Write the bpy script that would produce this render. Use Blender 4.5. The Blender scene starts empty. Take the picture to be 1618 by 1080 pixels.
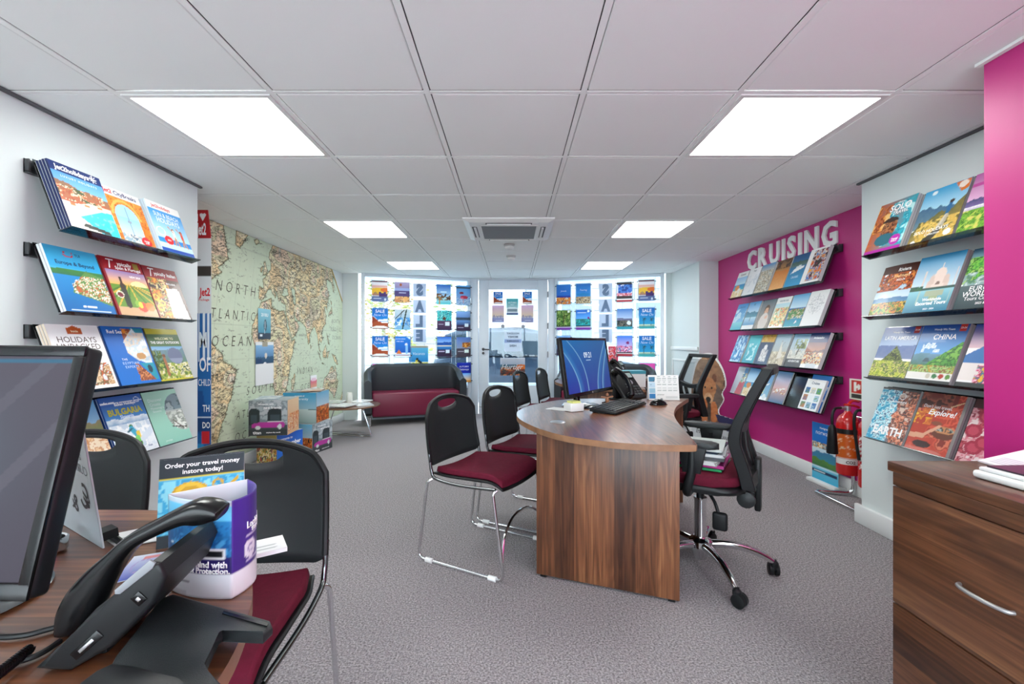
import bpy, bmesh, math, random
import numpy as np
from mathutils import Vector, Matrix
from math import sin, cos, pi, radians, sqrt, atan2

random.seed(7)
SC = bpy.context.scene
COL = SC.collection
F = 708.0; CX = 809.0; CY = 540.0; CZ = 1.195          # focal length in pixels, picture centre, eye height
CEIL = 2.247

def px(x, y, d):
    """world point seen at pixel (x, y) at depth d"""
    return Vector(((x - CX) * d / F, d, CZ + (CY - y) * d / F))

def px_z(x, y, z):
    """world point on the horizontal plane z seen at pixel (x, y)"""
    d = (CZ - z) * F / (y - CY)
    return Vector(((x - CX) * d / F, d, z))

def px_plane(x, y, p0, n):
    o = Vector((0, 0, CZ)); r = Vector(((x - CX) / F, 1.0, (CY - y) / F))
    t = (Vector(p0) - o).dot(Vector(n)) / r.dot(Vector(n))
    return o + r * t

def lin(c):
    c = c / 255.0
    return c / 12.92 if c <= 0.04045 else ((c + 0.055) / 1.055) ** 2.4

def rgb(c):
    if isinstance(c, str):
        c = c.lstrip('#'); c = (int(c[0:2], 16), int(c[2:4], 16), int(c[4:6], 16))
    return tuple(lin(x) for x in c)

# ------------------------------------------------------------------ materials
MATS = {}
def nodes_of(m):
    m.use_nodes = True
    nt = m.node_tree
    return nt, nt.nodes, nt.links, nt.nodes['Principled BSDF']

def mat(name, color=(200, 200, 200), rough=0.5, metal=0.0, coat=0.0, spec=0.5, bump=None, var=None, sheen=0.0):
    """bump = (scale, strength); var = (scale, amount) tone variation"""
    if name in MATS: return MATS[name]
    m = bpy.data.materials.new(name)
    nt, N, L, P = nodes_of(m)
    c = rgb(color)
    P.inputs['Base Color'].default_value = (*c, 1)
    P.inputs['Roughness'].default_value = rough
    P.inputs['Metallic'].default_value = metal
    P.inputs['Coat Weight'].default_value = coat
    P.inputs['Coat Roughness'].default_value = 0.08
    P.inputs['Specular IOR Level'].default_value = spec
    if sheen: P.inputs['Sheen Weight'].default_value = sheen
    tc = N.new('ShaderNodeTexCoord')
    if var:
        n = N.new('ShaderNodeTexNoise'); n.inputs['Scale'].default_value = var[0]; n.inputs['Detail'].default_value = 5
        L.new(tc.outputs['Object'], n.inputs['Vector'])
        r = N.new('ShaderNodeValToRGB')
        a = var[1]
        r.color_ramp.elements[0].position = 0.3; r.color_ramp.elements[1].position = 0.7
        r.color_ramp.elements[0].color = (*[max(0, x * (1 - a)) for x in c], 1)
        r.color_ramp.elements[1].color = (*[min(1, x * (1 + a)) for x in c], 1)
        L.new(n.outputs['Fac'], r.inputs['Fac']); L.new(r.outputs['Color'], P.inputs['Base Color'])
    if bump:
        n = N.new('ShaderNodeTexNoise'); n.inputs['Scale'].default_value = bump[0]; n.inputs['Detail'].default_value = 4
        L.new(tc.outputs['Object'], n.inputs['Vector'])
        b = N.new('ShaderNodeBump'); b.inputs['Strength'].default_value = bump[1]; b.inputs['Distance'].default_value = 0.002
        L.new(n.outputs['Fac'], b.inputs['Height']); L.new(b.outputs['Normal'], P.inputs['Normal'])
    MATS[name] = m
    return m

def mat_print(name, rough=0.35, coat=0.15, emit=0.0, trans=0.0):
    m = bpy.data.materials.new(name); nt, N, L, P = nodes_of(m)
    a = N.new('ShaderNodeVertexColor'); a.layer_name = 'Col'
    L.new(a.outputs['Color'], P.inputs['Base Color'])
    P.inputs['Roughness'].default_value = rough; P.inputs['Coat Weight'].default_value = coat
    if emit:
        L.new(a.outputs['Color'], P.inputs['Emission Color']); P.inputs['Emission Strength'].default_value = emit
    if trans:
        out = N['Material Output']; mx = N.new('ShaderNodeMixShader'); tl = N.new('ShaderNodeBsdfTranslucent')
        L.new(a.outputs['Color'], tl.inputs['Color']); mx.inputs[0].default_value = trans
        L.new(P.outputs[0], mx.inputs[1]); L.new(tl.outputs[0], mx.inputs[2]); L.new(mx.outputs[0], out.inputs[0])
    MATS[name] = m; return m

def mat_wood(name, axis, strip, grain_axis, tone=1.0, coat=0.2, rough=0.4):
    """walnut-look laminate: strips across `axis`, grain along `grain_axis` (object coordinates)"""
    m = bpy.data.materials.new(name); nt, N, L, P = nodes_of(m)
    tc = N.new('ShaderNodeTexCoord'); sep = N.new('ShaderNodeSeparateXYZ'); L.new(tc.outputs['Object'], sep.inputs[0])
    div = N.new('ShaderNodeMath'); div.operation = 'DIVIDE'; div.inputs[1].default_value = strip
    L.new(sep.outputs[axis], div.inputs[0])
    fl = N.new('ShaderNodeMath'); fl.operation = 'FLOOR'; L.new(div.outputs[0], fl.inputs[0])
    wn = N.new('ShaderNodeTexWhiteNoise'); wn.noise_dimensions = '1D'; L.new(fl.outputs[0], wn.inputs['W'])
    # stretched grain
    mp = N.new('ShaderNodeMapping'); sc = [70.0, 70.0, 70.0]; sc[grain_axis] = 2.2
    mp.inputs['Scale'].default_value = sc
    off = N.new('ShaderNodeVectorMath'); off.operation = 'ADD'
    comb = N.new('ShaderNodeCombineXYZ'); mul = N.new('ShaderNodeMath'); mul.operation = 'MULTIPLY'; mul.inputs[1].default_value = 7.3
    L.new(wn.outputs['Value'], mul.inputs[0])
    for k in range(3): L.new(mul.outputs[0], comb.inputs[k])
    L.new(tc.outputs['Object'], off.inputs[0]); L.new(comb.outputs[0], off.inputs[1]); L.new(off.outputs[0], mp.inputs['Vector'])
    ns = N.new('ShaderNodeTexNoise'); ns.inputs['Scale'].default_value = 1.0; ns.inputs['Detail'].default_value = 6; ns.inputs['Distortion'].default_value = 0.9
    L.new(mp.outputs[0], ns.inputs['Vector'])
    mp2 = N.new('ShaderNodeMapping'); sc2 = [9.0, 9.0, 9.0]; sc2[grain_axis] = 1.1
    mp2.inputs['Scale'].default_value = sc2; L.new(off.outputs[0], mp2.inputs['Vector'])
    wv = N.new('ShaderNodeTexNoise'); wv.inputs['Scale'].default_value = 1.0; wv.inputs['Detail'].default_value = 2; wv.inputs['Distortion'].default_value = 0.5
    L.new(mp2.outputs[0], wv.inputs['Vector'])
    rg = N.new('ShaderNodeMath'); rg.operation = 'MULTIPLY'; rg.inputs[1].default_value = 60.0; L.new(wv.outputs['Fac'], rg.inputs[0])
    sn = N.new('ShaderNodeMath'); sn.operation = 'SINE'; L.new(rg.outputs[0], sn.inputs[0])
    a0 = N.new('ShaderNodeMath'); a0.operation = 'MULTIPLY_ADD'; a0.inputs[1].default_value = 0.75; a0.inputs[2].default_value = -0.08; L.new(ns.outputs['Fac'], a0.inputs[0])
    a1 = N.new('ShaderNodeMath'); a1.operation = 'MULTIPLY_ADD'; a1.inputs[1].default_value = 0.055; L.new(sn.outputs[0], a1.inputs[0]); L.new(a0.outputs[0], a1.inputs[2])
    a2 = N.new('ShaderNodeMath'); a2.operation = 'MULTIPLY_ADD'; a2.inputs[1].default_value = 0.36; L.new(wn.outputs['Value'], a2.inputs[0]); L.new(a1.outputs[0], a2.inputs[2])
    a3 = N.new('ShaderNodeMath'); a3.operation = 'SUBTRACT'; a3.inputs[1].default_value = 0.02; L.new(a2.outputs[0], a3.inputs[0])
    r = N.new('ShaderNodeValToRGB'); L.new(a3.outputs[0], r.inputs['Fac'])
    e = r.color_ramp.elements
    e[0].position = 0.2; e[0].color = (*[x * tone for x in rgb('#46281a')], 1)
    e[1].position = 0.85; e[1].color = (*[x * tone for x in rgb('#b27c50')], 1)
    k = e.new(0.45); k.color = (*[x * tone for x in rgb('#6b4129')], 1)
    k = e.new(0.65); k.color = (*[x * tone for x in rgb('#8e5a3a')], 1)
    L.new(r.outputs['Color'], P.inputs['Base Color'])
    P.inputs['Roughness'].default_value = rough; P.inputs['Coat Weight'].default_value = coat; P.inputs['Coat Roughness'].default_value = 0.18
    MATS[name] = m; return m

def mat_emit(name, color, strength):
    m = bpy.data.materials.new(name); m.use_nodes = True
    nt = m.node_tree; nt.nodes.clear()
    e = nt.nodes.new('ShaderNodeEmission'); o = nt.nodes.new('ShaderNodeOutputMaterial')
    e.inputs['Color'].default_value = (*rgb(color), 1); e.inputs['Strength'].default_value = strength
    nt.links.new(e.outputs[0], o.inputs[0]); MATS[name] = m; return m

def mat_glass(name, tint=(250, 253, 253), gloss=0.06, rough=0.0):
    """thin clear sheet: see-through with a mirror film"""
    m = bpy.data.materials.new(name); m.use_nodes = True
    nt = m.node_tree; nt.nodes.clear(); N = nt.nodes; L = nt.links
    t = N.new('ShaderNodeBsdfTransparent'); t.inputs['Color'].default_value = (*rgb(tint), 1)
    g = N.new('ShaderNodeBsdfGlossy'); g.inputs['Roughness'].default_value = rough
    x = N.new('ShaderNodeMixShader'); o = N.new('ShaderNodeOutputMaterial')
    x.inputs[0].default_value = gloss
    L.new(t.outputs[0], x.inputs[1]); L.new(g.outputs[0], x.inputs[2]); L.new(x.outputs[0], o.inputs[0])
    MATS[name] = m; return m

M_WHITE = mat('white_paint', (219, 228, 228), 0.6, bump=(60, 0.05))
M_TRIM = mat('white_gloss', (236, 240, 240), 0.35)
M_MAGENTA = mat('magenta_paint', (188, 35, 123), 0.45, bump=(70, 0.05))
M_TILE = mat('ceiling_tile', (243, 247, 246), 0.9, bump=(220, 0.12))
M_TBAR = mat('ceiling_bar', (246, 249, 248), 0.5)
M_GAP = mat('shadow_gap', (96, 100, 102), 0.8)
M_BLACK = mat('black_plastic', (24, 26, 28), 0.42, spec=0.3, bump=(400, 0.05))
M_BLACKG = mat('black_gloss', (14, 14, 16), 0.22, spec=0.35)
M_BLACKM = mat('black_textured', (36, 40, 42), 0.40, spec=0.4, bump=(900, 0.25))
M_DGREY = mat('dark_grey', (58, 61, 64), 0.5)
M_GREY = mat('mid_grey', (128, 132, 136), 0.5)
M_SILVER = mat('silver', (190, 192, 194), 0.3, metal=0.8)
M_CHROME = mat('chrome', (222, 224, 226), 0.12, metal=1.0)
M_STEEL = mat('dark_chrome', (120, 124, 126), 0.2, metal=1.0)
M_BURG = mat('burgundy_fabric', (96, 20, 42), 0.8, spec=0.2, bump=(500, 0.4), var=(40, 0.12))
M_BURGL = mat('burgundy_leather', (116, 18, 54), 0.34, bump=(160, 0.08))
M_LEATHER = mat('black_leather', (44, 51, 57), 0.38, bump=(180, 0.12))
M_PAPER = mat('paper', (236, 237, 236), 0.6)
M_PAGES = mat('page_edges', (214, 216, 216), 0.7)
M_UPVC = mat('white_frame', (214, 224, 234), 0.35)
M_RED = mat('extinguisher_red', (200, 28, 28), 0.25, coat=0.5)
M_WPLAS = mat('white_plastic', (232, 234, 233), 0.4)
M_PRINT = mat_print('printed_gloss')
M_PRINTM = mat_print('printed_matt', rough=0.6, coat=0.0)
M_SHEET = mat_print('printed_sheet', rough=0.5, coat=0.0, trans=0.45)
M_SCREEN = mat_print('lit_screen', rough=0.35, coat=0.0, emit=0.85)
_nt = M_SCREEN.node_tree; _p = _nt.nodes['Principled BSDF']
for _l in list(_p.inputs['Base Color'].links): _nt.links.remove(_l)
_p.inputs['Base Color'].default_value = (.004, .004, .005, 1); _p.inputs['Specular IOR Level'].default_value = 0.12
M_GLASS = mat_glass('window_glass')
M_TINT = mat_glass('tinted_window_glass', (208, 220, 226), 0.05)
M_ACRYL = mat_glass('clear_acrylic', (225, 232, 234), 0.10, 0.05)
M_SMOKE = mat_glass('grey_acrylic', (150, 156, 158), 0.12, 0.1)
M_MESHF = mat_glass('open_mesh_weave', (196, 198, 200), 0.05, 0.5)
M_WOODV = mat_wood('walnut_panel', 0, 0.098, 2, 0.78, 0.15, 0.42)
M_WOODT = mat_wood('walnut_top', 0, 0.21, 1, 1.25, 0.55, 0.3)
M_WOODC = mat_wood('walnut_cabinet', 2, 0.075, 1, 0.6, 0.15, 0.42)
M_WOODE = mat('walnut_edge', (140, 102, 74), 0.4, var=(14, 0.25))

# ------------------------------------------------------------------ mesh builder
class MB:
    def __init__(s):
        s.v = []; s.f = []; s.c = []; s.m = []; s.sm = []
    def add(s, verts, faces, col=(1, 1, 1), mat=0, smooth=False, M=None):
        b = len(s.v)
        if M is not None: verts = [M @ Vector(v) for v in verts]
        s.v.extend([tuple(v) for v in verts])
        if isinstance(col, np.ndarray): s.c.extend([tuple(x) for x in col])
        else: s.c.extend([tuple(col)] * len(verts))
        s.f.extend([tuple(b + i for i in f) for f in faces])
        s.m.extend([mat] * len(faces)); s.sm.extend([smooth] * len(faces))
        return s
    def bm(s, bm, **k):
        bm.verts.index_update()
        vs = [v.co.copy() for v in bm.verts]; fs = [[v.index for v in f.verts] for f in bm.faces]
        bm.free(); return s.add(vs, fs, **k)
    def box(s, lo, hi, **k):
        x0, y0, z0 = lo; x1, y1, z1 = hi
        vs = [(x0, y0, z0), (x1, y0, z0), (x1, y1, z0), (x0, y1, z0), (x0, y0, z1), (x1, y0, z1), (x1, y1, z1), (x0, y1, z1)]
        fs = [(0, 3, 2, 1), (4, 5, 6, 7), (0, 1, 5, 4), (1, 2, 6, 5), (2, 3, 7, 6), (3, 0, 4, 7)]
        return s.add(vs, fs, **k)
    def rbox(s, lo, hi, r=0.005, seg=2, **k):
        bm = bmesh.new(); bmesh.ops.create_cube(bm, size=1)
        c = [(a + b) / 2 for a, b in zip(lo, hi)]; d = [b - a for a, b in zip(lo, hi)]
        for v in bm.verts: v.co = Vector((c[i] + v.co[i] * d[i] for i in range(3)))
        bmesh.ops.bevel(bm, geom=bm.edges[:], offset=min(r, min(d) * 0.49), segments=seg, profile=0.5, affect='EDGES')
        k.setdefault('smooth', True); return s.bm(bm, **k)
    def prism(s, pts, z0, z1, bev=0.0, seg=2, **k):
        """2-D outline (counter-clockwise) raised from z0 to z1"""
        bm = bmesh.new()
        a = [bm.verts.new((p[0], p[1], z0)) for p in pts]; b = [bm.verts.new((p[0], p[1], z1)) for p in pts]
        n = len(pts)
        lo = bm.faces.new(a[::-1]); hi = bm.faces.new(b)
        for i in range(n): bm.faces.new((a[i], a[(i + 1) % n], b[(i + 1) % n], b[i]))
        if bev:
            es = [e for e in bm.edges if (e.verts[0] in a and e.verts[1] in a) or (e.verts[0] in b and e.verts[1] in b)]
            bmesh.ops.bevel(bm, geom=es, offset=bev, segments=seg, profile=0.5, affect='EDGES')
            k.setdefault('smooth', True)
        return s.bm(bm, **k)
    def tube(s, pts, r, n=10, closed=False, caps=True, **k):
        pts = [Vector(p) for p in pts]; m = len(pts)
        rs = r if isinstance(r, (list, tuple)) else [r] * m
        tang = []
        for i in range(m):
            a = pts[i - 1] if (i > 0 or closed) else pts[0]; b = pts[(i + 1) % m] if (i < m - 1 or closed) else pts[-1]
            t = (b - a); tang.append(t.normalized() if t.length > 1e-9 else Vector((0, 0, 1)))
        up = Vector((0, 0, 1)) if abs(tang[0].z) < 0.9 else Vector((1, 0, 0))
        nrm = (up - tang[0] * up.dot(tang[0])).normalized()
        vs = []
        for i in range(m):
            nrm = nrm - tang[i] * nrm.dot(tang[i])
            nrm = nrm.normalized() if nrm.length > 1e-6 else tang[i].orthogonal().normalized()
            bi = tang[i].cross(nrm)
            for j in range(n):
                a = 2 * pi * j / n
                vs.append(pts[i] + (nrm * cos(a) + bi * sin(a)) * rs[i])
        fs = []
        for i in range(m if closed else m - 1):
            for j in range(n):
                a = i * n + j; b = i * n + (j + 1) % n; c = ((i + 1) % m) * n + (j + 1) % n; d = ((i + 1) % m) * n + j
                fs.append((a, b, c, d))
        if caps and not closed:
            fs.append(tuple(range(n))[::-1]); fs.append(tuple((m - 1) * n + j for j in range(n)))
        k.setdefault('smooth', True); return s.add(vs, fs, **k)
    def lathe(s, prof, n=24, **k):
        """prof = [(r, z)...] around the z axis"""
        vs = []; fs = []
        for r, z in prof:
            for j in range(n): vs.append((r * cos(2 * pi * j / n), r * sin(2 * pi * j / n), z))
        for i in range(len(prof) - 1):
            for j in range(n):
                fs.append((i * n + j, i * n + (j + 1) % n, (i + 1) * n + (j + 1) % n, (i + 1) * n + j))
        fs.append(tuple(range(n))[::-1]); fs.append(tuple((len(prof) - 1) * n + j for j in range(n)))
        k.setdefault('smooth', True); return s.add(vs, fs, **k)
    def grid(s, P, **k):
        """P = 2-D list of points"""
        ny = len(P); nx = len(P[0]); vs = [p for row in P for p in row]
        fs = [(j * nx + i, j * nx + i + 1, (j + 1) * nx + i + 1, (j + 1) * nx + i) for j in range(ny - 1) for i in range(nx - 1)]
        k.setdefault('smooth', True); return s.add(vs, fs, **k)
    def build(s, name, mats, parent=None, angle=38):
        me = bpy.data.meshes.new(name); me.from_pydata(s.v, [], s.f); me.update()
        if not isinstance(mats, (list, tuple)): mats = [mats]
        for m in mats: me.materials.append(m)
        me.polygons.foreach_set('material_index', s.m)
        me.polygons.foreach_set('use_smooth', s.sm)
        if any(s.sm): me.set_sharp_from_angle(angle=radians(angle))
        if any(c != (1, 1, 1) for c in s.c[:1]) or len(set(s.c[:50])) > 1 or MATS_USE_COL(mats):
            at = me.color_attributes.new('Col', 'FLOAT_COLOR', 'POINT')
            a = np.ones((len(s.c), 4), dtype=np.float32); a[:, :3] = np.array(s.c, dtype=np.float32)
            at.data.foreach_set('color', a.ravel())
        o = bpy.data.objects.new(name, me); COL.objects.link(o)
        if parent is not None: o.parent = parent
        return o

PRINTS = None
def MATS_USE_COL(mats):
    return any(m in (M_PRINT, M_PRINTM, M_SHEET, M_SCREEN) for m in mats)

def fillet(pts, r, n=5):
    pts = [Vector(p) for p in pts]; out = [pts[0]]
    for i in range(1, len(pts) - 1):
        a, b, c = pts[i - 1], pts[i], pts[i + 1]
        rr = r[i] if isinstance(r, (list, tuple)) else r
        u = (a - b); w = (c - b); d = min(rr, u.length * 0.49, w.length * 0.49)
        p = b + u.normalized() * d; q = b + w.normalized() * d
        for k in range(n + 1):
            t = k / n; out.append(p * (1 - t) ** 2 + b * 2 * t * (1 - t) + q * t * t)
    out.append(pts[-1]); return out

def smooth_line(pts, n=6, closed=False):
    """Catmull-Rom through the points"""
    P = [Vector(p) if len(p) == 3 else Vector((p[0], p[1], 0)) for p in pts]; out = []; m = len(P)
    rng = range(m) if closed else range(m - 1)
    for i in rng:
        if closed: p0, p1, p2, p3 = P[i - 1], P[i], P[(i + 1) % m], P[(i + 2) % m]
        else: p0, p1, p2, p3 = P[max(i - 1, 0)], P[i], P[i + 1], P[min(i + 2, m - 1)]
        for k in range(n):
            t = k / n
            out.append(0.5 * ((2 * p1) + (p2 - p0) * t + (2 * p0 - 5 * p1 + 4 * p2 - p3) * t * t + (3 * p1 - p0 - 3 * p2 + p3) * t ** 3))
    if not closed: out.append(P[-1])
    return out

def rrect(x0, y0, x1, y1, r, n=5):
    out = []
    for cx, cy, a0 in ((x1 - r, y0 + r, -90), (x1 - r, y1 - r, 0), (x0 + r, y1 - r, 90), (x0 + r, y0 + r, 180)):
        for k in range(n + 1):
            a = radians(a0 + 90 * k / n); out.append((cx + r * cos(a), cy + r * sin(a)))
    return out

def thing(name, label, cat, loc=(0, 0, 0), rz=0.0, group=None, M=None):
    o = bpy.data.objects.new(name, None); COL.objects.link(o); o.empty_display_size = 0.05
    if M is not None: o.matrix_world = M
    else:
        o.location = loc; o.rotation_euler = (0, 0, rz)
    o['label'] = label; o['category'] = cat; o['kind'] = 'thing'
    if group: o['group'] = group
    return o
def tag(o, label, cat, group=None, kind='thing'):
    o['label'] = label; o['category'] = cat; o['kind'] = kind
    if group: o['group'] = group
    return o
def struct(o, label=None, cat=None):
    o['kind'] = 'structure'
    if label: o['label'] = label
    if cat: o['category'] = cat
    return o
def sroot(name, label, cat, loc=(0, 0, 0), rz=0.0):
    o = bpy.data.objects.new(name, None); COL.objects.link(o); o.location = loc; o.rotation_euler = (0, 0, rz)
    return struct(o, label, cat)
def dup(root, loc=None, rz=None, label=None, M=None):
    r = root.copy(); COL.objects.link(r)
    if M is not None: r.matrix_world = M
    if loc is not None: r.location = loc
    if rz is not None: r.rotation_euler = (0, 0, rz)
    if label: r['label'] = label
    for ch in list(root.children):
        c = ch.copy(); COL.objects.link(c); c.parent = r
        for g in list(ch.children):
            d = g.copy(); COL.objects.link(d); d.parent = c
    return r

# ------------------------------------------------------------------ text
_TX = {}
def text_geo(body, size=1.0, bold=0.0, shear=0.0, space=1.0, align='CENTER'):
    key = (body, round(bold, 3), shear, space, align)
    if key not in _TX:
        cu = bpy.data.curves.new('t', 'FONT'); cu.body = body; cu.size = 1.0; cu.align_x = align; cu.offset = bold
        cu.shear = shear; cu.space_character = space; cu.resolution_u = 2; cu.fill_mode = 'FRONT'
        ob = bpy.data.objects.new('t', cu)
        me = ob.to_mesh()
        _TX[key] = ([v.co.copy() for v in me.vertices], [list(p.vertices) for p in me.polygons])
        ob.to_mesh_clear(); bpy.data.objects.remove(ob); bpy.data.curves.remove(cu)
    vs, fs = _TX[key]
    return [v * size for v in vs], fs

def put_text(mb, body, x, y, size, col, z=0.0006, bold=0.02, shear=0.0, space=1.0, align='CENTER', mirror=False, M=None, maxw=None, sy=1.0, rot=0.0):
    vs, fs = text_geo(body, size, bold, shear, space, align)
    if not vs: return
    w = max(v.x for v in vs) - min(v.x for v in vs)
    k = 1.0 if (not maxw or w <= maxw) else maxw / w
    ca, sa = cos(rot), sin(rot)
    out = []
    for v in vs:
        a = v.x * k * (-1 if mirror else 1); b = (v.y - 0.35 * size) * sy
        out.append(Vector((x + a * ca - b * sa, y + a * sa + b * ca, z)))
    if M is not None: out = [M @ v for v in out]
    mb.add(out, [f[::-1] for f in fs] if mirror else fs, col=rgb(col))
# ------------------------------------------------------------------ printed pictures (per-vertex inks)
def _h(ix, iy, seed):
    n = (ix.astype(np.int64) * 374761393 + iy.astype(np.int64) * 668265263 + seed * 1442695041) & 0x7fffffff
    n = ((n ^ (n >> 13)) * 1274126177) & 0x7fffffff
    n = (n ^ (n >> 16)) & 0xffff
    return n / 65535.0
def vnoise(x, y, seed=0):
    ix = np.floor(x); iy = np.floor(y); fx = x - ix; fy = y - iy
    fx = fx * fx * (3 - 2 * fx); fy = fy * fy * (3 - 2 * fy)
    a = _h(ix, iy, seed); b = _h(ix + 1, iy, seed); c = _h(ix, iy + 1, seed); d = _h(ix + 1, iy + 1, seed)
    return (a * (1 - fx) + b * fx) * (1 - fy) + (c * (1 - fx) + d * fx) * fy
def fbm(x, y, seed=0, o=4):
    s = 0; a = 0.5; t = 0
    for k in range(o):
        s = s + a * vnoise(x * 2 ** k, y * 2 ** k, seed + k * 17); t += a; a *= 0.55
    return s / t

class Art:
    def __init__(s, nx, ny, asp=1.4):
        s.nx, s.ny, s.asp = nx, ny, asp
        u, v = np.meshgrid(np.linspace(0, 1, nx + 1), np.linspace(0, 1, ny + 1)); s.u, s.v = u, v
        s.c = np.ones((ny + 1, nx + 1, 3))
        s.text = []
    def put(s, mask, col):
        if isinstance(col, np.ndarray): s.c[mask] = col[mask]
        else: s.c[mask] = np.array(rgb(col))
        return s
    def grad(s, bot, top, v0=0.0, v1=1.0, box=None):
        t = np.clip((s.v - v0) / (v1 - v0), 0, 1)[..., None]
        a = np.array(rgb(bot)); b = np.array(rgb(top)); col = a * (1 - t) + b * t
        m = (s.v >= v0 - 1e-6) & (s.v <= v1 + 1e-6)
        if box: m &= (s.u >= box[0]) & (s.u <= box[1])
        return s.put(m, col)
    def hgrad(s, left, right, v0=0, v1=1):
        t = s.u[..., None]; col = np.array(rgb(left)) * (1 - t) + np.array(rgb(right)) * t
        return s.put((s.v >= v0) & (s.v <= v1), col)
    def ridge(s, y, amp, freq, seed, top, bot, lo=0.0, slope=0.0, tex=0.35):
        h = y + slope * (s.u - 0.5) + amp * (fbm(s.u * freq, s.u * 0 + 3.3, seed) - 0.5) * 2
        m = (s.v < h) & (s.v >= lo)
        t = np.clip((s.v - lo) / np.maximum(h - lo, 1e-3), 0, 1)
        t = np.clip(t + tex * (fbm(s.u * 14, s.v * 14 * s.asp, seed + 5) - 0.5) * 2, 0, 1)[..., None]
        col = np.array(rgb(bot)) * (1 - t) + np.array(rgb(top)) * t
        return s.put(m, col)
    def spots(s, cols, scale=10, box=(0, 0, 1, 1), seed=1, thr=None, sy=1.0, mask=None):
        m = (s.u >= box[0]) & (s.u <= box[2]) & (s.v >= box[1]) & (s.v <= box[3])
        if mask is not None: m &= mask
        n = fbm(s.u * scale, s.v * scale * s.asp * sy, seed, 3)
        n = np.clip((n - 0.25) / 0.5, 0, 0.999)
        if thr is not None:
            m &= n > thr; n = np.clip((n - thr) / (1 - thr), 0, 0.999)
        idx = (n * len(cols)).astype(int)
        pal = np.array([rgb(c) for c in cols]); s.c[m] = pal[idx[m]]
        return s
    def rect(s, x0, y0, x1, y1, col):
        return s.put((s.u >= x0) & (s.u <= x1) & (s.v >= y0) & (s.v <= y1), col)
    def ell(s, cx, cy, rx, ry, col, half=None, ring=None):
        d = ((s.u - cx) / rx) ** 2 + ((s.v - cy) / ry) ** 2; m = d <= 1
        if ring: m &= d >= ring
        if half == 'up': m &= s.v >= cy
        if half == 'dn': m &= s.v <= cy
        return s.put(m, col)
    def poly(s, pts, col):
        m = np.zeros_like(s.u, dtype=bool); n = len(pts)
        for i in range(n):
            x0, y0 = pts[i]; x1, y1 = pts[(i + 1) % n]
            if y0 == y1: continue
            c = ((y0 > s.v) != (y1 > s.v)) & (s.u < (x1 - x0) * (s.v - y0) / (y1 - y0) + x0); m ^= c
        return s.put(m, col)
    def line(s, x0, y0, x1, y1, w, col):
        dx, dy = x1 - x0, (y1 - y0) * s.asp; L = dx * dx + dy * dy
        t = np.clip(((s.u - x0) * dx + (s.v - y0) * s.asp * dy) / L, 0, 1)
        d = np.hypot(s.u - x0 - t * dx, (s.v - y0) * s.asp - t * dy)
        return s.put(d < w / 2, col)
    def speck(s, amt=0.1, scale=40, seed=3):
        n = fbm(s.u * scale, s.v * scale * s.asp, seed, 2)[..., None]; s.c = np.clip(s.c * (1 + (n - 0.5) * 2 * amt), 0, 1); return s
    def t(s, body, u, v, size, col='#ffffff', **k):
        """size is the letter height as a share of the sheet width"""
        s.text.append((body, u, v, size, col, k)); return s
    def mesh(s, mb, w, h, z=0.0, bend=0.0, mat=0, M=None, tmat=None):
        """lay the picture on the sheet 0..w x 0..h at height z"""
        X = s.u * w; Y = s.v * h; Z = np.full_like(X, z) + bend * (1 - (2 * s.u - 1) ** 2)
        P = np.stack([X, Y, Z], -1).reshape(-1, 3)
        nx, ny = s.nx, s.ny
        fs = [(j * (nx + 1) + i, j * (nx + 1) + i + 1, (j + 1) * (nx + 1) + i + 1, (j + 1) * (nx + 1) + i) for j in range(ny) for i in range(nx)]
        mb.add([Vector(p) for p in P], fs, col=s.c.reshape(-1, 3), mat=mat, smooth=False, M=M)
        for body, u, v, size, col, k in s.text:
            k = dict(k); mw = k.pop('maxw', None)
            put_text(mb, body, u * w, v * h, size * w, col, z=z + 0.0006 + bend, M=M, maxw=(mw * w if mw else None), **k)
            
A4W, A4H = 0.232, 0.318

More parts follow.
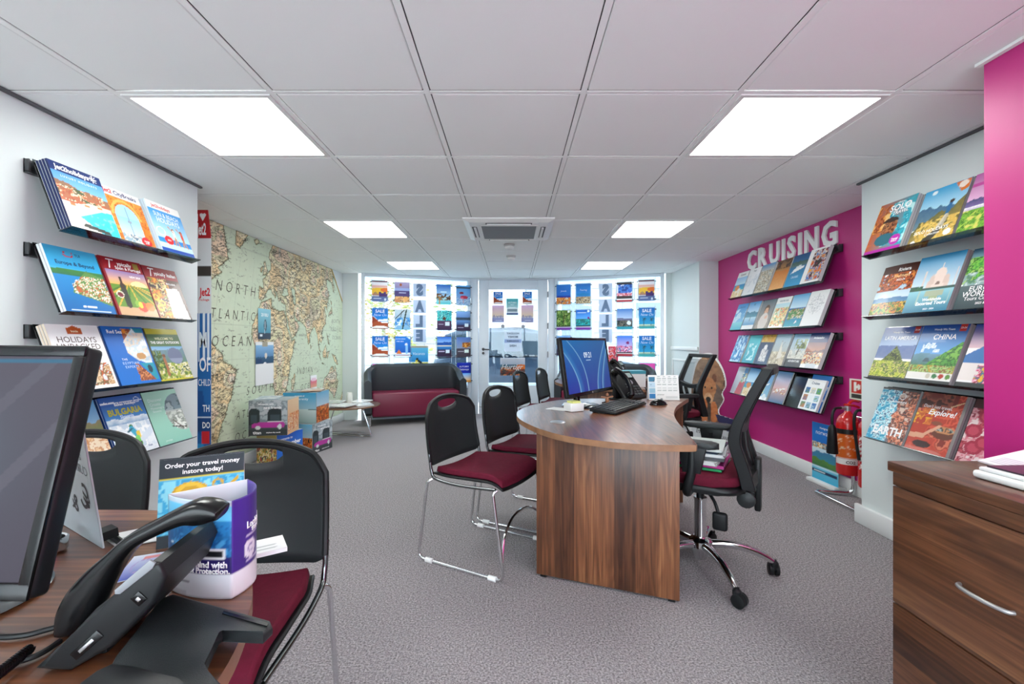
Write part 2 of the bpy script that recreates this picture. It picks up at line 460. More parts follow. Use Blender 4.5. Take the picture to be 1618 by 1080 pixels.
# --- covers with a picture of their own
def cover(kind, nx=52, ny=72):
    a = Art(nx, ny); r = kind
    if r == 'hotel_pool':
        a.grad('#8cc4ee', '#2f86d6', .45, 1); a.ridge(.66, .09, 3, 4, '#8a6a50', '#b05a34', .4, slope=-.12)
        a.spots(['#a34a2c', '#c77a4c', '#e7d3b5', '#6b5136', '#3f5534'], 12, (0, .42, .9, .64), 4, thr=.3)
        a.rect(0, 0, 1, .36, '#e9e2d6'); a.poly([(0, .12), (0, .30), (.55, .47), (1, .47), (1, .3)], '#d8cbb6')
        a.poly([(.25, .2), (.75, .38), (1, .4), (1, 0), (.62, 0)], '#35bcd3'); a.spots(['#2fb0cc', '#57d0de', '#7fe0e6'], 16, (.5, .05, 1, .3), 9, thr=.55)
        for i in range(5): a.rect(.15 + .14 * i, .36 + .015 * i, .24 + .14 * i, .39 + .015 * i, '#f3efe6' if i % 2 else '#b8743e')
        a.poly([(.25, .05), (.8, 0), (.78, .06), (.3, .11)], '#3a3f3a'); a.rect(0, .0, .5, .04, '#efeae0')
        a.rect(0, .855, 1, 1, '#17306f'); a.t('Jet2holidays', .42, .925, .135, bold=.03, maxw=.66); a.t('LUXURY HOLIDAYS', .5, .795, .062, space=1.35, bold=0, maxw=.84)
        for k in range(8):
            q = k * pi / 4; a.line(.83 + .035 * cos(q), .93 + .025 * sin(q), .83 + .075 * cos(q), .93 + .053 * sin(q), .018, '#ffffff')
        a.ell(.83, .93, .025, .018, '#ffffff')
    elif r == 'orange_arch':
        a.grad('#c96a1e', '#e7963a'); a.spots(['#b85a18', '#d9802c', '#f0a850'], 14, (0, 0, 1, .86), 3, thr=.45)
        a.rect(.2, .0, .78, .52, '#bfe0f4'); a.ell(.49, .5, .29, .24, '#9fd2f2'); a.ell(.49, .52, .36, .31, '#f2b35a', ring=.72, half='up')
        a.grad('#cfe6f3', '#8cc6ee', .1, .5, box=(.2, .78)); a.line(.5, .1, .5, .62, .035, '#6b7f95'); a.line(.5, .6, .5, .7, .015, '#6b7f95'); a.rect(.45, .42, .55, .47, '#8a98aa')
        a.spots(['#8fa9b8', '#d6d2c6', '#54708a'], 12, (.2, .06, .78, .22), 6); a.rect(0, 0, 1, .05, '#1c49a8'); a.rect(0, .05, 1, .07, '#ffffff')
        a.ell(.78, .14, .13, .085, '#d8232a'); a.rect(0, .86, 1, 1, '#f4f4f2'); a.t('Jet2', .2, .93, .13, '#d8232a', bold=.03); a.t('CityBreaks', .62, .93, .13, '#1c2b66', bold=.02, maxw=.56); a.t('FROM', .78, .15, .05); a.t('£179', .78, .115, .05)
    elif r == 'sun_beach':
        a.grad('#bfe6f6', '#2f97e0', .28, .86); a.grad('#3fa9e2', '#1d78cf', .12, .3); a.rect(0, .1, 1, .2, '#bfe3f2'); a.rect(0, .04, 1, .1, '#1c49a8'); a.rect(0, 0, 1, .04, '#5fb7e8')
        a.rect(0, .85, 1, 1, '#f6f6f4'); a.t('Jet2holidays', .42, .925, .115, '#d8232a', bold=.02, maxw=.7); a.t('SUN & BEACH', .5, .765, .12, sy=1.25, bold=.0, maxw=.8); a.t('HOLIDAYS', .5, .655, .145, sy=1.25, bold=.0, maxw=.8)
        a.ell(.16, .42, .13, .085, '#e9f5fb', ring=.7); a.ell(.32, .27, .13, .085, '#d8232a'); a.t('2024', .32, .27, .055)
        for x, c in ((.55, '#f6f1ec'), (.8, '#d94a36')):
            a.ell(x, .5, .04, .03, '#8a5a3c'); a.line(x, .47, x, .36, .09, c); a.line(x, .46, x - .12, .55, .03, '#c98a62'); a.line(x, .36, x - .05, .2, .04, '#c98a62'); a.line(x, .36, x + .07, .2, .04, '#c98a62')
    elif r == 'sea_town':
        a.grad('#2aa5d8', '#7fd0ee', .62, 1); a.grad('#0d63a8', '#2288c8', 0, .62); a.ridge(.66, .03, 3, 5, '#3d7d3a', '#2c6b48', .56)
        a.poly([(.25, .3), (.45, .5), (.65, .66), (1, .58), (1, .12), (.7, .2)], '#5c8a48'); a.spots(['#e8dcc4', '#c97a4a', '#f2ece0', '#3f6f3a', '#8aa95e', '#b5603c'], 18, (.3, .16, 1, .58), 8, thr=.22, mask=(a.v < .3 + .5 * a.u) & (a.v > .36 - .2 * a.u))
        a.grad('#27a3dc', '#48b7e6', .68, 1); a.t('Europe & Beyond', .5, .755, .105, '#12325f', bold=.02, maxw=.84); a.t('TUI', .6, .9, .07, '#12325f')
        a.ell(.42, .9, .1, .05, '#d8232a', ring=.5, half='dn'); a.ell(.36, .925, .02, .014, '#d8232a'); a.ell(.5, .925, .02, .014, '#d8232a'); a.ell(.38, .09, .03, .02, '#ffffff'); a.rect(.43, .08, .62, .1, '#e8f2f8'); a.rect(.1, .02, .9, .03, '#dfeef8')
    elif r == 'vineyard':
        a.grad('#f4b43a', '#8f7fc0', .5, .8); a.ell(.75, .55, .2, .08, '#ffe79a'); a.rect(0, .15, 1, .53, '#5f8a2a')
        for k in range(12):
            q = -1.2 + k * .26; a.line(.5 + .1 * q, .53, .5 + 1.0 * q, .16, .035, '#c9a53a' if k % 2 else '#3e6a22')
        a.rect(0, 0, 1, .15, '#c8a27a'); a.line(.33, .18, .33, .52, .13, '#2b2a22'); a.line(.33, .5, .33, .66, .05, '#3a1f1a'); a.rect(.27, .2, .4, .36, '#1d2a1c')
        a.ell(.2, .36, .09, .06, '#e8e2d0', ring=.5); a.ell(.2, .35, .07, .04, '#6d1020'); a.ell(.66, .17, .14, .09, '#d2452a'); a.ell(.85, .18, .12, .08, '#e77a2a'); a.ell(.56, .22, .08, .06, '#7fae3a'); a.ell(.62, .2, .05, .06, '#f2cf3a')
        a.rect(0, .79, 1, 1, '#9a1424'); a.rect(0, 0, .04, 1, '#8a1020'); a.t('T', .17, .89, .3, shear=.3, bold=0); a.t('ypically', .55, .91, .12, shear=.1, maxw=.5); a.t('Spain & Portugal', .62, .835, .095, maxw=.66); a.rect(.78, .86, .92, .96, '#9a8a3a'); a.t('NEW 2024', .72, .7, .06)
    elif r == 'italian_food':
        a.grad('#3a1d12', '#5a2a18'); a.spots(['#e9a02a', '#c2611e', '#6b8a2a', '#7a1d14', '#e7c98a', '#2a1710'], 8, (0, 0, .6, .78), 7); a.poly([(.42, .03), (.5, .6), (.86, .62), (.95, .0)], '#eef1f2'); a.spots(['#e7ecee', '#f8fafa', '#cfd6d8'], 5, (.5, .05, .9, .58), 2, thr=.2)
        for x, y in ((.1, .4), (.22, .3), (.14, .2)): a.ell(x, y, .1, .06, '#f0b93a', ring=.3)
        a.rect(0, .78, 1, 1, '#9a1424'); a.rect(0, 0, .03, 1, '#8a1020'); a.t('T', .18, .89, .3, shear=.3, bold=0); a.t('ypically Italian', .62, .88, .12, shear=.1, maxw=.66); a.t('INCLUSIVE', .7, .7, .06)
    elif r == 'white_unpacked':
        a.grad('#f1f2f2', '#fafafa'); a.spots(['#d8b48a', '#b98a5a', '#e9d3b0', '#7a6a4a', '#c25a2a', '#dfe6ea'], 9, (.04, .05, .96, .4), 4); a.rect(.36, .86, .64, .95, '#c2571c'); a.poly([(.4, .95), (.5, .99), (.6, .95)], '#c2571c'); a.t('Inside', .5, .9, .06, '#fff2d0')
        a.t('HOLIDAYS', .5, .77, .16, '#5b4a44', bold=0, maxw=.8); a.t('UNPACKED', .5, .66, .16, '#5b4a44', bold=0, maxw=.84); a.t('DISCOVER MORE', .5, .55, .06, '#8a7a70', bold=0)
    elif r == 'egypt_blue':
        a.grad('#1173cf', '#0d62bd'); a.poly([(.45, .97), (.62, .97), (.6, .7), (.42, .72)], '#9a4a2a'); a.spots(['#8a3f22', '#d98a4a', '#3f2a1e', '#e7c07a'], 10, (.42, .72, .72, .97), 3, mask=(a.v > 1.4 - 1.0 * a.u)); a.poly([(.66, .98), (.98, .98), (.95, .8), (.74, .78)], '#1c8aa0')
        a.poly([(.4, .72), (.72, .98), (.98, .6), (.95, .3), (.7, .38), (.5, .5)], '#dfe9ee'); a.spots(['#f6fafb', '#cfdfe8', '#e8d9c8', '#b9c9d4'], 7, (.42, .4, .98, .9), 5, mask=(a.v < .5 + .62 * a.u) & (a.v > .85 - .75 * a.u) & (a.u > .42)); a.ell(.72, .48, .12, .06, '#c2905a')
        a.poly([(.55, .36), (.9, .05), (.5, .05)], '#9a4f2c'); a.spots(['#b96a3a', '#7a3a20', '#d98f58'], 16, (.5, .05, .8, .36), 6, thr=.3, mask=(a.v < .85 - .88 * a.u)); a.poly([(.62, .36), (.98, .36), (.98, .05), (.9, .05)], '#1f9ab2'); a.ell(.83, .25, .06, .07, '#173a4a')
        a.t('Red Sea', .27, .91, .11, bold=.02); a.ell(.5, .915, .05, .035, '#e58a1f'); a.t('THE', .28, .43, .065, space=1.2, bold=0); a.t('EGYPTIAN', .4, .365, .075, '#d6ecff', space=1.2, bold=0); a.t('EXPERTS', .4, .3, .075, '#d6ecff', space=1.2, bold=0)
    elif r == 'great_outdoors':
        a.grad('#cfe2ea', '#6fa6d0', .35, .66); a.ridge(.62, .12, 3, 3, '#6c8a9a', '#5d7f4a', .2); a.spots(['#5d7a2e', '#9ab04a', '#c9c06a', '#e9e6c8', '#3f5a2a'], 12, (0, 0, 1, .34), 6); a.ell(.68, .47, .22, .16, '#6a7390'); a.ell(.68, .42, .2, .1, '#8a93ae', half='dn')
        a.line(.32, .42, .3, .12, .08, '#a86a44'); a.ell(.33, .48, .05, .035, '#7a4a30'); a.spots(['#4a6a2a', '#2f4a22', '#7a8a4a'], 14, (0, .2, .28, .58), 8, thr=.3); a.rect(0, .66, 1, .9, '#54774a'); a.rect(0, .9, 1, 1, '#c9c22a'); a.rect(0, 0, .05, 1, '#3a3f1e'); a.rect(0, 0, 1, .04, '#cfc62e')
        a.t('WELCOME TO', .52, .81, .085, '#eef0c2', maxw=.7); a.t('THE GREAT OUTDOORS', .52, .735, .085, '#ffffff', bold=.03, maxw=.86)
    elif r == 'rock_coast':
        a.grad('#9ec8e6', '#4a9ad6', .5, 1); a.ridge(.66, .12, 4, 3, '#8a7a5a', '#6a7a3a', .5); a.rect(0, .47, 1, .5, '#f6f4ee'); a.spots(['#d9a36a', '#e9c79a', '#c98a58', '#f0dcc0'], 9, (0, 0, 1, .47), 5); a.rect(0, 0, 1, .03, '#ffffff')
    elif r == 'snowboard':
        a.grad('#3f8fd6', '#0b4ca6', .55, 1); a.ridge(.62, .08, 4, 4, '#e9f2f8', '#5f94c2', .5); a.rect(0, 0, 1, .52, '#eaf1f7'); a.spots(['#dbe6f0', '#f7fafc', '#c8d8e6'], 6, (0, 0, 1, .52), 3, thr=.3); a.poly([(0, .3), (.5, .2), (1, .42), (1, .3), (.5, .08), (0, .18)], '#d5e2ee')
        a.ell(.5, .46, .05, .035, '#2a7a3a'); a.line(.5, .42, .58, .3, .13, '#2aa6c8'); a.line(.62, .34, .62, .28, .09, '#e9c62a'); a.line(.56, .26, .5, .15, .09, '#58c22a'); a.line(.58, .27, .6, .15, .08, '#58c22a'); a.line(.42, .1, .62, .17, .04, '#2a3a2a'); a.line(.5, .42, .4, .38, .04, '#1f5a6a')
        a.ridge(.9, .03, 5, 8, '#ffffff', '#e0ecf6', .875); a.rect(0, .84, 1, .875, '#1a5fb8'); a.t('Balkan Holidays', .55, .86, .08, maxw=.56, bold=.03); a.t('BULGARIA', .5, .735, .18, '#c9c21e', bold=.04, maxw=.82); a.t('Slovenia', .5, .645, .1, '#d6eaff', bold=.03); a.ell(.86, .9, .07, .05, '#dfeaf6', ring=.6); a.t('Visit', .8, .08, .06, '#1a4a8a')
    elif r == 'mint_circle':
        a.grad('#8fcdb8', '#a9d9c4'); a.ell(.9, .55, .42, .36, '#6a8088'); m = ((a.u - .9) / .42) ** 2 + ((a.v - .55) / .36) ** 2 <= 1
        a.spots(['#7a8f98', '#52686f', '#9fb0b2'], 6, (0, .58, 1, .95), 4, mask=m); a.put(m & (a.v < .6), '#b9c2bc'); a.spots(['#cfd6cc', '#a8b0a6', '#8d948a', '#e6e9e2'], 9, (0, .2, 1, .58), 5, mask=m); a.line(.55, .3, .95, .24, .03, '#3f3a34'); a.line(.62, .42, .86, .22, .03, '#5a4a3a')
        a.t('Discover', .3, .84, .11, '#e6f6ee', bold=0); a.t('Croatia', .27, .76, .1, '#e6f6ee', bold=0); a.t('Montenegro', .3, .69, .075, '#e6f6ee', bold=0, maxw=.42); a.t('Slovenia', .26, .63, .075, '#e6f6ee', bold=0); a.t('prestige', .3, .07, .06, '#e6f6ee', bold=0)
    elif r == 'solo_face':
        a.hgrad('#b8531c', '#1fa0b4'); a.spots(['#c9702a', '#8a3a16', '#e9a04a', '#f0c27a'], 6, (0, .1, .45, .95), 3, thr=.2, mask=a.u < .55 - .2 * a.v); a.spots(['#2ab2c6', '#1788a0', '#7fd6de', '#bfe9ea'], 7, (.4, .1, 1, .95), 4, thr=.3)
        a.ell(.5, .46, .2, .2, '#a0623c'); a.spots(['#7a4226', '#b87a4c', '#5a2c1a', '#c98f60'], 10, (.3, .28, .7, .62), 5, mask=((a.u - .5) / .2) ** 2 + ((a.v - .46) / .2) ** 2 <= 1); a.ell(.48, .57, .22, .1, '#3a2a22', half='up'); a.ell(.46, .24, .26, .12, '#2a6a7a'); a.ell(.44, .5, .035, .015, '#1a1412'); a.ell(.58, .5, .035, .015, '#1a1412'); a.line(.52, .48, .53, .42, .03, '#6a3a22'); a.ell(.52, .37, .06, .012, '#5a241c')
        a.rect(0, 0, 1, .06, '#b01fa0'); a.ell(.78, .19, .14, .1, '#c022a8'); a.t('SOLO', .62, .85, .22, bold=.03); a.t('TRAVEL', .66, .745, .12, bold=.02); a.t('Solos', .6, .945, .07, bold=.02); a.t('Travel', .78, .2, .07, bold=.03); a.t('SOLO', .78, .16, .06, bold=.03)
    elif r == 'solo_rocks':
        a.grad('#bfe6f2', '#1f9fd6', .5, 1); a.ridge(.62, .16, 3, 9, '#3f6a8a', '#6a8a9a', .3, slope=-.1); a.ridge(.5, .18, 4, 5, '#6b6a3a', '#a88f4a', .0, slope=.3); a.poly([(.2, .2), (.6, .45), (1, .4), (1, .0), (.3, .0)], '#d8b458'); a.spots(['#c9a248', '#e7c86a', '#8a7a3a', '#5a5a2a'], 8, (.1, 0, 1, .42), 6, thr=.25)
        a.line(.72, .64, .7, .44, .09, '#2a6a9a'); a.ell(.73, .68, .045, .03, '#3a2418'); a.line(.7, .44, .6, .26, .07, '#cfc8b4'); a.line(.73, .44, .68, .24, .06, '#b8b09a'); a.poly([(.3, .06), (.62, .26), (.7, .2), (.5, .0)], '#3a3a30')
        a.poly([(.66, 1), (1, 1), (1, .84), (.86, .8)], '#d9711e'); a.ell(.85, .93, .1, .06, '#f2e6da'); a.ell(.24, .93, .06, .04, '#e8f4fa'); a.t('SOLO HOLIDAYS', .46, .23, .1, shear=.1, bold=.015, maxw=.76); a.t('Collection', .52, .165, .08, bold=.01); a.ell(.86, .13, .08, .055, '#f2f2ee'); a.ell(.12, .06, .06, .04, '#f2f2ee')
    elif r == 'pink_tea':
        a.grad('#e7b8dc', '#b05aa0', .55, 1); a.rect(0, .78, 1, .84, '#c0489a'); a.ridge(.56, .1, 3, 6, '#4a4a7a', '#7a6aa0', .45); a.ridge(.46, .06, 4, 3, '#e6e0ea', '#b0a8c8', .36); a.spots(['#5a9a2a', '#7fb83a', '#3f7a22', '#a9cc4a', '#d9d26a'], 11, (0, 0, 1, .4), 5)
    elif r == 'autumn':
        a.grad('#d6e6f0', '#8fb6cf', .3, .75); a.ridge(.36, .04, 3, 4, '#4a7aa8', '#6a98b8', .25); a.spots(['#8a3a1c', '#c25a22', '#5a2414', '#e08a3a'], 9, (0, .5, 1, 1), 5, thr=.25); a.rect(0, .84, 1, 1, '#4a2418'); a.spots(['#3f6a3a', '#8aa03a', '#c97a3a', '#2a4a3a', '#d9b24a'], 12, (0, .05, 1, .27), 6)
        a.t('Riviera', .62, .9, .12, bold=.02); a.t('Journeys', .6, .78, .12, '#ffd9a0', bold=.01); a.t('2023-24', .6, .7, .07, bold=.01); a.rect(0, 0, 1, .05, '#2a2620')
    elif r == 'white_dome':
        a.grad('#dff0f4', '#1b86b8', .3, 1); a.grad('#12708f', '#8fc8d4', 0, .38)
        def dome(x, y, s, c):
            a.rect(x - .1 * s, y - .1 * s, x + .1 * s, y + .02 * s, c); a.ell(x, y + .06 * s, .09 * s, .09 * s, c); a.line(x, y + .1 * s, x, y + .2 * s, .012 * s, c)
        for k in (-1, 1):
            a.line(.6 + k * .34, .42, .6 + k * .34, .72, .025, '#d9c8c0'); a.line(.6 + k * .34, .38, .6 + k * .34, .14, .02, '#a9c0b8')
        a.rect(.36, .42, .84, .53, '#dcc6bc'); dome(.6, .56, 1.35, '#e6d2c8'); dome(.44, .54, .6, '#d6bfb4'); dome(.76, .54, .6, '#d6bfb4'); a.ell(.6, .47, .05, .05, '#8a7068', half='up')
        a.rect(.0, .385, 1, .42, '#3a5a52'); a.spots(['#3a6a4a', '#28504a'], 14, (0, .39, .3, .47), 3, thr=.2); a.rect(.4, .27, .8, .37, '#a9b49a'); a.ell(.6, .27, .1, .09, '#9fb08a', half='dn')
        a.t('Worldwide', .6, .215, .09, bold=.03); a.t('Escorted Tours', .6, .15, .105, bold=.03, maxw=.7); a.t('2023 - 2024', .6, .05, .05)
    elif r == 'europe_green':
        a.grad('#9fc8d0', '#2a5a78', .7, 1); a.spots(['#3f9a3a', '#7ac24a', '#2a6a2a', '#a9d46a', '#5a8a6a'], 8, (0, .42, 1, .86), 4); a.spots(['#8fb0b0', '#c6d6d4', '#6a8a8a'], 6, (0, .36, .5, .6), 7, thr=.3); a.grad('#2e4148', '#5a6e70', 0, .4); a.rect(.55, .42, .9, .47, '#c8ced0')
        a.t('EUROPE &', .5, .34, .14, bold=.01, maxw=.7); a.t('WORLDWIDE', .54, .255, .15, shear=.05, bold=.01, maxw=.9); a.t('Tours Collection', .5, .18, .1, bold=.01); a.t('2023 & 2024', .55, .1, .06)
    elif r == 'latin':
        a.grad('#bcd2ea', '#123f9a', .55, 1); a.ridge(.66, .07, 3, 3, '#5a72a8', '#7a8ab0', .4); a.poly([(.2, .3), (.5, .64), (.62, .55), (.85, .3)], '#5a6a34'); a.spots(['#6b7a34', '#3f4a24', '#8a9a44', '#2f3a20'], 12, (.2, .25, .85, .64), 4, mask=(a.v < .62 - .6 * np.abs(a.u - .5) * 1.6)); a.spots(['#c2c84a', '#8aa03a', '#e0d878', '#5a7a2a', '#a09a6a'], 13, (0, .05, 1, .36), 6)
        a.rect(0, 0, 1, .05, '#3a3f40'); a.t('LATIN AMERICA', .52, .79, .13, bold=.01, maxw=.84); a.t('Wendy Wu Tours', .5, .9, .06); a.rect(.82, .88, .96, 1, '#b8281e'); a.t('22-24', .89, .94, .05, maxw=.12)
    elif r == 'china':
        a.grad('#6fb0e6', '#0b3f96', .45, 1); a.spots(['#e6f0f8', '#b8d4ee', '#ffffff'], 8, (.15, .52, .55, .76), 4, thr=.45); a.ridge(.5, .06, 3, 7, '#6a94b0', '#4a7a6a', .3); a.poly([(.35, .3), (.7, .5), (1, .72), (1, .26)], '#3f8a3a'); a.spots(['#4f9a3a', '#2f6a2a', '#7ab84a'], 13, (.4, .26, 1, .7), 5, mask=(a.v < .1 + .62 * a.u)); a.rect(0, .06, 1, .18, '#e9e6e0'); a.spots(['#c99a3a', '#6a9a4a', '#b0c87a', '#8a6a3a'], 14, (0, .18, 1, .3), 6)
        for k, c in enumerate(('#c9c2b0', '#3a7a4a', '#b03a2a', '#5a8a3a')): a.ell(.5 + .14 * k, .12, .055, .04, c)
        a.poly([(.25, .36), (.42, .36), (.38, .42), (.3, .42)], '#3f5a66'); a.rect(0, 0, 1, .05, '#3a3f40'); a.t('CHINA', .56, .79, .16, shear=.08, bold=.01); a.t('Wendy Wu Tours', .5, .92, .06); a.rect(.82, .88, .96, 1, '#d0321e'); a.t('23-24', .89, .94, .05, maxw=.12)
    elif r == 'fuji':
        a.grad('#e9c8d0', '#0f4aa8', .62, 1); a.poly([(0, .5), (.5, .76), (.62, .76), (1, .52), (1, .36), (0, .36)], '#3f78b8'); a.poly([(.4, .7), (.5, .76), (.62, .76), (.72, .7), (.6, .66)], '#f0f0f4'); a.rect(0, .1, 1, .38, '#efe8e4'); a.ell(.7, .2, .3, .18, '#c8508a'); a.spots(['#d83a6a', '#e98ab0', '#f4d0da', '#b02a4a', '#3a7a9a', '#f2c23a'], 9, (.3, .06, 1, .36), 5, thr=.15); a.rect(0, 0, 1, .08, '#3a3f40'); a.t('JAPAN', .5, .86, .15)
    elif r == 'earth':
        a.hgrad('#2a8ab0', '#8a5a48'); a.spots(['#2f9ac2', '#7fd0e0', '#dff2f6', '#155a86', '#b8e6ee'], 13, (0, 0, .55, 1), 3, mask=a.u < .42 + .3 * fbm(a.v * 5, a.v * 0, 8)); a.spots(['#7a4a3a', '#c96a48', '#e8a080', '#4a3a3a', '#a05a48', '#d8c0b0'], 9, (.3, 0, 1, 1), 6, mask=a.u >= .42 + .3 * fbm(a.v * 5, a.v * 0, 8)); a.rect(0, .96, 1, 1, '#4a4a4a')
        a.t('EARTH', .52, .2, .27, bold=.035, maxw=.76); a.t('&', .52, .1, .05); a.ell(.6, .86, .09, .06, '#ffffff', ring=.6); a.t('Adventure', .56, .76, .09, bold=.02)
    elif r == 'explore_red':
        a.grad('#c8432a', '#a83222'); a.spots(['#d8563a', '#b03a24', '#e07a5a', '#8a2a1c'], 4, (0, 0, 1, 1), 3, thr=.3); a.spots(['#e8a82a', '#d8722a', '#c05a22', '#f2c84a'], 7, (0, .45, .4, .95), 5, thr=.35); a.rect(0, .8, .8, 1, '#7a2a20'); a.spots(['#7a3a2a', '#a0503a', '#4a2018'], 6, (0, .72, .7, 1), 7, thr=.3)
        a.ell(.72, .36, .24, .11, '#6a3420'); a.ell(.72, .41, .22, .06, '#c98a5a'); a.spots(['#2a3a3a', '#a8b0a8', '#6a4a3a'], 14, (.52, .38, .92, .45), 3, thr=.3, mask=((a.u - .72) / .2) ** 2 + ((a.v - .41) / .05) ** 2 <= 1); a.ell(.52, .5, .12, .035, '#8a4a30'); a.line(.0, .24, .3, .26, .12, '#e2a888'); a.line(.3, .26, .6, .46, .07, '#e2a888'); a.ell(.35, .12, .2, .06, '#3a1a14'); a.line(.7, .8, .95, .9, .03, '#e8c090'); a.rect(.93, 0, 1, 1, '#8a8482')
        a.t("Don't just travel,", .42, .77, .1, shear=.2, bold=0, maxw=.62); a.t('Explore!', .55, .68, .17, shear=.25, bold=.02, maxw=.7)
    elif r == 'pink_flowers':
        a.grad('#d9a0a8', '#7a2430'); a.spots(['#c24a5a', '#9a1f38', '#e8b0b8', '#d87a8a', '#f0dcdc'], 7, (0, 0, 1, 1), 4); 
        for x, y in ((.3, .75), (.6, .8), (.5, .55), (.75, .3), (.25, .25), (.4, .35), (.15, .5)):
            a.ell(x, y, .16, .11, '#a81c40'); a.ell(x, y, .1, .07, '#c8405c')
        a.ell(.85, .45, .1, .08, '#e9eef2'); a.ell(.8, .38, .06, .05, '#2a4a8a'); a.rect(0, .86, 1, 1, '#4a1c20'); a.rect(.3, .1, .9, .11, '#ffffff'); a.rect(.3, .06, .8, .07, '#ffffff')
    return a

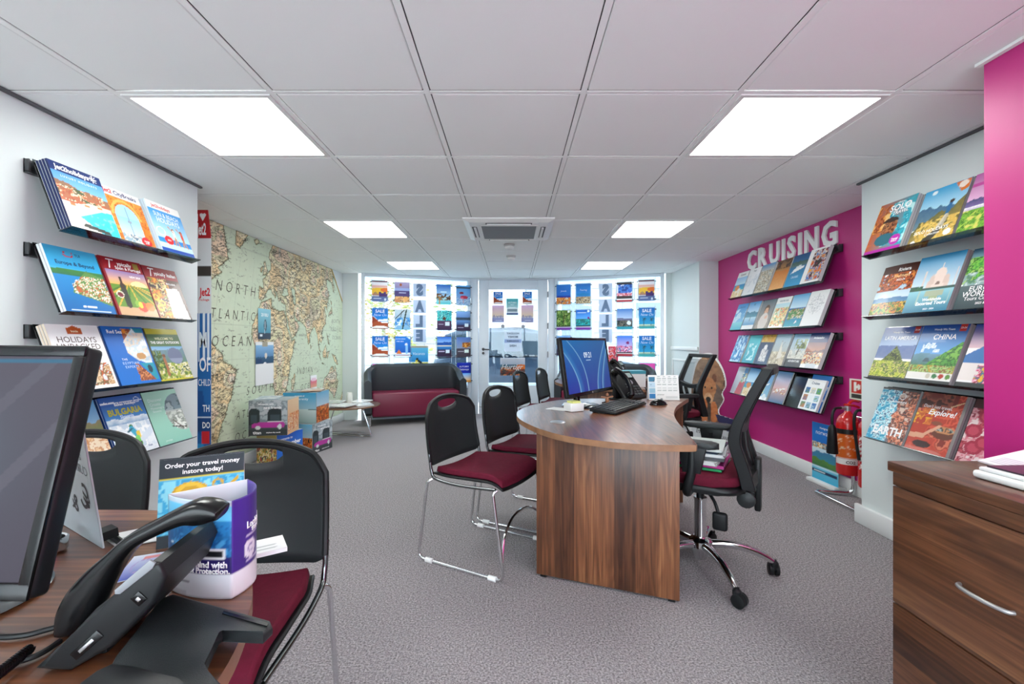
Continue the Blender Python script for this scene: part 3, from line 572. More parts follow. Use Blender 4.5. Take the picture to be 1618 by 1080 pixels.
def scene_cover(seed, kind, nx=30, ny=42, title=None, band=None):
    """small travel pictures for the rows farther off"""
    rnd = random.Random(seed); a = Art(nx, ny); s = seed
    if kind == 'beach': a.grad('#cfeaf6', '#3f9fe0', .5, 1); a.grad('#35b6cc', '#1a7fc0', .28, .52); a.spots(['#f0dcb0', '#e2c48a', '#f8ecd0'], 6, (0, 0, 1, .3), s); a.ell(.35, .4, .2, .1, '#d98a3a'); a.ell(.6, .28, .14, .1, '#f2e6d8')
    elif kind == 'pale': a.grad('#e2e6ea', '#f4f6f7'); a.spots(['#d3dae2', '#e9edf0'], 5, (0, .1, 1, .75), s, thr=.5)
    elif kind == 'cities': a.grad('#cfc8b4', '#3f8fc8', .7, 1); a.spots(['#d8d0bc', '#b0a68e', '#8a8270', '#e9e4d6', '#a8b4b0'], 11, (0, 0, 1, .78), s)
    elif kind == 'desert': a.grad('#c08a4a', '#5a4a3a', .6, 1); a.ridge(.62, .06, 2, s, '#c9782a', '#e8b070', 0, tex=.15); a.spots(['#3a2a20', '#7a4a2a'], 5, (0, .7, 1, 1), s, thr=.4)
    elif kind == 'ship': a.grad('#3fa0d0', '#0a4a80', 0, 1); a.ridge(.78, .06, 3, s, '#3a5a4a', '#5a7a7a', .64); a.poly([(.15, .42), (.85, .54), (.9, .62), (.3, .56)], '#f2f4f5'); a.poly([(.35, .56), (.7, .6), (.68, .66), (.4, .63)], '#dfe6ea')
    elif kind == 'sport': a.grad('#f2f2f0', '#fafafa', 0, 1); a.spots(['#d8482a', '#f0a83a', '#2a7ac8', '#f4ead8', '#8a1c3a', '#1a1a1a'], 6, (.25, .05, 1, .95), s)
    elif kind == 'sky': a.grad('#9fd8ee', '#2a8ad0', 0, 1); a.spots(['#d8eef8', '#bfe2f2'], 6, (0, .3, 1, .8), s, thr=.55); a.grad('#3fb0c8', '#8fd8e0', 0, .3)
    elif kind == 'lake': a.grad('#cfe8f6', '#4a9fdc', .5, 1); a.ridge(.62, .1, 3, s, '#3a7a9a', '#5a9ab0', .42); a.grad('#2a86c0', '#bfe2f0', .12, .44); a.rect(0, 0, 1, .16, '#f2f4f4'); a.line(.5, .3, .5, .46, .04, '#2a3a4a')
    elif kind == 'portrait': a.grad('#a89a8c', '#6a7a84', 0, 1); a.ell(.5, .66, .2, .16, '#5a4030'); a.ell(.5, .6, .14, .13, '#d8a888'); a.ell(.5, .25, .34, .3, '#d9cfc8'); a.ell(.62, .4, .1, .06, '#e0b498')
    elif kind == 'palms': a.grad('#f6e2a8', '#bfe6f4', .1, .8); a.rect(0, .8, 1, 1, '#f4f6f6'); a.spots(['#f2b05a', '#f6d890', '#6abf9a', '#e86a4a', '#fff2d0'], 7, (.1, .05, 1, .65), s, thr=.35)
    elif kind == 'coast': a.grad('#cfe8f4', '#6ab4e6', .55, 1); a.grad('#10a0b0', '#1a6ab8', 0, .58); a.poly([(.0, .5), (.5, .56), (1, .5), (1, .36), (.5, .3), (.15, .2)], '#4f8a4a'); a.spots(['#e2d4b8', '#5f8f4a', '#b8704a', '#3a6a3a'], 12, (.05, .26, 1, .55), s, thr=.4); a.poly([(.6, .1), (.75, .14), (.7, .2)], '#ffffff')
    elif kind == 'sunburst':
        a.grad('#eef0f2', '#f4f5f6')
        for k in range(28):
            q = k * 2 * pi / 28; a.line(.5 + .16 * cos(q), .62 + .115 * sin(q), .5 + .42 * cos(q), .62 + .3 * sin(q), .012, '#b8bcc2')
        a.ell(.5, .62, .08, .057, '#cfd3d8', ring=.5)
    elif kind == 'swirl': a.grad('#1a6ab0', '#8fd0ec', 0, 1); a.spots(['#e6f2f8', '#5aa8d8', '#1f6ab0', '#b8dcf0'], 5, (0, 0, 1, 1), s, sy=.5)
    elif kind == 'teal': a.grad('#1f9ab0', '#5fd0d8', 0, 1); a.spots(['#bfecee', '#e8fafa'], 7, (.2, .1, .8, .7), s, thr=.5)
    elif kind == 'palace': a.grad('#3a4a6a', '#2a3a5a', 0, 1); a.rect(0, .74, 1, 1, '#d8a02a'); a.spots(['#e2c060', '#b8861e'], 6, (0, .74, 1, 1), s, thr=.4); a.poly([(.25, .1), (.3, .5), (.5, .62), (.7, .5), (.78, .1)], '#e6e2e0'); a.ell(.5, .58, .12, .09, '#f2efee'); a.spots(['#c8c2c0', '#8a8a96'], 14, (.25, .08, .78, .5), s, thr=.55)
    elif kind == 'sail': a.grad('#c8b898', '#a8c8dc', 0, 1); a.spots(['#d8cbb0', '#b8a888', '#e8dfc8'], 7, (0, 0, 1, .45), s); a.line(.2, .1, .7, .75, .02, '#7a6a5a'); a.line(.5, .1, .5, .8, .02, '#7a6a5a'); a.poly([(.5, .75), (.8, .25), (.5, .2)], '#e6ded0')
    elif kind == 'tree': a.grad('#d8d2c0', '#8fc0e2', .25, 1); a.line(.5, .2, .55, .62, .07, '#5a4a3a'); a.spots(['#6a7a3a', '#8a9a4a', '#4a5a2a'], 9, (.25, .55, .9, .85), s, thr=.35); a.rect(0, 0, 1, .25, '#4a4a4c'); a.spots(['#e8e4da', '#b8b4a8'], 9, (0, .26, 1, .5), s, thr=.4); a.t('ADVENTURE', .5, .18, .12, maxw=.8)
    elif kind == 'dusk': a.grad('#d8823a', '#12326e', .25, .9); a.rect(0, .72, 1, 1, '#0f2f6a'); a.ridge(.5, .1, 3, s, '#5a3a4a', '#a85a3a', .2); a.spots(['#f2c06a', '#e8e0d0', '#c2552a', '#5a3a3a', '#f6e6c0'], 13, (0, .1, 1, .45), s); a.rect(.3, .0, .8, .14, '#dfe6ea')
    elif kind == 'greyred': a.grad('#b8bcc4', '#cfd4da', 0, 1); a.poly([(.4, 0), (.55, .5), (1, .5), (1, 0)], '#c23a44'); a.poly([(.6, .55), (.66, 1), (1, 1), (1, .55)], '#2a7ab8'); a.spots(['#f2c04a', '#3a9a6a', '#e8e8e0'], 9, (.6, .45, 1, .8), s, thr=.45)
    elif kind == 'islands': a.grad('#8fc4dc', '#2a6ab0', .1, 1); a.spots(['#b8d890', '#e8e0a8', '#8fd0d8'], 4, (0, .2, .6, .9), s, thr=.5); a.poly([(.3, .42), (.8, .5), (.85, .56), (.35, .5)], '#f2f6f6'); a.ell(.3, .18, .1, .1, '#e8f0f4'); a.ell(.75, .12, .14, .08, '#e2ecf0')
    elif kind == 'sunset_ship': a.grad('#e8b0a0', '#6aa8dc', .4, 1); a.grad('#2a6a9a', '#d8a898', 0, .45); a.poly([(.1, .3), (.8, .42), (.86, .5), (.2, .42)], '#f6eee6'); a.spots(['#c2704a', '#e8d0b0'], 9, (.2, .3, .9, .45), s, thr=.5)
    elif kind == 'photogrid':
        a.grad('#f2f4f4', '#f6f7f7', 0, 1); cs = ['#6a8a5a', '#8fb0c8', '#2a6ab0', '#b87a4a', '#3a7a6a', '#a8c8d8', '#0f5a9a', '#e0d8c0', '#5a9a4a']
        for k in range(9):
            i, j = k % 3, k // 3; a.rect(.07 + .3 * i, .06 + .235 * j, .33 + .3 * i, .26 + .235 * j, cs[k]); a.spots([cs[(k + 3) % 9], cs[k]], 14, (.07 + .3 * i, .06 + .235 * j, .33 + .3 * i, .18 + .235 * j), k, thr=.4)
        a.rect(.37, .295, .63, .495, '#eef2f2'); a.t('Cruises', .5, .88, .14, '#3a5a7a')
    elif kind == 'blue_top': a.grad('#1a6ac0', '#2a86d8', 0, 1); a.spots(['#8fc8ee', '#e8f2f8'], 5, (0, .3, 1, .7), s, thr=.5); a.poly([(.4, .66), (.5, .76), (.62, .66)], '#a8783a')
    # window posters
    elif kind == 'skyline':
        a.grad('#f0a038', '#f2dce0', .3, .9); a.rect(0, .94, 1, 1, '#6a3a4a'); a.rect(0, .78, 1, .94, '#f6eef0'); a.ell(.5, .5, .6, .16, '#f2c23a'); a.ell(.85, .55, .3, .1, '#e8742a'); a.rect(0, .7, 1, .74, '#e89a8a')
        for k in range(12): a.rect(.04 + k * .08, .2, .1 + k * .08, .36 + .1 * abs(sin(k * 2.3)), '#4a2a6a')
        a.rect(0, .0, 1, .24, '#5a6a9a'); a.rect(.1, .12, .6, .15, '#e8ecf4'); a.rect(.78, .05, .92, .16, '#dfe6f2')
    elif kind == 'sale_orange':
        a.grad('#1f8fd8', '#1668b8', .35, 1); a.ridge(.36, .02, 1, 2, '#b8522a', '#a03a1e', 0, slope=-.5, tex=.2); a.poly([(0, .66), (.35, .44), (1, .5), (1, .38), (.4, .36)], '#f2f4f4'); a.poly([(0, .62), (.4, .4), (.0, .3)], '#9a3a1e'); a.rect(0, 0, 1, .3, '#b0502a'); a.ell(.5, .0, .55, .16, '#f4f0ea'); a.rect(0, 0, 1, .05, '#8a3a20')
        a.t('SALE', .5, .86, .28, bold=.04, maxw=.62); a.t('Now On', .5, .68, .26, bold=-.01, shear=.3, maxw=.8)
    elif kind == 'sale_palm':
        a.grad('#2aa0c8', '#1668b8', .2, 1); a.rect(0, 0, 1, .2, '#3fa8a8'); a.ridge(.2, .02, 3, 2, '#d8e0c0', '#2a8a8a', .1)
        for x in (.3, .78):
            a.line(x, .16, x + .02, .46, .03, '#2a3a3a')
            for q in range(6): a.line(x + .02, .46, x + .02 + .16 * cos(q * 1.05), .46 + .08 * sin(q * 1.05), .035, '#1f4a4a')
        a.t('SALE', .5, .87, .28, bold=.04, maxw=.62); a.t('Now On', .5, .68, .26, bold=-.01, shear=.3, maxw=.8)
    elif kind == 'balloon': a.grad('#6a5a8a', '#b8a8c8', .4, 1); a.rect(0, .55, 1, .7, '#9aa6d0'); a.rect(0, .3, 1, .58, '#4a3a72'); a.spots(['#c98a5a', '#e8b878', '#7a5a4a'], 8, (0, .0, 1, .3), s); a.ell(.4, .86, .09, .06, '#b8602a'); a.ell(.75, .2, .14, .1, '#e0a860'); a.rect(.3, .47, .75, .49, '#d8d8ee')
    elif kind == 'rigging': a.grad('#7ab0d0', '#c2ccd0', 0, 1); a.spots(['#2a7ac0', '#5aa8d8', '#e8eef0'], 5, (0, .2, 1, .6), s, thr=.3); a.line(.05, .55, .6, .95, .07, '#2a2a28'); a.line(.5, .05, .75, .95, .09, '#2a3a2a'); a.line(.35, .5, .45, .9, .04, '#4a4a44'); a.line(.75, .4, 1, .1, .05, '#8a9aa0'); a.line(0, .1, .4, .4, .04, '#d8dfe2')
    elif kind == 'lighthouse': a.grad('#1a5ab0', '#2a86d8', .2, 1); a.poly([(.7, 1), (1, 1), (1, .85)], '#e8f0f4'); a.poly([(.05, .14), (.25, .36), (.45, .14)], '#e0762a'); a.line(.75, .2, .75, .6, .12, '#8fc0ea'); a.ell(.72, .62, .09, .06, '#e8e8f2'); a.rect(0, .04, 1, .14, '#d8dfe8'); a.rect(.05, .06, .9, .1, '#b03a4a'); a.t('BOOK NOW', .35, .88, .11); a.t('FOR 2024', .32, .76, .11)
    elif kind == 'cyclist': a.grad('#1f8ac8', '#6ac0dc', .2, 1); a.rect(0, .9, 1, 1, '#a8a090'); a.spots(['#d8d23a', '#f0e86a', '#6a9a2a'], 9, (0, 0, 1, .18), s, thr=.2); a.ell(.42, .36, .06, .05, '#1a1a1a'); a.line(.42, .32, .6, .16, .13, '#1a1a1a'); a.ell(.38, .24, .07, .05, '#e8d22a'); a.line(.5, .3, .72, .1, .06, '#1a1a1a'); a.t('Vacanza', .5, .62, .2, bold=0, shear=.2, maxw=.8)
    elif kind == 'palm_beach': a.grad('#bfe4f6', '#1a6ac0', .3, 1); a.grad('#4ac0c8', '#c8e8ee', 0, .36); a.spots(['#6a4a34', '#4a3424', '#a87a54'], 10, (0, .22, 1, .55), s, thr=.35); a.line(.2, 0, .2, .4, .08, '#c2904a'); a.rect(.3, .6, .7, .64, '#dfeef8')
    elif kind == 'flamingo': a.grad('#8fa8c8', '#5aa0d8', 0, 1); a.rect(0, .85, 1, .93, '#3a4a5a'); a.spots(['#b8c8d8', '#7a94b0'], 8, (0, 0, 1, .45), s, thr=.4); a.ell(.55, .4, .28, .09, '#b0304a'); a.ell(.38, .62, .16, .06, '#8a2a3a'); a.line(.5, .36, .5, .1, .03, '#d87a5a'); a.ell(.4, .36, .1, .05, '#d8607a')
    elif kind == 'reef': a.grad('#3a2a4a', '#5a3a5a', 0, .5); a.spots(['#2ab0b0', '#5ad0c8', '#1a8a9a', '#8fe0d8', '#2a6a6a'], 9, (0, .48, 1, 1), s); a.ell(.5, .6, .12, .08, '#5a3a2a'); a.rect(.55, .24, .85, .44, '#dfe6ea'); a.rect(.08, .3, .45, .33, '#c8b8d0')
    elif kind == 'bay': a.grad('#5a7ab0', '#8fb4e0', .55, 1); a.ridge(.68, .05, 4, s, '#2a3a4a', '#4a5a6a', .5); a.grad('#3a4a72', '#6a94c8', .3, .54); a.rect(0, 0, 1, .3, '#3a2a48'); a.rect(.6, .22, .85, .38, '#dfe6ea'); a.rect(.1, .14, .5, .17, '#c8b8d0')
    elif kind == 'fjord': a.grad('#a8d0f0', '#1a6ac8', .6, 1); a.ridge(.75, .1, 3, s, '#1a4a9a', '#2a6ab0', .5); a.rect(0, .5, 1, .58, '#e8d8c0'); a.grad('#1a4a7a', '#3a8ac8', .34, .5); a.rect(0, 0, 1, .34, '#33243f'); a.rect(.6, .18, .85, .34, '#dfe6ea'); a.rect(.1, .24, .5, .28, '#c8b8d0')
    elif kind == 'dome_dusk': a.grad('#8a94a8', '#5a7ab8', .4, 1); a.ell(.65, .6, .25, .14, '#a85a1e'); a.spots(['#3a2a24', '#c27a2a', '#e0a04a'], 12, (.4, .48, 1, .74), s, thr=.4); a.rect(0, 0, 1, .42, '#4a3f4a'); a.rect(.55, .2, .85, .38, '#dfe8dc'); a.rect(.1, .26, .5, .29, '#c8c0c8')
    elif kind == 'navy_deal': a.grad('#e89a2a', '#12309a', .0, .5); a.rect(0, .45, 1, 1, '#12289a'); a.grad('#f2c48a', '#6ab0e8', .1, .45); a.t('AUTUMN', .5, .8, .16, shear=.1); a.t('Getaways', .5, .66, .18, shear=.1)
    elif kind == 'pale_sky': a.grad('#c8d4dc', '#8fa8b8', 0, 1); a.ell(.5, .9, .4, .08, '#5a7a94')
    elif kind == 'magenta_deal': a.grad('#d83aa0', '#e85ab0', 0, 1); a.ell(.5, .4, .6, .3, '#f6e8f0'); a.spots(['#f2c04a', '#d83a6a', '#f8f2f4'], 6, (0, 0, 1, .4), s)
    elif kind == 'blue_deal': a.grad('#6ab0e8', '#2a78c8', 0, 1); a.rect(.1, .8, .9, .9, '#e8f2fa')
    elif kind == 'gold_city': a.grad('#2a6ac0', '#3a86d0', .35, 1); a.spots(['#e8862a', '#c85a22', '#f2b05a', '#5a3a4a', '#d8d0c8'], 10, (0, 0, 1, .38), s); a.rect(0, .34, 1, .42, '#1a3f9a'); a.t('Jewels', .5, .68, .16, bold=0, shear=.2)
    elif kind == 'sand_walk': a.grad('#3a94d8', '#2f78c0', .35, 1); a.spots(['#c2a078', '#8a7058', '#e0cca8', '#5a4a40'], 9, (0, 0, 1, .34), s); a.ell(.5, .45, .5, .08, '#2a86c0'); a.t('Touring', .5, .68, .16, bold=0, shear=.2)
    elif kind == 'forest': a.spots(['#3f6a24', '#7aa04a', '#2a4a1a', '#a8c46a', '#556a2a'], 8, (0, .16, 1, 1), s, sy=.4); a.rect(0, .14, 1, .22, '#2a2a24'); a.rect(0, 0, 1, .12, '#7a3aa0'); a.ell(.85, .93, .08, .06, '#f0f4e8'); a.line(.5, .2, .55, .9, .04, '#3a2a1c')
    elif kind == 'emerald': a.grad('#6ab4ee', '#1a62c0', .5, 1); a.ridge(.55, .06, 3, s, '#2a6a5a', '#1a8a9a', .2); a.spots(['#1aa0a8', '#3ac0b8', '#2a5a4a'], 9, (0, .24, 1, .5), s, thr=.4); a.rect(0, .14, 1, .22, '#2a3a3a'); a.rect(0, 0, 1, .12, '#7a3aa0'); a.ell(.85, .93, .08, .06, '#e8f0f4'); a.ell(.86, .6, .07, .05, '#8a2a8a'); a.rect(.1, .84, .7, .87, '#e8f2fa')
    elif kind == 'island_red': a.grad('#f2e8ea', '#e8f2fa', .3, 1); a.spots(['#2a6ac8', '#4a8ad8', '#1a4a9a'], 5, (.1, .42, 1, .84), s, thr=.2); a.rect(0, .86, 1, .96, '#3a3a40'); a.spots(['#e890a0', '#c84a5a', '#f4c8d0'], 10, (0, .3, 1, .42), s); a.rect(0, .14, 1, .28, '#3a3436'); a.rect(0, 0, 1, .11, '#b03040')
    elif kind == 'grey_coast': a.grad('#b8c8e0', '#3a7ac0', .5, 1); a.ridge(.52, .04, 3, s, '#5a5a7a', '#8a8aa8', .4); a.spots(['#4a4a44', '#7a7468', '#2a3a3a'], 9, (0, .12, 1, .44), s); a.line(.7, .5, .72, .66, .02, '#4a4a50'); a.ell(.78, .3, .13, .1, '#e8f0f6'); a.rect(0, 0, 1, .12, '#2a98a8')
    elif kind == 'pink_lake': a.grad('#d8b8dc', '#3a86e0', .4, 1); a.spots(['#e87aa0', '#c84a7a', '#f2d0e0', '#5a7ab0'], 10, (0, .2, 1, .5), s, thr=.25); a.rect(0, .14, 1, .22, '#2a3a3a'); a.ell(.7, .66, .1, .07, '#8a2a6a'); a.rect(0, 0, 1, .12, '#b03040')
    elif kind == 'pink_sky':
        a.grad('#e8d0a8', '#e0b8d8', .3, 1)
        for k in range(10): a.rect(.06 + k * .09, .24, .11 + k * .09, .34 + .08 * abs(sin(k * 1.7)), '#7a7ab0')
        a.rect(0, 0, 1, .26, '#9a9ac0'); a.rect(.3, .1, .8, .13, '#e8e8f2')
    elif kind == 'teal_card': a.grad('#d8e4e2', '#4ab0b4', .2, .9); a.ell(.5, .35, .6, .14, '#eaf2f2'); a.rect(0, .85, 1, 1, '#5ab0b8'); a.rect(.1, .22, .9, .38, '#8a9aa0'); a.rect(0, 0, 1, .15, '#6a7a9a'); a.t('AUTUMN', .5, .75, .16); a.t('DEALS', .5, .62, .1)
    elif kind == 'cliff_ship': a.grad('#a8b4c4', '#c8c4c8', .5, 1); a.spots(['#c2623a', '#e08a4a', '#2a2a2e', '#5a4a44', '#8a3a2a'], 7, (0, 0, 1, .5), s); a.rect(0, .45, 1, .62, '#4a6a7a'); a.ell(.85, .5, .2, .14, '#d8722a'); a.t('Hurtigr', .45, .5, .3, bold=.01, shear=.35, maxw=.9)
    elif kind == 'red_floral': a.spots(['#d82a4a', '#f06a7a', '#b01a3a', '#f2c8d0', '#e8402a'], 5, (0, 0, 1, 1), s)
    if band: a.rect(0, .8, 1, 1, band)
    if title: a.t(title[0], .5, title[1], title[2], title[3], maxw=.86, bold=.01)
    return a
# ================================================================== THE ROOM
XL, XLF, XR, XRF = -2.12, -2.60, 2.31, 2.69      # near left wall, map wall, right pier, magenta wall
YL, YR = 3.02, 2.96                               # where the near walls end
YB = 6.87; YD = 7.45                              # back piers, door line

def carpet():
    m = bpy.data.materials.new('carpet'); nt, N, L, P = nodes_of(m)
    tc = N.new('ShaderNodeTexCoord')
    n1 = N.new('ShaderNodeTexNoise'); n1.inputs['Scale'].default_value = 125; n1.inputs['Detail'].default_value = 8; n1.inputs['Roughness'].default_value = 0.9
    L.new(tc.outputs['Object'], n1.inputs['Vector'])
    r = N.new('ShaderNodeValToRGB'); e = r.color_ramp.elements
    e[0].position = 0.4; e[0].color = (*rgb('#4a4648'), 1); e[1].position = 0.6; e[1].color = (*rgb('#d0cacd'), 1)
    k = e.new(0.5); k.color = (*rgb('#949093'), 1)
    L.new(n1.outputs['Fac'], r.inputs['Fac'])
    n2 = N.new('ShaderNodeTexNoise'); n2.inputs['Scale'].default_value = 1.3; n2.inputs['Detail'].default_value = 3
    L.new(tc.outputs['Object'], n2.inputs['Vector'])
    n3 = N.new('ShaderNodeTexNoise'); n3.inputs['Scale'].default_value = 55; n3.inputs['Detail'].default_value = 3
    L.new(tc.outputs['Object'], n3.inputs['Vector'])
    hr = N.new('ShaderNodeValToRGB'); hr.color_ramp.elements[0].color = (*rgb('#c6c8cc'), 1); hr.color_ramp.elements[1].color = (*rgb('#cbc8c4'), 1)
    hr.color_ramp.elements[0].position = 0.42; hr.color_ramp.elements[1].position = 0.58
    L.new(n3.outputs['Fac'], hr.inputs['Fac'])
    mx = N.new('ShaderNodeMix'); mx.data_type = 'RGBA'; mx.blend_type = 'OVERLAY'; mx.inputs['Factor'].default_value = 0.25
    L.new(r.outputs['Color'], mx.inputs['A']); L.new(hr.outputs['Color'], mx.inputs['B'])
    L.new(mx.outputs['Result'], P.inputs['Base Color'])
    P.inputs['Roughness'].default_value = 0.95; P.inputs['Specular IOR Level'].default_value = 0.1
    b = N.new('ShaderNodeBump'); b.inputs['Strength'].default_value = 0.7; b.inputs['Distance'].default_value = 0.006
    L.new(n1.outputs['Fac'], b.inputs['Height']); L.new(b.outputs['Normal'], P.inputs['Normal'])
    return m
mb = MB(); pts = [(-2.78, -1.95), (2.88, -1.95), (2.88, 6.98), (2.36, 6.86), (0.72, 7.5), (-0.70, 7.5), (-2.36, 6.86), (-2.78, 6.98)]
mb.prism(pts, -0.08, 0.0); struct(mb.build('floor', carpet()), 'grey flecked carpet floor of the travel shop', 'floor')

# ceiling: tiles between bars, holes where lamps and the air conditioner sit
X0, Y0, T = -0.358, 1.892, 0.66
LIGHTS = [(-2, 0), (2, 0), (-2, 3), (2, 3), (-2, 6), (2, 6), (-2, -3), (2, -3)]
AC = (0, 3)
mb = MB(); tile = 0; bar = 1
xs = [X0 + T * i for i in range(-4, 6)]; ys = [Y0 + T * j for j in range(-6, 10)]
for i in range(-4, 5):
    for j in range(-6, 9):
        if (i, j) in LIGHTS or (i, j) == AC: continue
        x0, x1 = X0 + T * i + .0155, X0 + T * (i + 1) - .0155; y0, y1 = Y0 + T * j + .0148, Y0 + T * (j + 1) - .0148
        mb.rbox((x0, y0, CEIL + .001), (x1, y1, CEIL + .016), r=.004, seg=1, mat=0, smooth=False)
for x in xs: mb.box((x - .012, ys[0], CEIL), (x + .012, ys[-1], CEIL + .004), mat=1)
for y in ys:
    for i in range(-4, 5):
        mb.box((X0 + T * i + .012, y - .0095, CEIL + .0005), (X0 + T * (i + 1) - .012, y + .0095, CEIL + .0045), mat=1)
mb.box((xs[0], ys[0], CEIL + .03), (xs[-1], ys[-1], CEIL + .1), mat=2)  # dark sheet over the gaps colours in the shadow lines beside the bars
struct(mb.build('ceiling', [M_TILE, M_TBAR, M_GAP]), 'suspended ceiling of white square tiles', 'ceiling')

def wall(name, lo, hi, m, label):
    mb = MB(); mb.box(lo, hi); return struct(mb.build(name, m), label, 'wall')
wall('wall_left', (-2.78, -1.9, 0), (XL, YL, CEIL), M_WHITE, 'white wall with the brochure racks over the monitor')
wall('wall_left_rear', (-2.78, YL, 0), (XLF, YB + .02, CEIL), M_WHITE, 'white wall behind the world map')
wall('wall_right', (XR, 1.70, 0), (2.88, YR, CEIL), M_WHITE, 'white pier with brochure racks by the wooden cabinet')
wall('wall_right_front', (1.775, -1.9, 0), (2.88, 1.685, CEIL), M_MAGENTA, 'magenta wall beside the wooden cabinet')
wall('wall_right_rear', (XRF, YR, 0), (2.88, 5.84, CEIL), M_MAGENTA, 'magenta wall with rows of cruise brochures')
wall('wall_right_pier', (2.44, 5.84, 0), (2.88, YB + .02, CEIL), M_WHITE, 'white pier between the window and the magenta wall')
mb = MB(); mb.box((-2.78, -1.95, 0), (2.88, -1.9, .35)); mb.box((-2.78, -1.95, 2.12), (2.88, -1.9, CEIL)); mb.box((-2.78, -1.95, .35), (-2.1, -1.9, 2.12)); mb.box((1.76, -1.95, .35), (2.88, -1.9, 2.12))
struct(mb.build('wall_front', M_WHITE), 'white wall with the added rear window', 'wall')
r = sroot('added_window', 'added rear window for daylight fill, out of view', 'window', (-2.1, -1.95, 0))  # unseen window, added so that more daylight reaches the ceiling
mb = MB()
for k in range(4): mb.box((1.27 * k, 0, .35), (1.27 * k + .05, .05, 2.12))
mb.box((.05, 0, .35), (3.81, .05, .40)); mb.box((.05, 0, 2.07), (3.81, .05, 2.12)); mb.build('window_frame', M_UPVC, r)
mb = MB(); mb.box((.05, .02, .40), (3.81, .026, 2.07)); mb.build('window_pane', M_GLASS, r)
mb = MB(); mb.box((-8, -9, -.12), (8, -1.95, -.03)); struct(mb.build('added_rear_yard', mat('added_paving', (208, 206, 200), .9, bump=(30, .3))), 'added pale paving outside the rear window', 'pavement')  # unseen pale ground, added to bounce daylight in through the rear window
wall('wall_back_left', (-2.78, YB, 0), (-2.36, 6.97, CEIL), M_WHITE, 'narrow white pier beside the sofa window')
wall('wall_back_right', (2.36, YB, 0), (2.88, 6.97, CEIL), M_WHITE, 'narrow white pier beside the desk window')

def skirt(name, lo, hi, face):
    mb = MB(); mb.rbox(lo, hi, r=.008, seg=2)
    return struct(mb.build(name, M_TRIM), None)
skirt('baseboard_left', (XL + .001, -1.9, 0), (XL + .03, YL + .03, .125), 'x')
skirt('baseboard_left_rear', (XLF + .008, YL + .03, 0), (XLF + .03, YB - .001, .115), 'x')
skirt('baseboard_right', (XR - .03, 1.70, 0), (XR - .001, YR + .03, .125), 'x')
skirt('baseboard_right_rear', (XRF - .03, YR + .03, 0), (XRF - .001, 5.83, .115), 'x')
skirt('baseboard_pier', (2.44 - .03, 5.81, 0), (2.44 - .001, YB - .001, .115), 'x')
skirt('baseboard_pier_end', (2.44, 5.81, 0), (XRF - .031, 5.839, .115), 'y')
# dark grey strips drawn as the shadow line under the ceiling, then pale trim
mb = MB(); mb.box((XL + .001, -1.9, CEIL - .012), (XL + .02, YL + .02, CEIL - .001)); struct(mb.build('shadow_strip_1', M_GAP))
mb = MB(); mb.box((XR - .02, 1.69, CEIL - .012), (XR - .001, YR + .02, CEIL - .001)); struct(mb.build('shadow_strip_2', M_GAP))
mb = MB(); mb.box((1.755, -1.9, CEIL - .012), (1.774, 1.70, CEIL - .001)); struct(mb.build('trim_3', M_TBAR))
# wainscot panel on the white pier beside the window
mb = MB()
x = 2.438
for lo, hi in (((x - .02, 5.86, 1.08), (x, 6.84, 1.13)), ((x - .012, 5.93, .92), (x, 6.80, .95)), ((x - .012, 5.93, .2), (x, 6.80, .23)), ((x - .012, 5.93, .23), (x, 5.96, .92)), ((x - .012, 6.77, .23), (x, 6.80, .92))):
    mb.rbox(lo, hi, r=.006)
struct(mb.build('trim_4', M_TRIM))

# ------------------------------------------------------------------ ceiling lamps
M_DIFF = mat_emit('lamp_diffuser', (253, 255, 250), 11.0)
first = None
LBL = {(-2, 0): 'square ceiling light over the rack wall with the pool brochure', (2, 0): 'square ceiling light over the office chair and white pier', (-2, 3): 'square ceiling light between the map wall and the air conditioner',
       (2, 3): 'square ceiling light between the air conditioner and the magenta wall', (-2, 6): 'farthest square ceiling light, above the sofa in front of the window', (2, 6): 'farthest square ceiling light, above the second desk by the window',
       (-2, -3): 'square ceiling light above the desk with the telephone', (2, -3): 'square ceiling light above the wooden cabinet'}
for (i, j) in LIGHTS:
    c = (X0 + T * (i + .5), Y0 + T * (j + .5), CEIL)
    if first is None:
        t = thing('ceiling_light', LBL[(i, j)], 'ceiling light', c, group='square ceiling lights')
        mb = MB(); h = T / 2 - .013; q = h - .022
        for lo, hi in (((-h, -h, -.004), (h, -q, .012)), ((-h, q, -.004), (h, h, .012)), ((-h, -q, -.004), (-q, q, .012)), ((q, -q, -.004), (h, q, .012))): mb.box(lo, hi)
        mb.build('frame', M_WPLAS, t)
        mb = MB(); mb.box((-q, -q, .0), (q, q, .006)); mb.build('diffuser', M_DIFF, t); first = t
    else: dup(first, c, label=LBL[(i, j)])

# ------------------------------------------------------------------ air conditioner and detectors
c = (X0 + T * .5, Y0 + T * 3.5 - .04, CEIL)
t = thing('ceiling_air_conditioner', 'white ceiling cassette air conditioner with central grille', 'air conditioner', c)
mb = MB(); S = .39
prof = [(S, -.002), (S, -.014), (S - .05, -.034), (S - .13, -.036)]
vs = []; fs = []
for r, z in prof: vs += [(-r, -r, z), (r, -r, z), (r, r, z), (-r, r, z)]
for k in range(len(prof) - 1):
    for q in range(4): fs.append((k * 4 + q, k * 4 + (q + 1) % 4, (k + 1) * 4 + (q + 1) % 4, (k + 1) * 4 + q))
mb.add(vs, [f[::-1] for f in fs]); mb.build('fascia', M_WPLAS, t)
mb = MB(); g = S - .13
mb.box((-g, -g, -.034), (g, g, -.028), mat=1)
for k in range(26):
    y = -g + .02 + k * (2 * g - .04) / 25; mb.box((-g + .02, y - .004, -.040), (g - .02, y + .004, -.034), mat=0)
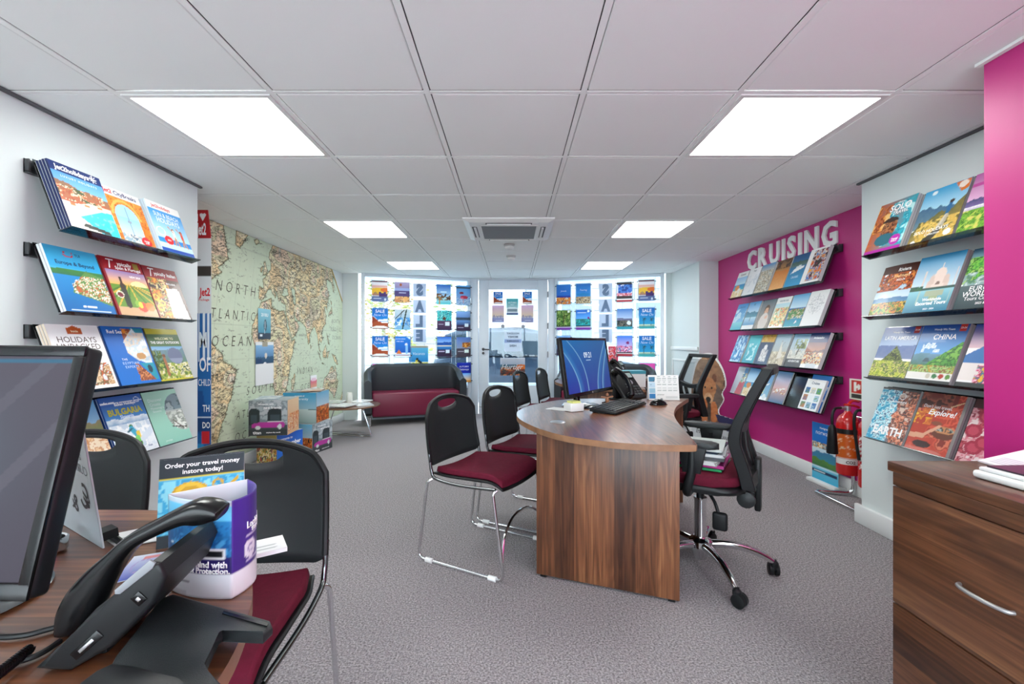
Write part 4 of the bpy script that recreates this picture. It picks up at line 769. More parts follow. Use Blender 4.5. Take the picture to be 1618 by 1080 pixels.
mb.rbox((-g, -g, -.042), (g, -g + .018, -.03), mat=2); mb.rbox((-g, g - .018, -.042), (g, g, -.03), mat=2); mb.rbox((-g, -g, -.042), (-g + .018, g, -.03), mat=2); mb.rbox((g - .018, -g, -.042), (g, g, -.03), mat=2)
mb.build('grille', [M_GREY, M_DGREY, M_WPLAS], t)
for k in range(4):
    mb = MB(); R = Matrix.Rotation(k * pi / 2, 4, 'Z'); d = S - .085
    mb.box((-.2, -d - .022, -.036), (.2, -d + .022, -.0335), mat=1, M=R); mb.box((-.19, -d - .006, -.046), (.19, -d + .014, -.037), mat=0, M=R)
    mb.build('air_flap', [M_WPLAS, M_DGREY], t)
for n, (yy, lab) in enumerate(((4.83, 'white dome smoke detector just behind the air conditioner'), (5.47, 'white smoke detector on the ceiling nearer the door'))):
    t = thing('smoke_detector', lab, 'smoke detector', (-.03 + .02 * n, yy, CEIL), group='ceiling detectors')
    mb = MB(); mb.lathe([(.058, 0), (.06, -.012), (.05, -.02), (.045, -.022)][::-1], 20); mb.build('base', mat('detector_grey', (190, 190, 190), .5), t)  # base ring coloured grey for the shading on its underside
    mb = MB(); mb.lathe([(.046, -.022), (.05, -.034), (.038, -.05), (.012, -.056)][::-1], 20); mb.lathe([(.047, -.024), (.047, -.03)][::-1], 20, mat=1); mb.build('sensor_cap', [M_WPLAS, M_DGREY], t)

# ------------------------------------------------------------------ bay windows and the door
def window(name, A, B, label):
    A = Vector(A); B = Vector(B); L = (B - A).length; ang = atan2(B.y - A.y, B.x - A.x)
    r = sroot(name, label, 'window', A, ang)
    mb = MB()
    mb.rbox((0, -.03, 0), (.055, .05, CEIL - .002), r=.006); mb.rbox((L - .055, -.03, 0), (L, .05, CEIL - .002), r=.006)
    mb.rbox((.055, -.03, 2.195), (L - .055, .05, CEIL - .002), r=.006); mb.rbox((.055, -.05, .44), (L - .055, .05, .49), r=.006)
    mb.build('window_frame', M_UPVC, r)
    mb = MB(); mb.box((.055, .01, .49), (L - .055, .016, 2.195)); mb.build('window_pane', M_TINT, r)
    mb = MB(); mb.box((.055, .0, 0), (L - .055, .04, .44)); mb.build('apron_panel', M_UPVC, r)
    return r, Matrix.Translation(A) @ Matrix.Rotation(ang, 4, 'Z'), L
WA = ((-2.30, 6.83, 0), (-.69, 7.40, 0)); WB = ((.71, 7.40, 0), (2.32, 6.83, 0))
w1, MW1, LW = window('window_1', *WA, 'tall shop window behind the sofa, hung with posters')
w2, MW2, LW = window('window_2', *WB, 'tall shop window behind the second desk, hung with posters')
mb = MB()
for lo, hi in (((-.70, YD - .05, 0), (-.56, YD + .05, CEIL)), ((.60, YD - .05, 0), (.72, YD + .05, CEIL)), ((-.56, YD - .05, 2.225), (.60, YD + .05, CEIL))): mb.rbox(lo, hi, r=.006)
struct(mb.build('trim_5', M_UPVC))
d = sroot('door_1', 'white framed glass shop door to the street', 'door', (-.55, YD, 0), 0)
DW = 1.14; gx0, gx1, gz0, gz1 = .165, .98, .479, 2.065
mb = MB()
mb.rbox((0, -.03, .05), (gx0, .03, 2.222), r=.005); mb.rbox((gx1, -.03, .05), (DW, .03, 2.222), r=.005); mb.rbox((gx0, -.03, gz1), (gx1, .03, 2.222), r=.005)
mb.rbox((gx0, -.03, .05), (gx1, .03, gz0), r=.005); mb.box((0, -.02, .0), (DW, .02, .05))
mb.build('door_leaf', M_UPVC, d)
mb = MB(); mb.box((gx0, .0, gz0), (gx1, .006, gz1)); mb.build('door_pane', M_TINT, d)
mb = MB(); mb.rbox((.36, -.045, .24), (.82, -.031, .36), r=.004); mb.box((.38, -.047, .275), (.80, -.045, .29), mat=1); mb.box((.38, -.047, .32), (.80, -.045, .335), mat=1); mb.build('letter_plate', [M_UPVC, M_DGREY], d)
mb = MB(); mb.rbox((.0, -.04, .1), (DW, -.031, .16), r=.003); mb.box((.0, -.042, .12), (DW, -.04, .128), mat=1); mb.build('kick_strip', [M_UPVC, M_GREY], d)
mb = MB(); mb.tube([(.075, -.03, 1.075), (.075, -.07, 1.075), (.19, -.07, 1.068)], .011); mb.lathe([(.024, 0), (.024, .012)], 14, M=Matrix.Translation((.075, -.031, 1.075)) @ Matrix.Rotation(pi / 2, 4, 'X')); mb.lathe([(.02, 0), (.022, .02)], 14, M=Matrix.Translation((.075, -.031, 1.01)) @ Matrix.Rotation(pi / 2, 4, 'X')); mb.build('door_handle', M_DGREY, d)
for z in (1.98, 1.46, .99):
    mb = MB(); mb.tube([(DW + .005, -.04, z - .05), (DW + .005, -.04, z + .05)], .012); mb.build('hinge', M_GREY, d)

# ================================================================== THE STREET
mb = MB(); mb.box((-14, 7.5, -.12), (14, 9.0, -.02)); struct(mb.build('pavement', mat('paving', (212, 210, 205), .9, bump=(30, .3), var=(3, .12))), 'pale pavement outside the shop', 'pavement')
mb = MB(); mb.box((-20, 9.0, -.2), (20, 15, -.14)); struct(mb.build('road', mat('tarmac', (176, 176, 178), .9, bump=(90, .4), var=(5, .1))), 'street outside the shop', 'road')
def masonry():
    m = bpy.data.materials.new('pale_stone'); nt, N, L, P = nodes_of(m)
    tc = N.new('ShaderNodeTexCoord'); mp = N.new('ShaderNodeMapping'); mp.inputs['Rotation'].default_value = (pi / 2, 0, 0)
    L.new(tc.outputs['Object'], mp.inputs['Vector'])
    b = N.new('ShaderNodeTexBrick'); b.inputs['Scale'].default_value = 1.0; b.inputs['Brick Width'].default_value = .9; b.inputs['Row Height'].default_value = .42; b.inputs['Mortar Size'].default_value = .012
    b.inputs['Color1'].default_value = (*rgb('#b8aea6'), 1); b.inputs['Color2'].default_value = (*rgb('#a49c98'), 1); b.inputs['Mortar'].default_value = (*rgb('#6c6664'), 1)
    L.new(mp.outputs[0], b.inputs['Vector']); L.new(b.outputs['Color'], P.inputs['Base Color']); P.inputs['Roughness'].default_value = .9
    return m
t = thing('street_building', 'pale stone building across the street, seen through the desk window', 'building', (4.2, 17, -.14))
mb = MB(); mb.box((-3.6, 0, 0), (6, 4, 6.5)); mb.build('facade', masonry(), t)
for k, x in enumerate((-2.4, .4, 3.2)):
    mb = MB(); mb.box((x, -.06, 1.0), (x + 1.3, -.002, 2.9)); mb.box((x + .08, -.07, 1.08), (x + 1.22, -.06, 2.82), mat=1); mb.build('shop_window', [M_UPVC, M_GREY], t)
t = thing('low_wall', 'low pale garden wall across the street', 'garden wall', (-3.4, 17.4, -.14))  # plain low stone wall beyond the road, no garden
mb = MB(); mb.box((-5.5, 0, 0), (3.6, .3, 1.5)); mb.rbox((-5.55, -.05, 1.5), (3.65, .35, 1.58), r=.02); mb.build('stonework', masonry(), t)
def tree(x, y, h, seed, label, cols, N_=1700):
    t = thing('street_tree', label, 'tree', (x, y, -.14), group='trees across the street'); rnd = random.Random(seed)
    mb = MB(); mb.tube([(0, 0, 0), (.05, 0, h * .35), (-.03, .05, h * .6)], [.16, .12, .08])
    for k in range(9):
        a = rnd.uniform(0, 2 * pi); l = rnd.uniform(.6, 1.1); z0 = h * rnd.uniform(.3, .6)
        mb.tube([(0, 0, z0), (cos(a) * l * .5, sin(a) * l * .5, z0 + l * .5), (cos(a) * l, sin(a) * l, z0 + l * .8)], [.05, .03, .012], n=6)
    mb.build('trunk', mat('bark', (196, 186, 172), .9, bump=(30, .5)), t)
    mb = MB()
    for k in range(N_):
        a = rnd.uniform(0, 2 * pi); rr = 1.2 * sqrt(rnd.random()); z = h * .22 + rnd.random() * h * .75
        p = Vector((cos(a) * rr, sin(a) * rr, z)); R = Matrix.Translation(p) @ Matrix.Rotation(rnd.uniform(0, 6.3), 4, 'Z') @ Matrix.Rotation(rnd.uniform(-1, 1), 4, 'X'); s = rnd.uniform(.06, .14)
        mb.add([(-s, 0, 0), (0, -s * .5, .01), (s, 0, 0), (0, s * .5, .01)], [(0, 1, 2, 3)], mat=rnd.randrange(len(cols)), M=R)
    mb.build('foliage', [mat('leaf_%d' % i, c, .7) for i, c in enumerate(cols)], t)
LEAF = [(180, 180, 100), (206, 168, 100), (156, 166, 94)]
tree(-4.5, 15.4, 4.6, 3, 'yellow green tree seen through the sofa window, nearest the white pier', LEAF)
tree(-1.75, 15.7, 4.2, 5, 'bare branched tree seen through the sofa window, nearer the door', LEAF, 350)
# a car parked outside
def car():
    t = thing('parked_car', 'slate blue estate car parked outside the glass door', 'car', (-1.75, 9.55, -.14))
    body = mat('car_paint', (44, 58, 76), .3, metal=.2, coat=.6, bump=(220, .25)); dk = mat('car_glass', (56, 66, 74), .2, coat=.2, bump=(140, .3))
    lower = [(0, .35), (.02, .75), (.1, .98), (.5, 1.0), (3.0, 1.02), (3.35, 1.0), (4.25, .9), (4.5, .72), (4.55, .38), (4.1, .25), (.3, .25)]
    mb = MB(); RX = Matrix.Rotation(pi / 2, 4, 'X')
    mb.prism([(x, z) for x, z in lower][::-1], -1.7, 0, bev=.05, M=RX); mb.build('body', body, t)
    up = [(.12, .99), (.3, 1.5), (.7, 1.64), (1.9, 1.66), (2.45, 1.58), (3.3, 1.0)]
    mb = MB(); mb.prism([(x, z) for x, z in up][::-1], -1.6, -.1, bev=.05, M=RX); mb.build('roof', body, t)
    for pts in ([(.38, 1.06), (.46, 1.46), (1.0, 1.54), (1.0, 1.06)], [(1.08, 1.06), (1.08, 1.54), (1.85, 1.55), (1.85, 1.06)], [(1.93, 1.06), (1.93, 1.55), (2.4, 1.5), (3.05, 1.06)]):
        mb = MB(); mb.prism([(x, z) for x, z in pts], .092, .098, M=RX); mb.build('side_window', dk, t)
    mb = MB(); mb.rbox((.25, -.012, .42), (4.3, .012, .47), r=.01); mb.build('sill_trim', mat('car_trim', (205, 210, 214), .4), t)
    for x in (.85, 3.65):
        mb = MB(); R = Matrix.Translation((x, .12, .33)) @ RX
        mb.lathe([(.33, 0), (.35, .03), (.35, .2), (.33, .22)], 26, M=R, mat=0); mb.lathe([(.2, -.012), (.22, -.004)], 20, M=R, mat=1); mb.build('wheel', [M_BLACKM, M_SILVER], t)
    mb = MB(); mb.box((.92, -.004, .4), (.93, .002, 1.0)); mb.box((1.9, -.004, .4), (1.91, .002, 1.0)); mb.rbox((1.6, -.02, .86), (1.8, .0, .89), r=.008); mb.build('door_seam', M_BLACKM, t)
car()
# ================================================================== THE WORLD MAP
def world_map():
    W = YB - YL - .012; H = CEIL - .12; NX, NY = 500, 270
    y0, z0 = YL + .004, .118
    u, v = np.meshgrid(np.linspace(0, 1, NX + 1), np.linspace(0, 1, NY + 1))
    Y = y0 + u * W; Z = z0 + v * H
    t0 = (Z - 1.03) / .0162; lat = t0 / (1 + .1 * (t0 / 66) ** 2); lon = 20 + (Y - 4.958) / (.01342 * (1 - .2 * np.clip(np.abs(lat) / 60, 0, 1.3) ** 2))
    jl = (fbm(Y * 9, Z * 9, 3) - .5) * 5; jb = (fbm(Y * 9, Z * 9, 11) - .5) * 4
    lo, la = lon + jl, lat + jb
    lands = {
     'sam': [(-80, -5), (-78, 2), (-75, 10), (-62, 11), (-51, 4), (-48, -1), (-40, -3), (-35, -7), (-39, -15), (-41, -22), (-48, -27), (-57, -37), (-64, -42), (-68, -50), (-69, -56), (-75, -50), (-72, -30), (-71, -18)],
     'nam': [(-130, 75), (-80, 74), (-62, 60), (-56, 53), (-65, 48), (-60, 46), (-70, 42), (-75, 36), (-81, 30), (-80, 25), (-84, 30), (-97, 28), (-97, 20), (-88, 21), (-83, 10), (-90, 14), (-110, 24), (-130, 40)],
     'gre': [(-50, 84), (-22, 84), (-20, 74), (-24, 69), (-38, 65), (-44, 60), (-50, 62), (-54, 70), (-60, 77)],
     'ice': [(-24, 65), (-18, 67), (-13, 65), (-18, 63)],
     'eur': [(-9, 37), (-9, 43), (-1, 44), (-4, 48), (2, 51), (8, 54), (8, 57), (5, 59), (5, 62), (14, 68), (26, 72), (42, 67), (60, 69), (68, 74), (100, 78), (115, 75), (140, 73), (160, 71), (180, 70), (178, 64), (160, 60), (163, 56), (156, 51), (155, 58), (142, 59), (138, 54), (141, 48), (132, 43), (127, 39), (128, 35), (125, 38), (121, 40), (119, 37), (122, 31), (119, 25), (110, 21), (106, 19), (109, 13), (105, 9), (101, 13), (100, 9), (104, 1), (101, 3), (98, 10), (97, 17), (92, 22), (87, 21), (80, 15), (80, 11), (77, 8), (73, 17), (72, 21), (66, 25), (57, 26), (50, 30), (51, 25), (56, 25), (59, 22), (52, 16), (44, 13), (39, 21), (35, 29), (35, 36), (28, 37), (26, 40), (22, 37), (19, 42), (13, 45), (18, 40), (16, 38), (8, 44), (3, 43), (-1, 37), (-5, 36)],
     'bri': [(-5, 50), (1, 51), (1, 53), (-2, 56), (-3, 58), (-6, 57), (-4, 54)], 'ire': [(-10, 52), (-6, 52), (-6, 55), (-9, 54)],
     'afr': [(-17, 15), (-16, 21), (-10, 30), (-5, 35), (10, 37), (11, 33), (20, 31), (32, 31), (35, 25), (38, 18), (43, 12), (51, 12), (47, 4), (40, -4), (40, -15), (35, -22), (32, -29), (26, -34), (18, -34), (15, -25), (12, -15), (13, -6), (9, 1), (9, 5), (4, 6), (-7, 5), (-13, 9)],
     'mad': [(44, -24), (43, -17), (49, -12), (50, -16), (47, -25)],
     'aus': [(114, -22), (114, -34), (120, -34), (131, -31), (138, -35), (147, -39), (153, -31), (153, -25), (146, -19), (142, -11), (140, -17), (136, -12), (130, -12), (122, -18)],
     'bor': [(109, 1), (117, 7), (119, 3), (116, -4), (110, -2)], 'sum': [(95, 5), (104, -3), (106, -6), (100, -1)], 'jav': [(106, -7), (114, -8), (108, -8)], 'sul': [(120, 1), (125, 1), (122, -5), (119, -3)], 'ngu': [(131, -1), (141, -3), (150, -10), (141, -9), (135, -4)],
     'jap': [(130, 31), (136, 34), (141, 36), (142, 44), (145, 43), (140, 40), (133, 35)], 'phi': [(120, 18), (122, 14), (126, 7), (122, 9)], 'nz': [(173, -35), (178, -38), (172, -44), (167, -46)], 'sri': [(80, 9), (82, 7), (80, 6)]}
    land = np.zeros_like(u, dtype=bool)
    def inside(pts, x, y):
        m = np.zeros_like(x, dtype=bool); n = len(pts)
        for i in range(n):
            x0, y_0 = pts[i]; x1, y_1 = pts[(i + 1) % n]
            if y_0 == y_1: continue
            m ^= ((y_0 > y) != (y_1 > y)) & (x < (x1 - x0) * (y - y_0) / (y_1 - y_0) + x0)
        return m
    for p in lands.values(): land |= inside(p, lo, la)
    land &= ~inside([(47, 47), (54, 46), (54, 37), (49, 37)], lo, la) & ~inside([(28, 41), (32, 46), (39, 46), (41, 42)], lo, la)
    sea = np.array(rgb('#dce6cc')); sea2 = np.array(rgb('#ccdbc0')); pal = np.array([rgb(x) for x in ('#faeec8', '#f6e4b4', '#f4d8a6', '#f6e8c4', '#e9e2b8', '#f8ddbe', '#f2e8d2')])
    n = fbm(Y * 2.2, Z * 2.2, 21)[..., None]; c = sea * n + sea2 * (1 - n)
    c = c * (1 - .08 * (fbm(Y * 30, Z * 30, 5)[..., None] - .3))
    cell = (vnoise(Y * 7, Z * 7, 33) * 6.99).astype(int); lc = pal[cell]
    rel = fbm(Y * 16, Z * 16, 41, 5); lc = lc * (1 - 1.0 * np.clip(rel - .52, 0, 1))[..., None]
    tib = np.exp(-(((lon - 88) / 13) ** 2 + ((lat - 33) / 7) ** 2)); lc = lc * (1 - .5 * tib[..., None]) + np.array(rgb('#8a7a78')) * (.35 * tib[..., None])
    mt = np.exp(-((lon + 70) / 6) ** 2) * (lat < 10); lc = lc * (1 - .4 * mt[..., None])
    c = np.where(land[..., None], lc, c)
    # coast shading
    nb = np.zeros_like(u); 
    for dx, dy in ((1, 0), (-1, 0), (0, 1), (0, -1)): nb += np.roll(np.roll(land, dx, 1), dy, 0)
    edge = land & (nb < 4); c[edge] = np.array(rgb('#6f5a36'))
    out = (~land) & (nb > 0); c[out] = np.array(rgb('#a9b894'))
    bord = (np.abs(vnoise(Y * 7, Z * 7, 33) * 6.99 - np.round(vnoise(Y * 7, Z * 7, 33) * 6.99)) < .09) & land; c[bord] = c[bord] * .72
    # graticule
    for q in range(-60, 181, 20): c[(np.abs(lon - q) < .28) & ~land] *= .86
    for q in range(-60, 81, 20): c[(np.abs(lat - q) < .24) & ~land] *= .86
    # place-name strokes
    rnd = random.Random(11); dark = np.array(rgb('#3a3022'))
    for k in range(12500):
        i = rnd.randrange(4, NX - 14); j = rnd.randrange(3, NY - 3); on = land[j, i]
        if not on and rnd.random() < .90: continue
        L = rnd.randrange(4, 11) if on else rnd.randrange(3, 9); sl = rnd.uniform(-.5, .5); a = rnd.uniform(.45, .9) if on else rnd.uniform(.3, .6)
        for q in range(L):
            if rnd.random() < .25: continue
            jj = min(NY, max(0, int(j + sl * q))); c[jj, i + q] = c[jj, i + q] * (1 - a) + dark * a
    # beyond the map's border, plain wall
    bz = 2.25 - (Y - 6.46) / (6.86 - 6.46) * .42; off = (Y > 6.46) & (Z > bz)
    gold = (Y > 6.42) & (np.abs(Z - bz + .012) < .014); blk = (Y > 6.42) & (np.abs(Z - bz + .035) < .008)
    c[off] = np.array(rgb((226, 231, 230))); c[gold] = np.array(rgb('#c9a63a')); c[blk] = np.array(rgb('#3a3226'))
    mb = MB(); P = np.stack([np.full_like(Y, XLF + .004), Y, Z], -1).reshape(-1, 3)
    fs = [(j * (NX + 1) + i, j * (NX + 1) + i + 1, (j + 1) * (NX + 1) + i + 1, (j + 1) * (NX + 1) + i) for j in range(NY) for i in range(NX)]
    mb.add([tuple(p) for p in P], fs, col=c.reshape(-1, 3))
    mb.box((XLF + .001, y0, z0), (XLF + .0035, y0 + W - .42, z0 + H), col=rgb('#d8d8c8'))
    # writing: x runs along +Y on the wall, y is up
    R = Matrix(((0, 0, 1, XLF + .0045), (1, 0, 0, 0), (0, 1, 0, 0), (0, 0, 0, 1)))
    ink = '#45412e'
    for s, yy, zz, sz, sp, w in (('NORTH', 4.22, 1.70, .125, 1.7, .62), ('ATLANTIC', 4.13, 1.45, .115, 1.7, .78), ('OCEAN', 4.16, 1.205, .125, 1.7, .62), ('SOUTH', 4.62, .715, .105, 1.7, .5), ('ATLANTIC', 4.52, .5, .095, 1.6, .62), ('OCEAN', 4.42, .30, .10, 1.6, .6), ('BRAZIL', 4.03, .88, .085, 1.5, .42),
                                 ('INDIAN', 5.62, .84, .10, 1.6, .42), ('OCEAN', 5.7, .64, .09, 1.6, .4), ('NORTH', 6.6, 1.5, .07, 1.5, .3), ('PACIFIC', 6.6, 1.38, .07, 1.5, .36), ('OCEAN', 6.62, 1.26, .07, 1.5, .3), ('AUSTRALIA', 6.48, .6, .06, 1.2, .34), ('LABRADOR SEA', 3.95, 2.0, .035, 1.2, .2), ('ARABIAN SEA', 5.55, 1.28, .035, 1.2, .2)):
        put_text(mb, s, yy, zz, sz, ink, z=.0008, bold=-.012 if sz > .06 else 0, shear=.22, space=sp, maxw=w, M=R, sy=1.15)
    o = mb.build('map_mural', M_PRINTM); tag(o, 'antique style world map mural covering the wall behind the boxes', 'map')
    return o
world_map()

# ================================================================== BROCHURE RACKS
def basis(o, x, y, z):
    x, y, z = Vector(x).normalized(), Vector(y).normalized(), Vector(z).normalized()
    return Matrix(((x.x, y.x, z.x, o[0]), (x.y, y.y, z.y, o[1]), (x.z, y.z, z.z, o[2]), (0, 0, 0, 1)))
SLX, SLZ = .112, .298                       # how far a rack leans out over its height
SU = sqrt(SLX ** 2 + SLZ ** 2)
def rack_matrix(wx, ya, ztop, side):
    """frame of a sloping rack: x runs left to right as seen, y up the slope, z out of the cover. ya = seen-left end at the wall"""
    if side == 'L':
        return basis((wx + .045 + SLX, ya, ztop - SLZ), (0, 1, 0), (-SLX, 0, SLZ), (SLZ, 0, SLX))
    return basis((wx - .045 - SLX, ya, ztop - SLZ), (0, -1, 0), (SLX, 0, SLZ), (-SLZ, 0, SLX))

def rack(M, length, label, group, depth=.026):
    t = thing('brochure_shelf', label, 'brochure rack', M=M, group=group)
    mb = MB(); mb.box((0, -.004, -.007), (length, SU + .004, -.003)); mb.build('sloping_back', M_SMOKE, t)
    mb = MB(); mb.box((0, -.0135, -.007), (length, -.010, depth)); mb.build('front_lip', M_SMOKE, t)
    # wall rail: straight behind the top edge
    ux = Vector((0, SLX / SU * 1.0, 0))
    mb = MB(); I = M.inverted()
    def wp(p): return I @ Vector(p)
    o = M @ Vector((0, SU, -.007)); e = M @ Vector((length, SU, -.007)); s = 1 if M[0][2] > 0 else -1
    wallx = XL if s > 0 else (XRF if o.x > 2.5 else XR)
    a, b = min(o.y, e.y), max(o.y, e.y)
    def bx(lo, hi):
        c = [(lo[0], lo[1], lo[2]), (hi[0], lo[1], lo[2]), (hi[0], hi[1], lo[2]), (lo[0], hi[1], lo[2]), (lo[0], lo[1], hi[2]), (hi[0], lo[1], hi[2]), (hi[0], hi[1], hi[2]), (lo[0], hi[1], hi[2])]
        mb.add([wp(p) for p in c], [(0, 3, 2, 1), (4, 5, 6, 7), (0, 1, 5, 4), (1, 2, 6, 5), (2, 3, 7, 6), (3, 0, 4, 7)])
    x0, x1 = sorted((wallx + s * .001, wallx + s * .006)); bx((x0, a - .012, o.z - .055), (x1, b + .012, o.z + .004))
    x0, x1 = sorted((wallx + s * .001, o.x - s * .002)); bx((x0, a - .012, o.z - .058), (x1, b + .012, o.z - .05))
    for y in (a - .012, b + .006): bx((x0, y, o.z - .055), (x1, y + .006, o.z + .002))
    mb.build('wall_rail', M_DGREY, t)
    return t

def brochure(M, art, label, name='brochure', cat='brochure', w=A4W, h=A4H, t=.012, spine='#dfe2e2', group=None, bend=0.0, extra=0, extralabel=None):
    """a booklet lying in the rack frame M (its lower left corner at the origin)"""
    out = []
    for k in range(extra + 1):
        dz = (extra - k) * (t + .0012); front = (k == 0)
        MM = M @ Matrix.Translation((0, 0, dz)) if not extra else M @ Matrix.Translation((-.0012 * k, .001 * (k % 2), dz))
        r = thing(name, label if front else extralabel, cat, M=MM, group=group if front else (extralabel and 'copies tucked behind ' + label[:28]))
        mb = MB(); mb.box((.0, .0, .0008), (w, h, t - .0012), col=rgb('#d9dbdb')); mb.box((-.0006, 0, .0022), (.0022, h, t - .001), col=rgb(spine)); mb.box((-.0004, 0, .0), (.0022, h, .0022), col=rgb('#c4c9cc')); mb.box((.0, .0, 0), (w, h, .0008), col=rgb(spine)); mb.build('pages', M_PRINTM, r)
        mb = MB(); mb.box((.0, 0, t - .0012), (w, h, t - .0002), col=rgb(spine))
        if front: art.mesh(mb, w, h, z=t, bend=bend)
        mb.build('cover', M_PRINT, r); out.append(r)
    return out

LROWS = [1.991, 1.628, 1.270, .912]
names = ['top', 'second', 'third', 'bottom']
# ---- near left wall, three to a shelf
LEFT = [
 [('hotel_pool', 'brochure with a navy title band over a hillside hotel pool', '#1a2c5e', 3), ('orange_arch', 'brochure showing a tower framed by an orange arch', '#c56a20', 0), ('sun_beach', 'brochure with two people running on a blue beach', '#cfe2ee', 2)],
 [('sea_town', 'turquoise brochure showing a coastal town from the air', '#dfe6ea', 1), ('vineyard', 'dark red titled brochure showing vineyard rows and a wine bottle', '#8a1420', 1), ('italian_food', 'dark red titled brochure showing plates of food', '#6a1018', 0)],
 [('white_unpacked', 'white brochure with plain brown capitals and a small photo', '#d8c8b4', 2), ('egypt_blue', 'bright blue brochure with white surf and orange cliffs', '#0f4f9a', 2), ('great_outdoors', 'green and yellow brochure showing a hiker and a domed tent', '#2a2f1c', 1)],
 [('rock_coast', 'brochure with a rocky hill above a sandy lower half', '#4a4644', 0), ('snowboard', 'blue brochure showing a snowboarder on a white slope', '#0c3f86', 1), ('mint_circle', 'mint green brochure with a round grey photo', '#3f5f56', 0)]]
for r, zt in enumerate(LROWS):
    M = rack_matrix(XL - .012, 1.955, zt, 'L'); rack(M, .81, '%s brochure shelf on the white wall behind the big monitor' % names[r], 'shelves on the white left wall', .004 + max((x[3] + 1) * .0125 if x[3] else .016 for x in LEFT[r]))
    for k, (kind, lab, sp, ex) in enumerate(LEFT[r]):
        brochure(M @ Matrix.Translation((.006 + .267 * k, -.008, .001)), cover(kind), lab, w=.25, spine=sp, extra=ex, extralabel=('copy stacked behind the ' + lab) if ex else None, t=.011 if ex else .015)
# ---- right pier, three to a shelf (the nearest partly behind the magenta wall)
RIGHT = [
 [('solo_face', 'orange and teal brochure with a dark painted face', '#8a8f92', 2), ('solo_rocks', 'brochure showing a walker above golden rocks', '#4a4f50', 0), ('pink_tea', 'pink skied brochure above green tea fields', '#4a4a50', 0)],
 [('autumn', 'brochure framed by red autumn leaves over a blue mountain', '#5a3a2a', 0), ('white_dome', 'brochure showing a white domed palace mirrored in water', '#b8bcbc', 2), ('europe_green', 'dark brochure showing green trees above its title', '#2a3a44', 1)],
 [('latin', 'brochure showing green terraced ruins below a sharp peak', '#2a4a8a', 0), ('china', 'blue brochure showing a pagoda under green hills', '#c8cccc', 1), ('fuji', 'brochure showing a blue cone mountain and pink flowers', '#4a5a6a', 0)],
 [('earth', 'brochure half foaming blue sea and half orange rock', '#6a6a6a', 1), ('explore_red', 'red brochure showing an arm and a round bowl', '#5a5856', 1), ('pink_flowers', 'brochure covered in deep pink flowers', '#5a3038', 0)]]
for r, zt in enumerate(LROWS):
    M = rack_matrix(XR, 2.70, zt + .012, 'R'); rack(M, .81, '%s brochure shelf on the white pier above the wooden cabinet' % names[r], 'shelves on the white right pier', .0045 + max((x[3] + 1) * .0145 if x[3] else .022 for x in RIGHT[r]))
    for k, (kind, lab, sp, ex) in enumerate(RIGHT[r]):
        brochure(M @ Matrix.Translation((.008 + .264 * k, -.008, .001)), cover(kind), lab, w=.247, spine=sp, extra=ex, extralabel=('copy stacked behind the ' + lab) if ex else None, t=.013 if ex else .016, bend=.006 if kind == 'autumn' else 0)
# ---- magenta wall, six to a shelf, listed from the far end
CRUISE = [
 [('beach', 'woman on a beach under a white title strip', ('Cunard', .9, .16, '#3a3a3a'), '#f2f4f4'), ('pale', 'almost plain white cover with a pale texture', ('P&O', .9, .12, '#6a7480'), None), ('cities', 'beige aerial city pattern', None, None), ('desert', 'orange sand dune', None, None), ('ship', 'white ship on deep blue water', ('CRUISES', .3, .12, '#e8f2f8'), None), ('sport', 'a slanting strip of bright party photos', None, None)],
 [('sky', 'pale blue sky over a turquoise sea', ('Azamara', .88, .14, '#1a5a9a'), None), ('lake', 'blue mountains round a lake with one small figure', ('02', .9, .14, '#1a4a7a'), None), ('portrait', 'smiling person in beige', None, None), ('palms', 'yellow beach and red lettering under a white strip', ('WINTER 2024', .88, .1, '#2a6a8a'), None), ('coast', 'green headland round a turquoise bay', None, None), ('sunburst', 'thick white booklet with a fine grey sunburst', None, None)],
 [('swirl', 'white and blue swirls', None, None), ('teal', 'teal water with white spray', None, None), ('palace', 'a pale palace under a gold strip', None, None), ('sail', 'faded brown sailing ship', None, None), ('tree', 'lone tree over a dark grey title strip', None, None), ('dusk', 'navy title over a lamplit waterside town', ('Ambassador', .86, .11, '#e8eef6'), None)],
 [('greyred', 'grey cover with a red corner', None, None), ('beach', 'turquoise lagoon', None, None), ('islands', 'large pale map of islands with a white ship', None, None), ('sunset_ship', 'white ship in a pink sunset', None, None), ('blue_top', 'bright blue cover with a small brown mountain', None, None), ('photogrid', 'white cover with nine small square photos', None, None)]]
for r, zt in enumerate(LROWS):
    M = rack_matrix(XRF, 5.19, zt, 'R'); rack(M, 1.54, '%s brochure shelf on the magenta wall' % names[r], 'shelves on the magenta wall', .045 if r == 3 else .033)
    for k, (kind, desc, title, band) in enumerate(CRUISE[r]):
        a = scene_cover(100 * r + k + 5, kind, title=title, band=band)
        th = .03 if kind in ('sunburst', 'sport', 'dusk') else .012 + .004 * ((k + r) % 3)
        MM = M @ Matrix.Translation((.008 + .256 * k, -.008, .001))
        if kind == 'photogrid': MM = M @ Matrix.Translation((.008 + .256 * k - .01, -.008 + .0, .0215)); th = .02
        if kind == 'blue_top': MM = M @ Matrix.Translation((.008 + .256 * (k + 1), -.006, .001))
        brochure(MM, a, 'cruise brochure with ' + desc + ', ' + names[r] + ' magenta wall shelf', t=th, spine='#5a6066' if kind not in ('sunburst', 'photogrid', 'sport') else '#d8dadc', h=A4H * (.86 if kind == 'photogrid' else 1))

